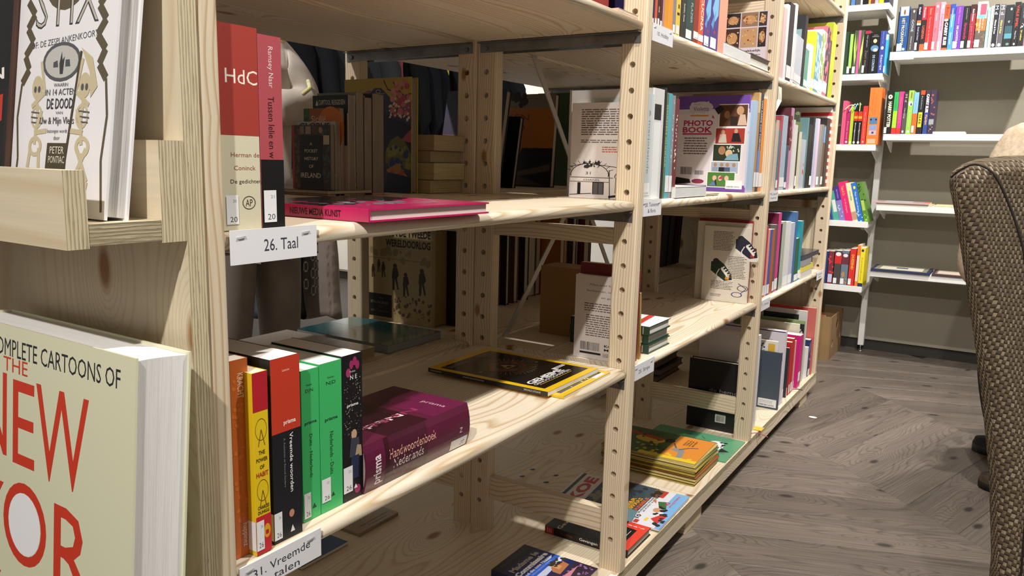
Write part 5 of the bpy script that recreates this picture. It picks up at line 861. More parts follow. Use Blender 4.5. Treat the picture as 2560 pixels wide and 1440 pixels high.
rows = [(1902, 1909, 566, 'c03444', 'narrow red book beside the second post', 0.15, 1), (1909.5, 1914, 575, 'e0968c', 'narrow salmon book beside the red one', 0.15, 1), (1914.5, 1920, 575, '3a5aa8', 'narrow royal blue book', 0.15, 1), (1920.5, 1927, 574, 'b05a34', 'narrow rust coloured book', 0.15, 0), (1927.5, 1932, 562, '5a5658', 'narrow dark grey book', 0.16, 1), (1932.5, 1940, 533, 'd03a84', 'tall magenta book on the lower shelf', 0.26, 1), (1940.5, 1944, 560, '16161a', 'thin black spine after the magenta book', 0.16, 0), (1944.5, 1953, 555, 'a9b0a4', 'grey green transparent folder', 0.18, 0), (1953.5, 1966, 556, 'd4d4d2', 'white comb bound book', 0.18, 1), (1966.5, 1976, 558, 'b4b6c6', 'lilac grey folder beside the comb bound book', 0.18, 1), (1976.5, 1982, 530, '3c6496', 'tall blue book reaching above the others', 0.3, 0), (1982.5, 1991, 597, '1e5a40', 'short dark green book', 0.14, 1), (1991.5, 1998, 553, '1f8a98', 'tall turquoise folder beside the green book', 0.22, 1)]
for i, (a, c, top, col, lb, W, st) in enumerate(rows):
    b = bx(lb, SM, 0.004, a, c, top, col, W=W, group=g)
    if st: b.sticker(None, 0, 1, 0.03, 0.17)
    if i == 5: b.print('back', [('r', '6a1038', 0.1, 0, 1, 0.99)])
zz = SM + 0.0003; ya = Yc(2001, 0.01, SM)
for i, (T, c, pg, lb, L) in enumerate(((0.026, 'c6c2b8', 'c9c6bc', 'white paperback at the bottom of the flat pile', 0.2), (0.02, 'c9b83a', 'd0c050', 'yellow paperback in the flat pile', 0.21), (0.026, '2c4a70', '8a8a8c', 'blue book in the flat pile', 0.17), (0.018, '26262e', '3a3a44', 'black glossy box lid on top of the flat pile', 0.31))):
    fl(lb + ' in the far bay', zz, -0.14, ya + 0.002, 0.15, T, min(L, 1.985 - ya), c, ang=0, group='flat pile on the lower shelf', pages=pg, pages2=pg, coat=0.6 if i == 3 else 0); zz += T + 0.0003
g = 'large books on the platform of the far bay'
def pb_(lb, pl, pr, top, col, W, **k): return bx(lb, SP, 0.006, pl, pr, top, col, W=W, group=g, **k)
b = pb_('thin white and red magazine standing beside the second post', 1880, 1886, 760, 'dad6d8', 0.2)
hz = lambda py, y, x=0.0: Zr(py, x, y) - SP
b = bd('large slate blue board book leaning out at the platform front', SP, 0.020, 1.385, 0.008, 0.215, hz(882, 1.385), '3a4754', hard=True, group=g)
b.print('back', [('r', 'dfe0e2', 0.66, 0.03, 0.97, 0.17), ('lines', '8a8a90', 0.69, 0.09, 0.93, 0.15, 4), ('bar', '3a3a3e', 0.69, 0.045, 0.94, 0.075)])
b = bd('small white book with black dots standing behind the slate blue book', SP, -0.0, 1.4, 0.012, 0.19, hz(855, 1.4), 'd8d6d2', group=g)
b.print('back', [('spots', '1c1c1e', 0.05, 0.84, 0.8, 0.98, 22, 0.012, 0.03, 4), ('r', 'd8a83c', 0.82, 0.8, 0.95, 0.96)])
b = bd('white management book with red capitals on its back cover', SP, 0.012, 1.455, 0.03, 0.24, hz(829, 1.455), 'cfc8cf', group=g, hard=True)
b.print('back', [('t', 'b83a34', 'BOEK VAN HET MANAGEMENT', 0.5, 0.86, 0.62, 0.03, 0, 0.02), ('lines', '8a7a80', 0.2, 0.8, 0.7, 0.83, 2), ('r', '3a2c68', 0.0, 0.985, 1, 1), ('p', '15151a', [(0.76, 0.6), (0.98, 0.6), (0.98, 0.72)])]); b.sticker(None, 0, 1, 0.03, 0.2)
for T, c, py, yy, lb in ((0.01, '2a2c34', 870, 1.565, 'thin black paperback on the platform'), (0.02, 'b8282c', 856, 1.6, 'red paperback, first of two alike'), (0.024, 'b03024', 847, 1.632, 'red paperback, second of two alike'), (0.014, 'd89a9c', 852, 1.67, 'pale pink booklet beside the red pair')):
    b = bd(lb + ' in the far bay', SP, 0.006, yy, T, 0.15, hz(py, yy), c, group=g); b.sticker(None, 0, 1, 0.04, 0.2)
b = bd('broad bright pink binder on the platform of the far bay', SP, 0.012, 1.725, 0.05, 0.19, hz(839, 1.725), 'c81f78', group=g); b.sticker(None, 0.05, 0.75, 0.12, 0.3)
b = bd('cream book with rounded corners standing behind the pink binder', SP, -0.01, 1.79, 0.012, 0.24, hz(812, 1.79), 'd4d0bc', group=g)
b = bd('green landscape photo book behind the cream book', SP, 0.004, 1.815, 0.014, 0.29, hz(803, 1.815), '8a9a6a', group=g, hard=True)
b.print('back', [('r', '5c7040', 0, 0.7, 1, 0.9), ('r', '15161a', 0.62, 0.78, 1, 0.95), ('spots', 'c8c4c0', 0.64, 0.8, 0.98, 0.94, 10, 0.01, 0.03, 3)])
b = bd('black and white magazine with a dark photograph behind the pink binder', SP, 0.004, 1.85, 0.012, 0.32, hz(778, 1.85), 'c8c4c4', group=g)
b.print('back', [('r', '1c1e1c', 0.45, 0.78, 0.9, 0.94), ('r', '3a2c2c', 0.0, 0.9, 0.4, 1), ('lines', '4a4a4a', 0.12, 0.7, 0.4, 0.86, 7)])
b = bd('thin white book near the third post', SP, 0.008, 1.905, 0.018, 0.18, hz(868, 1.905), 'e0dedc', group=g)
b = bd('navy patterned book last on the platform before the third post', SP, 0.008, 1.935, 0.034, 0.2, hz(850, 1.935), '26305c', group=g)
b.print('spine', [('spots', '7a8ab8', 0.1, 0.4, 0.9, 0.95, 16, 0.1, 0.25, 3)]); b.sticker(None, 0, 1, 0.03, 0.2)
b = bd('large red translucent folder, tallest on the platform', SP, 0.014, 1.978, 0.01, 0.345, hz(770, 1.978), 'c8483c', group=g)
b.print('back', [('r', 'c86860', 0.9, 0, 1, 1)])
# ======================= shelf label cards
def card(label, pl, pr, zc, lines, th=0.034, x=0.0205):
    y0, y1 = Yc(pl, x, zc), Yc(pr, x, zc); zt = zc + 0.0115; zb = zt - th
    t = thing('shelf_label', label, 'label', (x, (y0 + y1) / 2, zb), group='white section labels stapled to the shelves')
    MB().box((x, y0, zb), (x + 0.0016, y1, zt), mat('e6e6ea', 0.5)).build('card', t)
    f = Face((x + 0.0016, y0, zb), (0, 1, 0), (0, 0, 1), y1 - y0, th)
    art(t, f, lines, 'lettering')
    m = MB(); w = (y1 - y0)
    for a in (0.11, 0.86): m.tube([(x + 0.0012, y0 + a * w - 0.005, zt - 0.0075), (x + 0.0027, y0 + a * w - 0.0045, zt - 0.0073), (x + 0.0027, y0 + a * w + 0.0045, zt - 0.0063), (x + 0.0012, y0 + a * w + 0.005, zt - 0.0062)], 0.0005, mat('b8b8bc', 0.3, 0.6), n=6)
    m.build('staple', t)
INK = '3a3a44'
card('white label reading 26. Taal on the middle shelf', 574, 789, 0.023, [('t', INK, '26. Taal', 0.56, 0.5, 0.4, 0.36)])
card('white label reading 31. Vreemde talen on the lower shelf', 597, 800, -0.327, [('t', INK, '31. Vreemde', 0.5, 0.62, 0.7, 0.28, 2), ('t', INK, 'talen', 0.55, 0.22, 0.32, 0.26)])
card('white label reading 10. Hobby on the upper shelf', 1630, 1681, 0.373, [('t', INK, '10. Hobby', 0.5, 0.45, 0.55, 0.32)])
card('white label reading 28. Tuinieren & flora', 1603, 1652, 0.023, [('t', INK, '28. Tuinieren', 0.5, 0.7, 0.7, 0.24), ('t', INK, '& flora', 0.5, 0.32, 0.4, 0.24)])
card('white label reading 25. Strips on the lower shelf', 1583, 1634, -0.327, [('t', INK, '25. Strips', 0.5, 0.45, 0.55, 0.32)])
card('small white label on the middle shelf of the far bay', 1923, 1944, 0.023, [('t', INK, '6. Lichaam', 0.5, 0.68, 0.7, 0.2), ('t', INK, '& geneesk.', 0.5, 0.3, 0.7, 0.2)])
card('small white label reading 11. Overig on the far bay', 1900, 1924, -0.327, [('t', INK, '11. Overig', 0.5, 0.5, 0.7, 0.3)])
card('small white label at the right end of the far bay lower shelf', 2042, 2056, -0.327, [('t', INK, '12. Maatsch.', 0.5, 0.65, 0.8, 0.2), ('t', INK, 'wetens.', 0.5, 0.3, 0.5, 0.2)])
# hanging paper tag under the upper shelf at the second post, ribbon marks
t = MB().poly([(0.022, 1.04, 0.352), (0.026, 1.065, 0.35), (0.03, 1.06, 0.31), (0.02, 1.035, 0.272), (0.014, 1.03, 0.276), (0.02, 1.05, 0.315)], mat('e8e0cc', 0.6), [(0, 1, 2, 5), (5, 2, 3, 4)]).build('paper_strip'); tag(t, 'curled cream paper strip hanging from the upper shelf by the second post', 'paper')
t = MB().box((0.0, 1.115, ZB + 0.001), (0.034, 1.15, ZB + 0.004), mat('e8b83c', 0.5)).build('bookmark', bevel=0.0008); tag(t, 'yellow paper bookmark lying at the foot of the second post', 'bookmark')
t = MB().tube([(0.01, 1.07, ZB + 0.003), (0.027, 1.09, ZB + 0.003), (0.035, 1.12, ZB - 0.01), (0.045, 1.16, ZB - 0.03)], 0.0014, mat('d86a78', 0.6), n=6).build('ribbon'); tag(t, 'pink ribbon trailing over the platform edge by the second post', 'ribbon')
t = MB().tube([(0.0, 1.70, ZB + 0.002), (0.025, 1.715, ZB + 0.0022), (0.035, 1.73, ZB - 0.004)], 0.0014, mat('1c2440', 0.6), n=6).build('ribbon'); tag(t, 'navy reading ribbon lying over the platform edge near the pink binder', 'ribbon')
m = MB(); c = on(2032, 1044, z=FLZ); m.poly([(c.x + 0.016 * math.cos(a * math.pi / 6), c.y + 0.012 * math.sin(a * math.pi / 6), FLZ + 0.0018) for a in range(12)], mat('e4dfd2', 0.6)); t = m.build('paper_scrap'); tag(t, 'tiny cream paper scrap lying on the dark floor', 'paper')
# ======================= wall shelving at the back: uprights, shelves, rows of books
white = mat('e6e6e2', 0.45)
YF, YB = 2.80, 3.06
for i, (xu, lb) in enumerate(((0.041, 'white upright with adjustable foot between the two wall shelf columns'), (0.695, 'white upright with adjustable foot behind the armchair'), (-0.62, 'white upright behind the pine shelving unit'))):
    U = thing('shelf_upright', lb, 'upright', (xu + 0.015, 3.07, FLZ))
    MB().prism(rrect(xu, 3.05, xu + 0.03, 3.085, 0.004, 3), FLZ + 0.036, 1.3, 2, white).build('post', U)
    m = MB(); m.tube([(xu + 0.015, 3.067, FLZ + 0.006), (xu + 0.015, 3.067, FLZ + 0.038)], 0.004, chrome, n=10); m.build('foot_screw', U, smooth=True)
    m = MB(); m.tube([(xu + 0.015, 3.067, FLZ + 0.0005), (xu + 0.015, 3.067, FLZ + 0.006), (xu + 0.015, 3.067, FLZ + 0.009)], [0.017, 0.015, 0.005], chrome, n=16); m.build('foot_plate', U, smooth=True)
def wshelf(lb, x0, x1, zt, n=2):
    t = thing('wall_shelf', lb, 'shelf', ((x0 + x1) / 2, 2.93, zt - 0.03))
    MB().box((x0, YF, zt - 0.03), (x1, YB - 0.012, zt), white).build('board', t, bevel=0.0015)
    for xb in ((x0 + 0.012, x1 - 0.02)):
        m = MB(); m.prism([(YF + 0.03, zt - 0.031), (YB - 0.012, zt - 0.031), (YB - 0.012, zt - 0.085), (YB - 0.04, zt - 0.085), (YF + 0.07, zt - 0.042)], xb, xb + 0.004, 0, white) if False else None
        P = [(YF + 0.03, zt - 0.0305), (YB - 0.0125, zt - 0.0305), (YB - 0.0125, zt - 0.085), (YB - 0.05, zt - 0.08), (YF + 0.05, zt - 0.04)]
        m = MB(); n_ = len(P); V = [(xb, y, z) for y, z in P] + [(xb + 0.004, y, z) for y, z in P]
        m.poly(V, white, [(i, (i + 1) % n_, n_ + (i + 1) % n_, n_ + i) for i in range(n_)] + [tuple(reversed(range(n_))), tuple(range(n_, 2 * n_))]); m.build('bracket', t)
RZ = [0.668, 0.281, -0.062, -0.395]; LZ = [0.902, 0.572, 0.230, -0.153, -0.484]
for z, s in zip(RZ, ('top white wall shelf of the right column, full of youth novels', 'second white wall shelf of the right column, half empty', 'third white wall shelf of the right column with flat magazines', 'lowest white wall shelf of the right column with flat picture books')): wshelf(s, 0.100, 0.69, z)
for z, s in zip(LZ, ('topmost white wall shelf of the left column', 'second white wall shelf of the left column', 'third white wall shelf of the left column', 'fourth white wall shelf of the left column with leaning books', 'lowest white wall shelf of the left column above the cardboard box')): wshelf(s, -0.60, 0.070, z)
YS = 2.806
def wrow(z, rows, g, y=YS, lean=0.0):
    for r_ in rows:
        a, c, top, col, lb = r_[:5]; b = bf(lb, z, y, a, c, top, col, W=0.14, group=g, lean=lean if len(r_) < 7 else r_[6], coat=0.2)
        if len(r_) > 5 and r_[5]: b.print('spine', r_[5])
T_ = lambda c, s, cy, L, w=0.45, cx=0.5, b_=0.0: ('t', c, s, cx, cy, L, w, ROT, b_)
ST = ('r', 'e9e9ea', 0.0, 0.03, 0.5, 0.19)
wrow(RZ[0], [
 (2237, 2239.3, 30, '15171c', 'thin black spine, first on the top right wall shelf'),
 (2239.5, 2265, 17, '1f4f8c', 'thick blue novel with yellow capitals on the top right wall shelf', [('r', 'd4e0ec', 0.1, 0.8, 0.9, 1), ('e', '7a5a2c', 0.5, 0.88, 0.1, 0.06), T_('d8c890', 'HET PROGRAMMA', 0.45, 0.6, 0.3, 0.45, 0.02), T_('a8c4dc', 'Suzanne Young', 0.5, 0.3, 0.12, 0.75), ST, ('r', 'e9e9ea', 0.55, 0.04, 0.8, 0.09)]),
 (2266, 2283, 21, '4a4648', 'grey black novel with ice blue lettering', [('e', 'd8d8d8', 0.55, 0.93, 0.14, 0.03), T_('bcd8ec', 'GONE', 0.6, 0.28, 0.34), T_('e4e4e6', 'Michael Grant', 0.2, 0.3, 0.16)]),
 (2284, 2295.5, 11, '1c1c34', 'navy novel with orange and white band', [('r', 'e8703a', 0.05, 0.6, 0.95, 0.66), ('r', 'e9e4e0', 0.05, 0.56, 0.95, 0.6), T_('e4e4e8', 'Hacker', 0.86, 0.16, 0.4, 0.5, 0.02), T_('e4e4e8', 'Daniel van Oosten', 0.38, 0.28, 0.3), ST]),
 (2296, 2308, 16, '28211f', 'black novel with red top and orange foot', [('r', 'b82c38', 0, 0.7, 1, 1), T_('f0dcdc', 'Francine', 0.86, 0.22, 0.4, 0.5, 0.02), T_('e0604a', 'UGENIA', 0.42, 0.3, 0.5, 0.5, 0.02), ('r', 'e0602c', 0, 0, 1, 0.16)]),
 (2308.5, 2326, 15, 'dc2a2c', 'bright red novel, broadest of the red ones', [T_('f0a8a0', 'Tussen hier en de horizon', 0.45, 0.62, 0.22), T_('f0a8a0', 'Simone', 0.88, 0.14, 0.3), ST]),
 (2326.5, 2339.5, 6, 'ee7080', 'coral pink novel next to the bright red one', [('e', 'f4dcdc', 0.5, 0.92, 0.2, 0.03), T_('f4c8c8', 'Suzanne', 0.7, 0.16, 0.4), T_('8a3040', 'Amber', 0.42, 0.1, 0.3), ST]),
 (2340, 2351.5, 5, 'f09cac', 'light pink novel with purple curly lettering', [('e', 'fae0e4', 0.5, 0.9, 0.25, 0.04), T_('8a4880', 'Doortje', 0.58, 0.34, 0.6, 0.5, 0.01), ST]),
 (2352, 2365.5, 11, '15131a', 'black novel with orange head and large white capitals', [('r', 'c8502c', 0, 0.68, 1, 1), T_('3a1a14', 'Bizar', 0.84, 0.2, 0.5), ('e', 'e8c8b4', 0.4, 0.66, 0.4, 0.03), T_('f0f0f0', 'CARRY SLEE', 0.36, 0.5, 0.6, 0.5, 0.05), ('r', 'd85a2c', 0, 0, 1, 0.05)]),
 (2366, 2378.5, 10, '4a94d4', 'sky blue novel with deep blue head', [('r', '2a4aa4', 0, 0.78, 1, 1), T_('e4ecf4', 'Lisette Blankenstein', 0.7, 0.4, 0.3), T_('d4e0f0', 'Zeven wensen', 0.25, 0.26, 0.4)]),
 (2379, 2398.5, 15, '6a3ca0', 'purple novel with pink script and white capitals', [T_('e070c0', 'Cathy Hopkins', 0.78, 0.38, 0.26, 0.5, 0.01), T_('ece4f4', 'DE LAATSTE BLIK', 0.3, 0.5, 0.26, 0.45, 0.02), ST]),
 (2399, 2415.5, 15, '19171a', 'black novel with pink mirrored lettering', [T_('b8b8bc', 'Jacqueline Wilson', 0.82, 0.26, 0.2), T_('d82c78', 'Hartsvriendin', 0.42, 0.38, 0.44), ST]),
 (2416, 2431, 11, '8a2434', 'dark red mottled novel', [('r', '3a1818', 0, 0.8, 1, 1), T_('e8dcdc', 'Gele Sneeuw', 0.76, 0.28, 0.3, 0.5, 0.02), T_('d07080', 'Lucas en Co', 0.36, 0.3, 0.24), ('spots', 'a83a4c', 0, 0.1, 1, 0.7, 14, 0.1, 0.2, 3), ST]),
 (2432.5, 2458, 4, 'ebe5d6', 'broad cream novel with pink panel and brown picture', [('r', 'd84c60', 0.3, 0.72, 0.9, 0.95), ('r', '6aa8c4', 0.1, 0.62, 0.9, 0.72), ('r', 'c86a34', 0, 0.36, 1, 0.64), ('r', '5c5048', 0, 0, 1, 0.38), ('spots', 'd8a04c', 0, 0.4, 0.4, 0.56, 8, 0.08, 0.14, 3), ('spots', '7a6a5c', 0, 0.05, 1, 0.36, 18, 0.06, 0.14, 4), T_('f0e8e0', 'Thijs en de', 0.55, 0.26, 0.14, 0.66, 0.02), T_('f0e8e0', 'wondere reis', 0.5, 0.34, 0.14, 0.4, 0.02), ST]),
 (2459, 2466.5, 19, '9fd8c4', 'slim mint green book on the top right wall shelf', [T_('3a7a6c', 'Fred', 0.9, 0.06, 0.4), T_('6aa898', 'Een zomer vol wind', 0.5, 0.4, 0.2)]),
 (2467, 2473.5, 15, 'c9c8b4', 'slim pale book with dark edge beside the mint one', None),
 (2474, 2488, 11, '1d1d26', 'black novel with white script, first of the two alike', [('r', 'e4e4d8', 0, 0, 0.08, 1), T_('dce8f4', 'M d', 0.87, 0.2, 0.55), T_('f0f0f4', 'Maren & Yvon', 0.48, 0.32, 0.3, 0.5, 0.03), ('e', 'b8b0c0', 0.5, 0.06, 0.3, 0.04)]),
 (2488.5, 2503.5, 11, '57535a', 'grey novel with white and yellow script', [('r', 'e4e4d8', 0, 0, 0.06, 1), T_('f0f4f4', 'M d', 0.87, 0.22, 0.55), T_('e8d44c', 'Water & Vuur', 0.48, 0.32, 0.3, 0.5, 0.03), ('e', 'b8b8bc', 0.5, 0.06, 0.3, 0.04)]),
 (2504, 2525, 12, '1c2226', 'black novel fading to teal in its lower half', [('r', '2c5058', 0.12, 0.3, 1, 0.5), ('r', '4c8c98', 0.12, 0.2, 1, 0.32), ('e', 'd8d8d8', 0.65, 0.9, 0.12, 0.03), T_('c8d4d8', 'ijs', 0.6, 0.05, 0.3), ('e', '6a8a78', 0.6, 0.07, 0.2, 0.03)]),
 (2525.5, 2541, 5, '18171a', 'black novel with large red capitals', [T_('d8382c', 'VALS SPEL', 0.68, 0.5, 0.4, 0.55, 0.02), T_('d0d0d0', 'Mirjam Mous', 0.26, 0.18, 0.3), ('e', 'e0dcd0', 0.5, 0.06, 0.16, 0.025)]),
 (2541.5, 2556, 7, '1f2024', 'black novel with yellow title beside the red capitals', [T_('8a9aa8', 'JULES DE WIT', 0.8, 0.3, 0.3), ('spots', 'e4e4e4', 0.1, 0.42, 0.9, 0.54, 6, 0.1, 0.2, 4), T_('d8c84c', '24 weken', 0.26, 0.24, 0.3, 0.5, 0.02)]),
 (2557, 2567, 14, 'c46a70', 'dusty pink novel at the far right of the top wall shelf', None)], 'youth novels on the top right wall shelf')
wrow(RZ[1], [
 (2208, 2226, 227, '15140f', 'black novel with cream title and fish emblem', [T_('ece8c8', 'HARRY POTTER', 0.45, 0.6, 0.5, 0.55, 0.04), ('e', 'ece8c8', 0.5, 0.86, 0.3, 0.05), ('e', '15140f', 0.5, 0.86, 0.1, 0.015), ('r', 'e9e9ea', 0.0, 0.02, 0.35, 0.16)]),
 (2226.5, 2238, 230, '2fae58', 'green book with lime lower half and red foot', [('r', 'a8d42c', 0.05, 0.15, 0.95, 0.55), ('r', 'd8342c', 0, 0, 1, 0.15), T_('1c7a38', 'Hoe overleef ik', 0.75, 0.3, 0.3)]),
 (2238.5, 2250, 229, 'd83a88', 'magenta book with orange lettering and red foot', [('r', 'd8342c', 0, 0, 1, 0.14), T_('f0785c', 'Hoe overleef ik', 0.55, 0.6, 0.4)]),
 (2251, 2261.5, 231, '3a363c', 'black and grey book with pink script', [('r', '57504f', 0, 0, 1, 0.5), T_('e8a8b8', 'M d', 0.86, 0.18, 0.5), T_('e4e4e4', 'Hartslag', 0.5, 0.24, 0.3, 0.4), ('e', 'e4e4e4', 0.4, 0.06, 0.25, 0.03)]),
 (2262, 2275, 226, '94c850', 'lime green book with a small football picture', [('r', 'a83a34', 0.45, 0.82, 0.65, 0.96), ('e', 'e8eef0', 0.5, 0.7, 0.45, 0.06), ('e', '2a3a5c', 0.62, 0.68, 0.16, 0.03), T_('d8eca8', 'Koning voetbal', 0.36, 0.36, 0.3), ('e', 'eef4e4', 0.5, 0.06, 0.25, 0.03)]),
 (2275.5, 2288, 231, '7cb8e8', 'light blue book with orange lower half', [('r', 'ec6a24', 0, 0, 1, 0.5), T_('9a6a9c', 'Vet geheim', 0.72, 0.34, 0.4), ('r', 'e9e9ea', 0.05, 0.04, 0.55, 0.2)]),
 (2289, 2303, 226, '1e1d20', 'black book with yellow label and orange head', [('r', 'c84a24', 0.2, 0.9, 1, 1), ('r', 'e8e02c', 0.1, 0.16, 0.8, 0.5), T_('2c2a10', 'SLEE', 0.34, 0.24, 0.4, 0.45, 0.03), T_('b8bcc4', 'Radeloos', 0.72, 0.3, 0.2)]),
 (2304.5, 2316, 225, '32488c', 'blue novel with big white capitals and orange title', [('r', '3a2c3c', 0, 0.5, 1, 1), T_('f2f2f4', 'CARRY SLEE', 0.7, 0.42, 0.6, 0.5, 0.05), T_('d8945c', 'Spijt', 0.33, 0.24, 0.5, 0.5, 0.05)]),
 (2316.5, 2331, 225, '3a2c48', 'dark patchwork photo novel, last of its row', [('spots', '9a5a48', 0.1, 0.4, 0.9, 0.95, 10, 0.1, 0.3, 3), ('r', '98a0a0', 0.1, 0.22, 0.95, 0.34), ('spots', 'b8a85c', 0.1, 0.06, 0.9, 0.22, 8, 0.08, 0.16, 4)])], 'youth novels on the second right wall shelf')
b = fl('cream paperback lying flat on the second right wall shelf', RZ[1] + 0.0003, Xc(2331, 2.81, RZ[1]), 2.812, 0.13, 0.012, Xc(2412, 2.81, RZ[1]) - Xc(2331, 2.81, RZ[1]), 'e8e4cc', ang=90, pages='e4e0c8', pages2='d8d0b0')
b.e.matrix_basis = Matrix.Translation((Xc(2412, 2.81, RZ[1]) - Xc(2331, 2.81, RZ[1]), 0, 0)) @ b.e.matrix_basis
wrow(LZ[0], [(2096, 2106, -40, '3aa05c', 'green spine at the left of the topmost shelf'), (2106.5, 2114, -44, 'e05a1c', 'orange spine on the topmost shelf'), (2114.5, 2125, -50, '8a8a3c', 'olive spine on the topmost shelf'), (2126.5, 2137, -55, '5a8ac8', 'light blue spine on the topmost shelf'), (2138, 2150, -40, '5c5a58', 'charcoal spine on the topmost shelf'), (2150.5, 2156, -48, 'd4d6d4', 'white spine on the topmost shelf'), (2156.5, 2170, -52, '1d1a20', 'black spine on the topmost shelf'), (2170.5, 2176.5, -40, 'e8a84c', 'apricot spine on the topmost shelf'), (2177, 2186, -44, '7a3a30', 'maroon spine on the topmost shelf'), (2186.5, 2196, -50, 'b0aeb4', 'silver grey spine on the topmost shelf'), (2196.5, 2209, -46, 'ecc82c', 'yellow spine on the topmost shelf'), (2209.5, 2223, -54, '2c2c4c', 'navy spine at the right end of the topmost shelf')], 'books on the topmost left wall shelf')
wrow(LZ[1], [(2106, 2114.5, 80, '2c4a34', 'dark green spine half hidden by the pine post'), (2115, 2127.5, 80, '26302c', 'black book with a lime stripe on the second left shelf', [('r', 'a8d860', 0.25, 0.15, 0.85, 0.95), ST]), (2128, 2152, 76, '4a5a40', 'thick book with green leaves and a pink stripe', [('p', 'b8d860', [(0.05, 0.95), (0.3, 0.4), (0.2, 0.2), (0.0, 0.6)]), ('p', 'c8d86a', [(0.95, 0.9), (0.7, 0.5), (0.75, 0.1), (0.95, 0.5)]), ('p', 'e8e03c', [(0.25, 0.9), (0.35, 0.6), (0.3, 0.5)]), ('r', 'e85aa0', 0.42, 0.0, 0.66, 1.0), ('r', 'e9e9ea', 0.0, 0.03, 0.3, 0.18)]),
 (2152.5, 2168, 77, '1d1c1e', 'black book with red top on the second left shelf', [('r', 'a83048', 0.1, 0.93, 1, 1), T_('d8d8d4', 'Mijn geheim', 0.76, 0.28, 0.2), T_('8a7470', 'Zwart water', 0.35, 0.4, 0.4), ('r', 'e9e9ea', 0.0, 0.03, 0.35, 0.2)]),
 (2168.5, 2192, 82, '121215', 'thick black book with a planet picture', [('t', 'c8c8c4', 'JOHN', 0.5, 0.94, 0.4, 0.02), ('t', 'c8c8c4', 'FLANAGAN', 0.5, 0.91, 0.7, 0.02), ('e', 'e4c898', 0.5, 0.8, 0.2, 0.05), ('e', '5a88b0', 0.5, 0.62, 0.42, 0.08), ('e', 'e4eaf0', 0.6, 0.58, 0.24, 0.04), T_('a8c4e0', 'DE CORONA', 0.26, 0.4, 0.26, 0.5, 0.02)]),
 (2192.5, 2206, 77, '38489c', 'blue book with white script on the second left shelf', [T_('e4e8f4', 'Saartje', 0.26, 0.36, 0.5), ('e', 'f0f0e8', 0.5, 0.6, 0.25, 0.04), T_('a8b4dc', 'Marjolein Hof', 0.84, 0.28, 0.2)]),
 (2206.5, 2213, 86, '3aa8d0', 'slim light blue book at the right end of the second left shelf', [('r', 'bce4ec', 0, 0.86, 1, 1), ST])], 'books on the second left wall shelf')
wrow(LZ[2], [(2099, 2109, 252, 'ea5a80', 'rose pink book, first on the third left shelf', [T_('c83a64', 'Lief dagboek', 0.6, 0.4, 0.3)]), (2109.5, 2119.5, 273, 'b02464', 'magenta book on the third left shelf', [T_('f0a0c0', 'Foute boel', 0.4, 0.5, 0.3), ('e', 'f4d0dc', 0.5, 0.07, 0.3, 0.03)]), (2120, 2128, 267, 'b0cc30', 'lime book beside the magenta one', [('e', 'e8f0c0', 0.5, 0.06, 0.3, 0.03)]),
 (2128.5, 2138.5, 263, '131216', 'black diary with red and orange band, left of the pair', [('r', 'c83424', 0, 0.6, 1, 0.84), ('r', 'f0a424', 0.05, 0.66, 0.95, 0.72), T_('e8e8e8', 'Doodgewoon', 0.32, 0.46, 0.3, 0.5, 0.02), ('e', 'e8dcd0', 0.5, 0.05, 0.3, 0.035)]), (2139, 2149.5, 263, '131216', 'black diary with red and orange band, right of the pair', [('r', 'c83424', 0, 0.6, 1, 0.84), ('r', 'f0a424', 0.05, 0.66, 0.95, 0.72), T_('e8e8e8', 'Doodgewoon', 0.32, 0.46, 0.3, 0.5, 0.02), ('e', 'e8dcd0', 0.5, 0.05, 0.3, 0.035)]),
 (2150, 2161.5, 265, 'e83c34', 'vermilion book beside the black diaries', [T_('f4b8a0', 'Het jaar van de hond', 0.5, 0.66, 0.24), ('e', 'f0a890', 0.5, 0.07, 0.2, 0.03)]), (2163, 2193, 219, 'ee7c34', 'tall thick orange book with three animal faces', [T_('e0602c', 'Eten en gegeten worden', 0.76, 0.4, 0.16, 0.3), T_('e0602c', 'voor de jeugd', 0.72, 0.3, 0.16, 0.55), ('r', '5878a8', 0.16, 0.36, 0.82, 0.48), ('e', '16181c', 0.28, 0.44, 0.08, 0.015), ('e', '16181c', 0.7, 0.44, 0.08, 0.015), ('r', '8a98c0', 0.16, 0.26, 0.82, 0.345), ('r', 'c0b0c0', 0.18, 0.17, 0.8, 0.25), ('e', '4a4450', 0.5, 0.21, 0.1, 0.02), ('r', 'f0b08a', 0.12, 0.02, 0.8, 0.1)])], 'books on the third left wall shelf')
m = MB()
for q, c in ((0, 'e8e0a0'), (1, 'b8e4d4'), (2, '8ad0dc'), (3, 'c8d86a')):
    x0 = Xc(2128 + 6 * q, 2.80, LZ[2] + 0.17); zt = LZ[2] + 0.188
    m.tube([(x0 + 0.01, 2.90, zt - 0.006), (x0, 2.83, zt + 0.008 + 0.003 * q), (x0 - 0.012 + 0.006 * q, 2.803, zt + 0.002), (x0 - 0.03 + 0.012 * q, 2.797, zt - 0.018 - 0.008 * (q % 2))], 0.0022, mat(c, 0.6), n=6)
t = m.build('reading_ribbons'); tag(t, 'pastel reading ribbons draped over the two black diaries', 'ribbon')
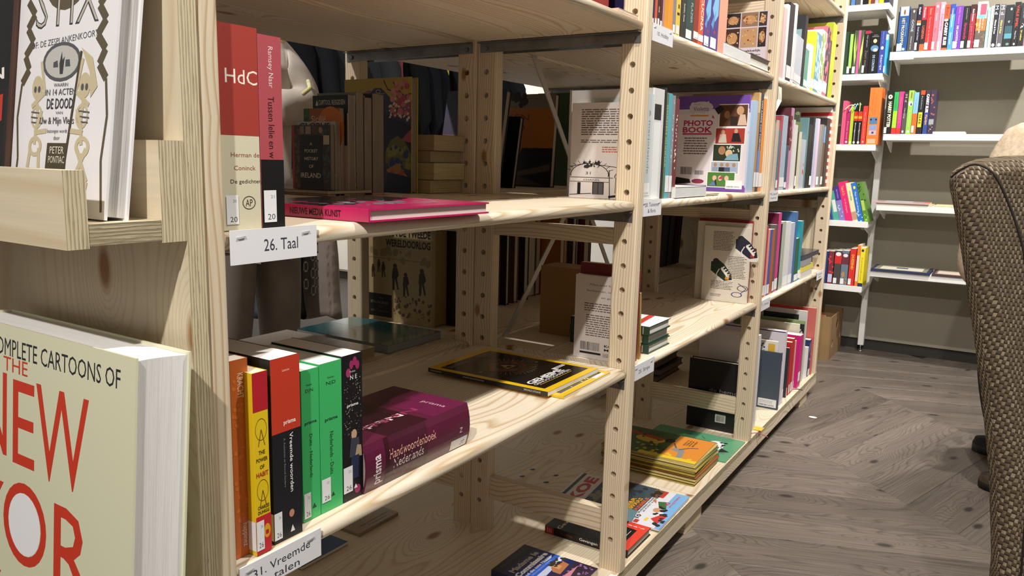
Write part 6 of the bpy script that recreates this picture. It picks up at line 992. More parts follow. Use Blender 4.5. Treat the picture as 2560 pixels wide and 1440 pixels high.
wrow(LZ[3], [(2066, 2078, 470, '4a5c9c', 'blue book leaning, first on the fourth left shelf'), (2079, 2083.5, 470, '3a58a8', 'thin blue book leaning beside the first one'), (2084, 2098.5, 474, '4fa890', 'white and green patterned book leaning left', [('r', 'e0e0dc', 0.3, 0.3, 0.9, 0.7)]), (2099, 2113, 462, '8a7ac0', 'violet and lilac book leaning left', [('r', '4a2c88', 0, 0.6, 1, 1), ('spots', 'b0d0d8', 0.1, 0.1, 0.9, 0.5, 8, 0.1, 0.2, 3), T_('c8a8e0', 'Sprookjes', 0.78, 0.26, 0.3)]), (2113.5, 2131, 450, 'e0246c', 'vivid pink book leaning left with orange title', [T_('f4a04c', 'Tessa & Co', 0.78, 0.24, 0.4, 0.5, 0.02), T_('f4b0c8', 'en de jongens', 0.4, 0.36, 0.3)]), (2131.5, 2144.5, 453, 'e4e0b0', 'cream book leaning left with green title', [T_('3a7a4c', 'Ondijk', 0.66, 0.26, 0.4, 0.5, 0.02), ('r', 'c09878', 0, 0.05, 1, 0.26)]), (2145, 2159, 453, '2c70c4', 'blue and white swirl book leaning left', [('e', 'f0e84c', 0.5, 0.88, 0.2, 0.04), T_('dce8f4', 'Meer dan een droom', 0.52, 0.5, 0.34), ('spots', 'b8dcf0', 0, 0, 1, 0.3, 8, 0.1, 0.2, 3)]), (2160, 2173.5, 451, '5c8a34', 'green jungle patterned book leaning left', [('spots', '2a4a20', 0, 0.5, 1, 1, 12, 0.1, 0.3, 3), ('r', 'b0c85c', 0.15, 0.3, 0.7, 0.55), ('spots', '8ad03c', 0, 0, 1, 0.2, 8, 0.1, 0.3, 4)])], 'leaning books on the fourth left wall shelf', lean=-15)
wrow(LZ[4], [(2052, 2065, 628, '2c3c7a', 'blue paperback behind the pine post'), (2066, 2079, 628, '7a3040', 'red and blue comic strip book', [('spots', 'd8402c', 0, 0.3, 1, 0.9, 10, 0.15, 0.3, 3), ('r', 'c0c8e0', 0.1, 0.05, 0.9, 0.3)]), (2081, 2098, 627, '4a4444', 'grey book with red and white head', [('r', 'd02c2c', 0, 0.62, 1, 0.9), ('e', 'e8e8ec', 0.5, 0.9, 0.4, 0.06), ST]), (2098.5, 2116, 627, '6a7a88', 'landscape picture book with maroon head', [('r', '6a3038', 0, 0.6, 1, 0.92), ('e', 'e8e8ec', 0.5, 0.86, 0.35, 0.05), ('spots', 'c08a54', 0.1, 0.05, 0.9, 0.4, 12, 0.1, 0.2, 3), ST]), (2118, 2133, 622, 'd8302a', 'red book with yellow title and red grey crate', [T_('e8c83c', 'DUIZEND', 0.64, 0.4, 0.4, 0.5, 0.02), ST]), (2135, 2142.5, 613, 'ecd0b8', 'slim orange and white book', [('r', 'ee7a2c', 0, 0.75, 1, 1), ('r', 'ee7a2c', 0, 0, 1, 0.12)]), (2143, 2155, 620, 'ecd82a', 'yellow book with navy foot', [('r', '1c2c5c', 0, 0, 1, 0.09), ('r', '1c2c5c', 0.2, 0.9, 0.7, 0.96), T_('8a8a3c', 'Survivalboek', 0.45, 0.6, 0.3)])], 'books on the lowest left wall shelf')
def wflat(lb, z, pl, pr, T, col, D=0.2, off=0.0, prints=None, y=2.80, **k):
    x0, x1 = Xc(pl, y, z), Xc(pr, y, z)
    b = Book(lb, basis((x0, y + off, z + 0.0003 + T), (0, 1, 0), (0, 0, -1), (-1, 0, 0)), D, T, x1 - x0, col, **k)
    b.e.matrix_basis = Matrix.Translation((x1 - x0, 0, 0)) @ b.e.matrix_basis
    if prints: b.print('front', prints)
    return b
wflat('cream magazine lying flat, lower one on the third right wall shelf', RZ[2], 2190, 2330, 0.006, 'd8c8a0', 0.2, name='magazine', cat='magazine', group='flat magazines on the wall shelf', prints=[('r', 'c0503c', 0.1, 0.1, 0.4, 0.9)])
wflat('pink and grey glossy magazine lying on top of the cream one', RZ[2] + 0.0065, 2180, 2322, 0.008, 'c8a8a8', 0.2, -0.006, name='magazine', cat='magazine', group='flat magazines on the wall shelf', coat=0.6, prints=[('r', 'b8bcc8', 0.1, 0.3, 0.9, 0.8), ('r', 'd86a5c', 0.1, 0.0, 0.9, 0.1)])
wflat('pale yellow magazine lying flat at the right of the third shelf', RZ[2], 2335, 2410, 0.006, 'd8d4a4', 0.2, name='magazine', cat='magazine', group='flat magazines on the wall shelf')
wflat('dark blue framed picture book lying flat on the lowest right wall shelf', RZ[3], 2177, 2325, 0.012, '2c3454', 0.22, -0.01, hard=True, group='flat picture books on the wall shelf', prints=[('r', '8a8674', 0.0, 0.06, 1, 0.94), ('r', 'd8d4c4', 0.12, 0.14, 0.8, 0.86), ('r', '3a4a5c', 0.4, 0.4, 0.6, 0.6)])
wflat('maroon framed picture book lying flat half hidden by the armchair', RZ[3], 2329, 2450, 0.01, '4a3440', 0.22, -0.006, hard=True, group='flat picture books on the wall shelf', prints=[('r', '7a6a54', 0.0, 0.06, 1, 0.94), ('r', 'd8c8b8', 0.12, 0.12, 0.8, 0.9)])
t = thing('shelf_label', 'white label reading 11. Jeugdromans on the top right wall shelf', 'label', (0.15, 2.799, 0.636))
MB().box((0.095, 2.7985, 0.632), (0.20, 2.7998, 0.67), mat('eaeaea', 0.5)).build('card', t)
art(t, Face((0.095, 2.7985, 0.632), (1, 0, 0), (0, 0, 1), 0.105, 0.038), [('t', 'a8a8a8', '11. Jeugdromans', 0.5, 0.68, 0.8, 0.2), ('t', 'a8a8a8', '(12-18 jr)', 0.5, 0.3, 0.45, 0.2)], 'lettering')
# ======================= cardboard box
cb = noisy('cardboard', '8a6c48', '96774f', 6, 0.85)
bx0, by0, bz0, bz1 = -0.044, 2.718, FLZ, FLZ + 0.225
bw, bl = 0.30, 0.33
CB = thing('cardboard_box', 'brown cardboard box with hand holes on the floor by the wall shelves', 'box', (bx0 - bw / 2, by0 + bl / 2, FLZ))
def carton(name, pts, holes, parent, thick):
    bm = bmesh.new(); P = [bm.verts.new(p) for p in pts]; bm.free()
A = bx0; tk = 0.004
def wall_with_holes(origin, r, w, h, holes, n, sag=0.0):
    """thin board in the plane origin+r*a+z*b with elliptical holes"""
    N = 18; mb = MB(); o = Vector(origin); r = Vector(r); n = Vector(n)
    cells = sorted(holes); xs = [0.0]
    for (cx, cz, rx, rz) in cells: xs += [cx - rx * 1.5, cx + rx * 1.5]
    xs.append(w); top = lambda a: h - sag * math.sin(math.pi * a / w)
    for k in range(len(xs) - 1):
        a, b = xs[k], xs[k + 1]
        if k % 2 == 0:
            for s in (0, 1):
                q = o + n * (tk * s); mb.poly([q + r * a, q + r * b, q + r * b + Vector((0, 0, top(b))), q + r * a + Vector((0, 0, top(a)))], cb)
        else:
            cx, cz, rx, rz = cells[(k - 1) // 2]; lo, hi = cz - rz * 1.4, cz + rz * 1.4; N = 16
            ang = [(t + 0.5) * 2 * math.pi / N for t in range(N)]; hw = (b - a) / 2; hh = (hi - lo) / 2
            el = [(cx + rx * math.cos(q), cz + rz * math.sin(q)) for q in ang]
            sqr = [(cx + hw * max(-1, min(1, 1.4142 * math.cos(q))), cz + hh * max(-1, min(1, 1.4142 * math.sin(q)))) for q in ang]
            cs = [(b, hi), (a, hi), (a, lo), (b, lo)]
            for s in (0, 1):
                q = o + n * (tk * s); V = [q + r * x + Vector((0, 0, z)) for x, z in el + sqr]
                mb.poly(V, cb, [(t, (t + 1) % N, N + (t + 1) % N, N + t) for t in range(N)])
                for c_i, (X_, Z_) in enumerate(cs):
                    j = N * c_i // 4 + N // 8 - 1; j2 = (j + 1) % N
                    mb.poly([q + r * x + Vector((0, 0, z)) for x, z in (sqr[j], (X_, Z_), sqr[j2])], cb)
                for z0_, z1_ in ((0, lo), (hi, None)):
                    mb.poly([q + r * a + Vector((0, 0, z0_)), q + r * b + Vector((0, 0, z0_)), q + r * b + Vector((0, 0, top(b) if z1_ is None else z1_)), q + r * a + Vector((0, 0, top(a) if z1_ is None else z1_))], cb)
            V = [o + n * (tk * s) + r * x + Vector((0, 0, z)) for s in (0, 1) for x, z in el]
            mb.poly(V, cb, [(t, (t + 1) % N, N + (t + 1) % N, N + t) for t in range(N)])
    for (u0, z0, u1, z1) in ((0, top(0), w, top(w)),):
        M_ = 12
        for k in range(M_):
            a, b = w * k / M_, w * (k + 1) / M_
            mb.poly([o + r * a + Vector((0, 0, top(a))), o + r * b + Vector((0, 0, top(b))), o + r * b + n * tk + Vector((0, 0, top(b))), o + r * a + n * tk + Vector((0, 0, top(a)))], cb)
    for a in (0, w): mb.poly([o + r * a, o + r * a + n * tk, o + r * a + n * tk + Vector((0, 0, top(a))), o + r * a + Vector((0, 0, top(a)))], cb)
    return mb
hb = bz1 - bz0
wall_with_holes((A, by0, bz0 + 0.004), (0, 1, 0), bl, hb, [(0.07, 0.075, 0.016, 0.022), (0.17, 0.16, 0.026, 0.026), (0.275, 0.09, 0.016, 0.022)], (-1, 0, 0)).build('side_panel', CB, fix=False)
wall_with_holes((A - bw, by0, bz0 + 0.004), (0, 1, 0), bl, hb, [(0.17, 0.16, 0.026, 0.026)], (1, 0, 0)).build('side_panel', CB, fix=False)
wall_with_holes((A - bw + 0.0045, by0 + 0.0005, bz0 + 0.004), (1, 0, 0), bw - 0.009, hb, [], (0, 1, 0), 0.012).build('end_panel_board', CB, fix=False)
wall_with_holes((A - bw + 0.0045, by0 + bl - 0.0005, bz0 + 0.004), (1, 0, 0), bw - 0.009, hb, [], (0, -1, 0)).build('end_panel_board', CB, fix=False)
MB().box((A - bw, by0, bz0 + 0.0005), (A, by0 + bl, bz0 + 0.004), cb).build('bottom_board', CB)
b = Book('red paperback sticking up inside the cardboard box', Matrix.Translation((A - 0.2, by0 + 0.06, bz0 + 0.005)) @ Matrix.Rotation(math.radians(-8), 4, 'X'), 0.15, 0.025, 0.215, 'b03c28', group=None)
b = Book('white paperback lying on top inside the cardboard box', Matrix.Translation((A - 0.14, by0 + 0.12, bz0 + 0.005)) @ Matrix.Rotation(math.radians(-14), 4, 'X'), 0.12, 0.02, 0.2, 'd8d0c8', group=None)
b = Book('orange paperback at the back inside the cardboard box', Matrix.Translation((A - 0.22, by0 + 0.19, bz0 + 0.005)) @ Matrix.Rotation(math.radians(-10), 4, 'X'), 0.14, 0.03, 0.2, 'b85a2c', group=None)
# ======================= armchair (back turned to the camera)
def weave(name, base='564736', dark='1e1710', light='a8997f', c=0.0050, r=0.0052):
    t = NT(name); tc = t.add('ShaderNodeTexCoord'); sep = t.add('ShaderNodeSeparateXYZ'); t.lk(tc.outputs['Object'], sep.inputs[0])
    wob = t.add('ShaderNodeTexNoise', i_Scale=60.0, i_Detail=1.0); t.lk(tc.outputs['Object'], wob.inputs['Vector'])
    wv = t.math('MULTIPLY', t.math('SUBTRACT', wob.outputs['Fac'], 0.5), 0.6)
    u = t.math('ADD', t.math('DIVIDE', t.math('ADD', sep.outputs[0], sep.outputs[1]), c), wv); v = t.math('ADD', t.math('DIVIDE', sep.outputs[2], r), wv)
    row = t.math('FLOOR', v); u2 = t.math('ADD', u, t.math('MULTIPLY', t.math('MODULO', t.math('ABSOLUTE', row), 2.0), 0.5))
    fu, fv = t.math('FRACT', u2), t.math('FRACT', v); du = t.math('ABSOLUTE', t.math('SUBTRACT', fu, 0.5)); dv_ = t.math('ABSOLUTE', t.math('SUBTRACT', fv, 0.5))
    isl = t.math('MULTIPLY', t.math('LESS_THAN', du, 0.2), t.math('LESS_THAN', dv_, 0.47))
    thr = t.math('MULTIPLY', t.math('GREATER_THAN', fv, 0.2), t.math('LESS_THAN', isl, 0.5))
    wn = t.add('ShaderNodeTexWhiteNoise'); cc = t.add('ShaderNodeCombineXYZ'); t.lk(t.math('FLOOR', u2), cc.inputs[0]); t.lk(row, cc.inputs[1]); t.lk(cc.outputs[0], wn.inputs['Vector'])
    hl = t.math('MULTIPLY', isl, t.math('SUBTRACT', 1.0, t.math('MULTIPLY', du, 3.6))); ht = t.math('MULTIPLY', thr, t.math('SUBTRACT', 0.6, t.math('POWER', t.math('MULTIPLY', t.math('SUBTRACT', fv, 0.6), 1.6), 2.0)))
    hgt = t.math('ADD', hl, ht)
    col = t.mix(thr, rgb(dark), rgb(base)); lc = t.mix(wn.outputs['Value'], rgb('77674f'), rgb(light)); col = t.mix(isl, col, lc)
    t.lk(col, t.b.inputs['Base Color']); t.b.inputs['Roughness'].default_value = 0.85
    bp = t.add('ShaderNodeBump', i_Strength=0.8, i_Distance=0.0013); t.lk(hgt, bp.inputs['Height']); t.lk(bp.outputs[0], t.b.inputs['Normal'])
    return t.m
tw = weave('tweed_basket_weave')
AC = thing('armchair', 'brown tweed wing armchair seen from behind at the right edge', 'chair', (1.0, 0.0, FLZ))
left = [(0.690, -0.62), (0.686, -0.50), (0.683, -0.399), (0.667, -0.274), (0.648, -0.173), (0.632, -0.099), (0.608, 0.004), (0.594, 0.060), (0.585, 0.092), (0.587, 0.106), (0.596, 0.116), (0.612, 0.123), (0.64, 0.1275), (0.70, 0.130), (0.85, 0.134)]
cxm = 1.0
cont = left + [(cxm, 0.136)] + [(2 * cxm - x, z) for x, z in reversed(left)]
def shell(cont, y0, y1, r, m, name, parent, sub=0):
    """rounded slab with the given XZ outline, between y0 and y1"""
    n = len(cont); c = Vector((sum(p[0] for p in cont) / n, sum(p[1] for p in cont) / n)); V = []
    prof = [(r, y0), (r * 0.3, y0 + r * 0.3), (0, y0 + r), (0, y1 - r), (r * 0.3, y1 - r * 0.3), (r, y1)]
    nrm = []
    for i in range(n):
        a, b = Vector(cont[i - 1]), Vector(cont[(i + 1) % n]); d = (b - a).normalized(); nn = Vector((d.y, -d.x)); 
        if nn.dot(c - Vector(cont[i])) < 0: nn = -nn
        nrm.append(nn)
    for off, y in prof:
        for i in range(n): p = Vector(cont[i]) + (c - Vector(cont[i])) * (off / (c - Vector(cont[i])).length); V.append((p.x, y, p.y))
    F = [(k * n + i, k * n + (i + 1) % n, (k + 1) * n + (i + 1) % n, (k + 1) * n + i) for k in range(len(prof) - 1) for i in range(n)]
    q = len(V); V += [(c.x, y0, c.y - 0.05), (c.x, y1, c.y - 0.05)]; e = (len(prof) - 1) * n
    F += [(q, (i + 1) % n, i) for i in range(n)] + [(q + 1, e + i, e + (i + 1) % n) for i in range(n)]
    o = mesh_obj(name, V, F, m, parent); bm = bmesh.new(); bm.from_mesh(o.data); bmesh.ops.recalc_face_normals(bm, faces=bm.faces); bm.to_mesh(o.data); bm.free()
    for p in o.data.polygons: p.use_smooth = len(p.vertices) == 4
    return o
shell(cont, -0.35, -0.19, 0.035, tw, 'backrest', AC)
pip = mat('241a13', 0.8)
pc = [(0.588, -0.338, 0.100), (0.598, -0.3455, 0.1095), (0.613, -0.3505, 0.1165), (0.630, -0.3515, 0.1085), (0.642, -0.3515, 0.092), (0.655, -0.3515, 0.065), (0.665, -0.3515, 0.04), (0.674, -0.3515, 0.012), (0.683, -0.3515, -0.04), (0.695, -0.3515, -0.15), (0.71, -0.3515, -0.3), (0.72, -0.3515, -0.56)]
def smooth_path(P, n=5):
    P = [Vector(p) for p in P]; out = []
    for i in range(len(P) - 1):
        a, b, c, d = P[max(i - 1, 0)], P[i], P[i + 1], P[min(i + 2, len(P) - 1)]
        for k in range(n):
            t = k / n; out.append(0.5 * ((2 * b) + (c - a) * t + (2 * a - 5 * b + 4 * c - d) * t * t + (3 * b - a - 3 * c + d) * t ** 3))
    return out + [P[-1]]
pc = smooth_path(pc)
MB().tube(pc, 0.0013, pip, n=8).build('piping', AC, smooth=True)
MB().tube([(2 * cxm - x, y, z) for x, y, z in pc], 0.0013, pip, n=8).build('piping', AC, smooth=True)
for s in (1, -1):
    X = lambda x: cxm + s * (x - cxm)
    wing = [(-0.25, -0.35), (-0.25, 0.10), (-0.12, 0.115), (-0.05, 0.06), (0.0, -0.12), (0.03, -0.22), (0.0, -0.35)]
    m = MB(); xa, xb = sorted((X(0.70), X(0.76))); P = wing; n_ = len(P); V = [(xa, y, z) for y, z in P] + [(xb, y, z) for y, z in P]
    m.poly(V, tw, [(i, (i + 1) % n_, n_ + (i + 1) % n_, n_ + i) for i in range(n_)] + [tuple(reversed(range(n_))), tuple(range(n_, 2 * n_))]); m.build('wing', AC, bevel=0.015)
    xa, xb = sorted((X(0.77), X(0.86)))
    MB().box((xa, -0.25, -0.70), (xb, 0.38, -0.28), tw).build('armrest', AC, bevel=0.03)
MB().box((0.8605, -0.19, -0.70), (1.1395, 0.40, -0.40), tw).build('seat', AC, bevel=0.03)
dw = mat('2a1c14', 0.4)
for xx in (0.80, 1.20):
    for yy in (-0.28, 0.34):
        MB().tube([(xx, yy, FLZ + 0.0005), (xx, yy, -0.70)], [0.014, 0.022], dw, n=12).build('leg', AC)
# ======================= people
def skinfig(name, J, E, m, parent, sub=2, root=0):
    """continuous surface grown around joints J = {key:(x,y,z,r)} and edges E"""
    keys = list(J); me = bpy.data.meshes.new(name); me.from_pydata([J[k][:3] for k in keys], [(keys.index(a), keys.index(b)) for a, b in E], [])
    o = bpy.data.objects.new(name, me); COL.objects.link(o)
    sk_ = o.modifiers.new('skin', 'SKIN'); sk_.use_smooth_shade = True
    if not me.skin_vertices: me.attributes  # layer is made with the modifier
    bm = bmesh.new(); bm.from_mesh(me); L = bm.verts.layers.skin.verify(); bm.verts.ensure_lookup_table()
    for i, k in enumerate(keys): r = J[k][3]; bm.verts[i][L].radius = (r, J[k][4] if len(J[k]) > 4 else r); bm.verts[i][L].use_root = (i == root)
    bm.to_mesh(me); bm.free()
    ss = o.modifiers.new('sub', 'SUBSURF'); ss.levels = sub; ss.render_levels = sub
    dg = bpy.context.evaluated_depsgraph_get(); nm = bpy.data.meshes.new_from_object(o.evaluated_get(dg)); bpy.data.objects.remove(o)
    nm.materials.clear(); nm.materials.append(m); nm.name = name; nm.polygons.foreach_set('use_smooth', [True] * len(nm.polygons))
    o = bpy.data.objects.new(name, nm); COL.objects.link(o); adopt(o, parent); return o
def limb(J, E, names): 
    for a, b in zip(names, names[1:]): E.append((a, b))
def cloth(name, c1, c2, scale=22, bump=0.4, rough=0.9):
    m = noisy(name, c1, c2, scale, rough, bump=bump, bscale=scale * 1.2); m.node_tree.nodes['Principled BSDF'].inputs['Specular IOR Level'].default_value = 0.15; return m
skin_m = mat('c99a80', 0.55)
def head(parent, c, fwd, hair_col, s=1.0, long=False):
    """head with brow, nose, mouth, ears and hair; c centre, fwd viewing direction"""
    f = Vector(fwd).normalized(); up = Vector((0, 0, 1)); r = f.cross(up).normalized(); u = r.cross(f).normalized()
    M = Matrix(((r.x, f.x, u.x, c[0]), (r.y, f.y, u.y, c[1]), (r.z, f.z, u.z, c[2]), (0, 0, 0, 1))); M = M @ Matrix.Scale(s, 4)
    bm = bmesh.new(); bmesh.ops.create_uvsphere(bm, u_segments=24, v_segments=18, radius=1.0)
    for v in bm.verts:
        x, y, z = v.co; w = 0.072 * (1 - 0.28 * max(0, -z) ** 1.5); dpt = 0.09 * (1 - 0.12 * max(0, -z))
        nx, ny, nz = x * w, y * dpt, z * 0.112
        if y > 0.5:
            ny += 0.018 * math.exp(-((x * 5) ** 2 + ((z + 0.12) * 4.5) ** 2)); ny -= 0.008 * math.exp(-(((abs(x) - 0.36) * 6) ** 2 + ((z - 0.08) * 7) ** 2)); ny += 0.005 * math.exp(-((x * 3) ** 2 + ((z + 0.42) * 9) ** 2))
        v.co = M @ Vector((nx, ny, nz))
    me = bpy.data.meshes.new('head'); bm.to_mesh(me); bm.free(); me.materials.append(skin_m); me.polygons.foreach_set('use_smooth', [True] * len(me.polygons))
    h = bpy.data.objects.new('head', me); COL.objects.link(h); adopt(h, parent)
    def blob(name, cen, rad, m, n=10):
        bm = bmesh.new(); bmesh.ops.create_uvsphere(bm, u_segments=n, v_segments=n, radius=1.0)
        for v in bm.verts: v.co = M @ Vector((cen[0] + v.co.x * rad[0], cen[1] + v.co.y * rad[1], cen[2] + v.co.z * rad[2]))
        me = bpy.data.meshes.new(name); bm.to_mesh(me); bm.free(); me.materials.append(m); me.polygons.foreach_set('use_smooth', [True] * len(me.polygons))
        o = bpy.data.objects.new(name, me); COL.objects.link(o); adopt(o, h); return o
    for sx in (-1, 1): blob('eye', (sx * 0.027, 0.074, 0.01), (0.011, 0.011, 0.008), mat('e8e4e0', 0.2)); blob('ear', (sx * 0.072, -0.005, -0.005), (0.01, 0.02, 0.03), skin_m)
    blob('mouth', (0, 0.083, -0.047), (0.022, 0.006, 0.006), mat('a5605a', 0.5))
    blob('hair', (0, -0.022, 0.022), (0.084, 0.092, 0.108), mat(hair_col, 0.7), 16)
    if long: blob('hair', (0, -0.06, -0.1), (0.085, 0.05, 0.17), mat(hair_col, 0.7), 16)
    return h
def hand(parent, w, d, up, m=skin_m, s=1.0, curl=0.5):
    """palm with four unequal bent fingers and a thumb from the side near the wrist; w wrist, d pointing direction"""
    w = Vector(w); d = Vector(d).normalized(); side = d.cross(Vector(up)).normalized(); n = side.cross(d).normalized()
    J = {'w': (*w, 0.022 * s), 'p': (*(w + d * 0.045 * s), 0.026 * s), 'k': (*(w + d * 0.075 * s), 0.024 * s)}; E = [('w', 'p'), ('p', 'k')]
    o = skinfig('hand', J, E, m, parent, 1)
    for i, (off, L) in enumerate(((-0.027, 0.062), (-0.009, 0.074), (0.009, 0.07), (0.026, 0.054))):
        a = w + d * 0.07 * s + side * off * s; b = a + d * L * 0.5 * s - n * 0.008 * curl * s; c = b + (d * (1 - curl * 0.7) - n * curl).normalized() * L * 0.5 * s
        skinfig('finger', {'a': (*a, 0.0095 * s), 'b': (*b, 0.0085 * s), 'c': (*c, 0.007 * s)}, [('a', 'b'), ('b', 'c')], m, o, 1)
    a = w + d * 0.03 * s - side * 0.018 * s; b = a + (d * 0.6 - side).normalized() * 0.035 * s; c = b + (d - side * 0.3).normalized() * 0.03 * s
    skinfig('thumb', {'a': (*a, 0.012 * s), 'b': (*b, 0.0105 * s), 'c': (*c, 0.008 * s)}, [('a', 'b'), ('b', 'c')], m, o, 1)
    return o
def shoe_mesh(parent, heel, toe, m, sole, s=1.0):
    h, t_ = Vector(heel), Vector(toe); d = (t_ - h); L = d.length; d.normalize(); sd = Vector((-d.y, d.x, 0)); V = []; F = []; n = 16
    rings = [(0.0, 0.0, 1.0), (0.028, 0.0, 1.0), (0.03, 0.0, 0.95), (0.052, 0.02, 0.86), (0.07, 0.12, 0.6)]
    def outline(k, back, sc): 
        a = 2 * math.pi * k / n; x = math.cos(a); y = math.sin(a); return (L * (0.5 + 0.5 * x), 0.044 * y * (1 + 0.15 * x) * sc)
    for z, bk, sc in rings:
        for k in range(n):
            a, b = outline(k, bk, sc); a = a if sc > 0.9 else a * (1 - bk) * (0.98 if sc > 0.7 else 0.6); p = h + d * a + sd * b + Vector((0, 0, z * s)); V.append(p)
    for r_ in range(len(rings) - 1): F += [(r_ * n + k, r_ * n + (k + 1) % n, (r_ + 1) * n + (k + 1) % n, (r_ + 1) * n + k) for k in range(n)]
    F += [tuple(range(n)), tuple(range((len(rings) - 1) * n, len(rings) * n))]
    mi = [0 if i < n * 1 else 1 for i in range(len(F))]; mi[-2] = 0
    o = mesh_obj('shoe', V, F, [sole, m], parent, mi, True); bm = bmesh.new(); bm.from_mesh(o.data); bmesh.ops.recalc_face_normals(bm, faces=bm.faces); bm.to_mesh(o.data); bm.free(); return o
# -- seated person beyond the armchair
P1 = thing('person', 'person in a beige linen jacket seated beyond the tweed armchair', 'person', (0.95, 1.5, FLZ))
lin = cloth('linen_beige', 'b8a48a', 'd0bfa6', 70, 0.8)
J = {'pel': (1.02, 1.5, -0.36, .12, .14), 'wa': (0.97, 1.5, -0.18, .12, .15), 'ch': (0.76, 1.48, 0.08, .13, .17), 'nk0': (0.755, 1.5, 0.26, .05), 'nk': (0.755, 1.5, 0.34, .045), 'sl': (0.675, 1.36, 0.17, .075), 'el': (0.575, 1.34, -0.2, .036), 'wl': (0.72, 1.40, -0.26, .034), 'sr': (0.80, 1.67, 0.17, .07), 'er': (0.75, 1.74, -0.1, .05), 'wr': (0.74, 1.62, -0.27, .034),
     'hl': (1.0, 1.40, -0.38, .09), 'kl': (0.66, 1.34, -0.42, .06), 'al': (0.74, 1.31, -0.77, .038), 'hr': (1.0, 1.60, -0.38, .09), 'kr': (0.66, 1.66, -0.42, .06), 'ar': (0.72, 1.67, -0.77, .038)}
E = []; limb(J, E, ['pel', 'wa', 'ch', 'nk0', 'nk']); limb(J, E, ['ch', 'sl', 'el', 'wl']); limb(J, E, ['ch', 'sr', 'er', 'wr']); limb(J, E, ['pel', 'hl', 'kl', 'al']); limb(J, E, ['pel', 'hr', 'kr', 'ar'])
skinfig('body', J, E, skin_m, P1)
g_ = lambda k, a=1.25, b=0.012: (J[k][0], J[k][1], J[k][2], J[k][3] * a + b, *((J[k][4] * a + b,) if len(J[k]) > 4 else ()))
JJ = {k: g_(k) for k in ('pel', 'wa', 'ch', 'sl', 'el', 'wl', 'sr', 'er', 'wr')}; JJ['nk0'] = (0.755, 1.5, 0.24, .085)
skinfig('jacket', JJ, [e for e in E if e[0] in JJ and e[1] in JJ], lin, P1)
MB().box((0.64, 1.262, 0.03), (0.73, 1.27, 0.12), lin).build('pocket', P1, bevel=0.002)
JT = {k: g_(k, 1.12, 0.006) for k in ('pel', 'hl', 'kl', 'al', 'hr', 'kr', 'ar')}
skinfig('trousers', JT, [e for e in E if e[0] in JT and e[1] in JT], cloth('dark_trousers', '25262b', '2f3036'), P1)
head(P1, (0.79, 1.5, 0.49), (-1, -0.1, -0.4), '4a3626')
hand(P1, (0.73, 1.41, -0.27), (0.3, 0.7, -0.2), (0, 0, 1)); hand(P1, (0.73, 1.61, -0.28), (-0.2, -0.8, -0.1), (0, 0, 1))
blk = mat('17171a', 0.7)
shoe_mesh(P1, (0.80, 1.31, FLZ + 0.0005), (0.665, 1.31, FLZ + 0.0005), mat('3a2c22', 0.35), mat('15130f', 0.6), 0.8)
shoe_mesh(P1, (0.83, 1.67, FLZ + 0.0005), (0.635, 1.67, FLZ + 0.0005), blk, mat('2e3034', 0.6))
ST_ = thing('stool', 'dark round stool under the seated person beyond the armchair', 'stool', (1.08, 1.5, FLZ))
MB().tube([(1.08, 1.5, -0.58), (1.08, 1.5, -0.575), (1.08, 1.5, -0.54), (1.08, 1.5, -0.535)], [0.17, 0.18, 0.18, 0.16], mat('4a3c30', 0.8), n=24).build('seat', ST_, smooth=False)
for a in (45, 135, 225, 315):
    MB().tube([(1.08 + 0.15 * math.cos(math.radians(a)), 1.5 + 0.15 * math.sin(math.radians(a)), FLZ + 0.0005), (1.08 + 0.11 * math.cos(math.radians(a)), 1.5 + 0.11 * math.sin(math.radians(a)), -0.58)], 0.013, dw, n=10).build('leg', ST_)
# -- standing person in the other aisle
P2 = thing('person', 'person in a light beige jacket standing behind the shelves with folded arms', 'person', (-1.4, 0.2, FLZ))
off = Vector((-1.40, 0.2, 0))
K = {'pel': (0, 0, -0.02, .10, .13), 'wa': (0, 0, 0.14, .09, .12), 'ch': (0, 0, 0.33, .11, .15), 'nk0': (0, 0, 0.48, .05), 'nk': (0, 0, 0.54, .045), 'sr': (0, 0.13, 0.43, .065), 'er': (0.06, 0.18, 0.265, .058), 'wr': (0.12, -0.02, 0.25, .034), 'sl': (0, -0.14, 0.42, .055), 'el': (0.05, -0.2, 0.20, .045), 'wl': (0.12, -0.12, 0.27, .03),
     'hr': (0, 0.085, -0.06, .085), 'kr': (0.02, 0.1, -0.42, .055), 'ar': (-0.02, 0.11, -0.80, .04), 'hl': (0, -0.085, -0.06, .085), 'kl': (0.02, -0.1, -0.42, .055), 'al': (-0.02, -0.11, -0.80, .04)}
J = {k: (v[0] + off.x, v[1] + off.y, v[2], *v[3:]) for k, v in K.items()}
E = []; limb(J, E, ['pel', 'wa', 'ch', 'nk0', 'nk']); limb(J, E, ['ch', 'sr', 'er', 'wr']); limb(J, E, ['ch', 'sl', 'el', 'wl']); limb(J, E, ['pel', 'hr', 'kr', 'ar']); limb(J, E, ['pel', 'hl', 'kl', 'al'])
skinfig('body', J, E, skin_m, P2)
bj = cloth('beige_jacket', 'bdb2a8', 'cfc5bb', 14, 0.9)
JJ = {k: g_(k, 1.2, 0.012) for k in ('wa', 'ch', 'sr', 'er', 'wr', 'sl', 'el', 'wl')}; JJ['pel'] = (off.x, off.y, -0.1, .15, .19); JJ['wa'] = (off.x, off.y, 0.12, .12, .16); JJ['nk0'] = (off.x, off.y, 0.47, .075)
skinfig('jacket', JJ, [e for e in E if e[0] in JJ and e[1] in JJ], bj, P2)
JT = {k: g_(k, 1.15, 0.01) for k in ('pel', 'hr', 'kr', 'ar', 'hl', 'kl', 'al')}
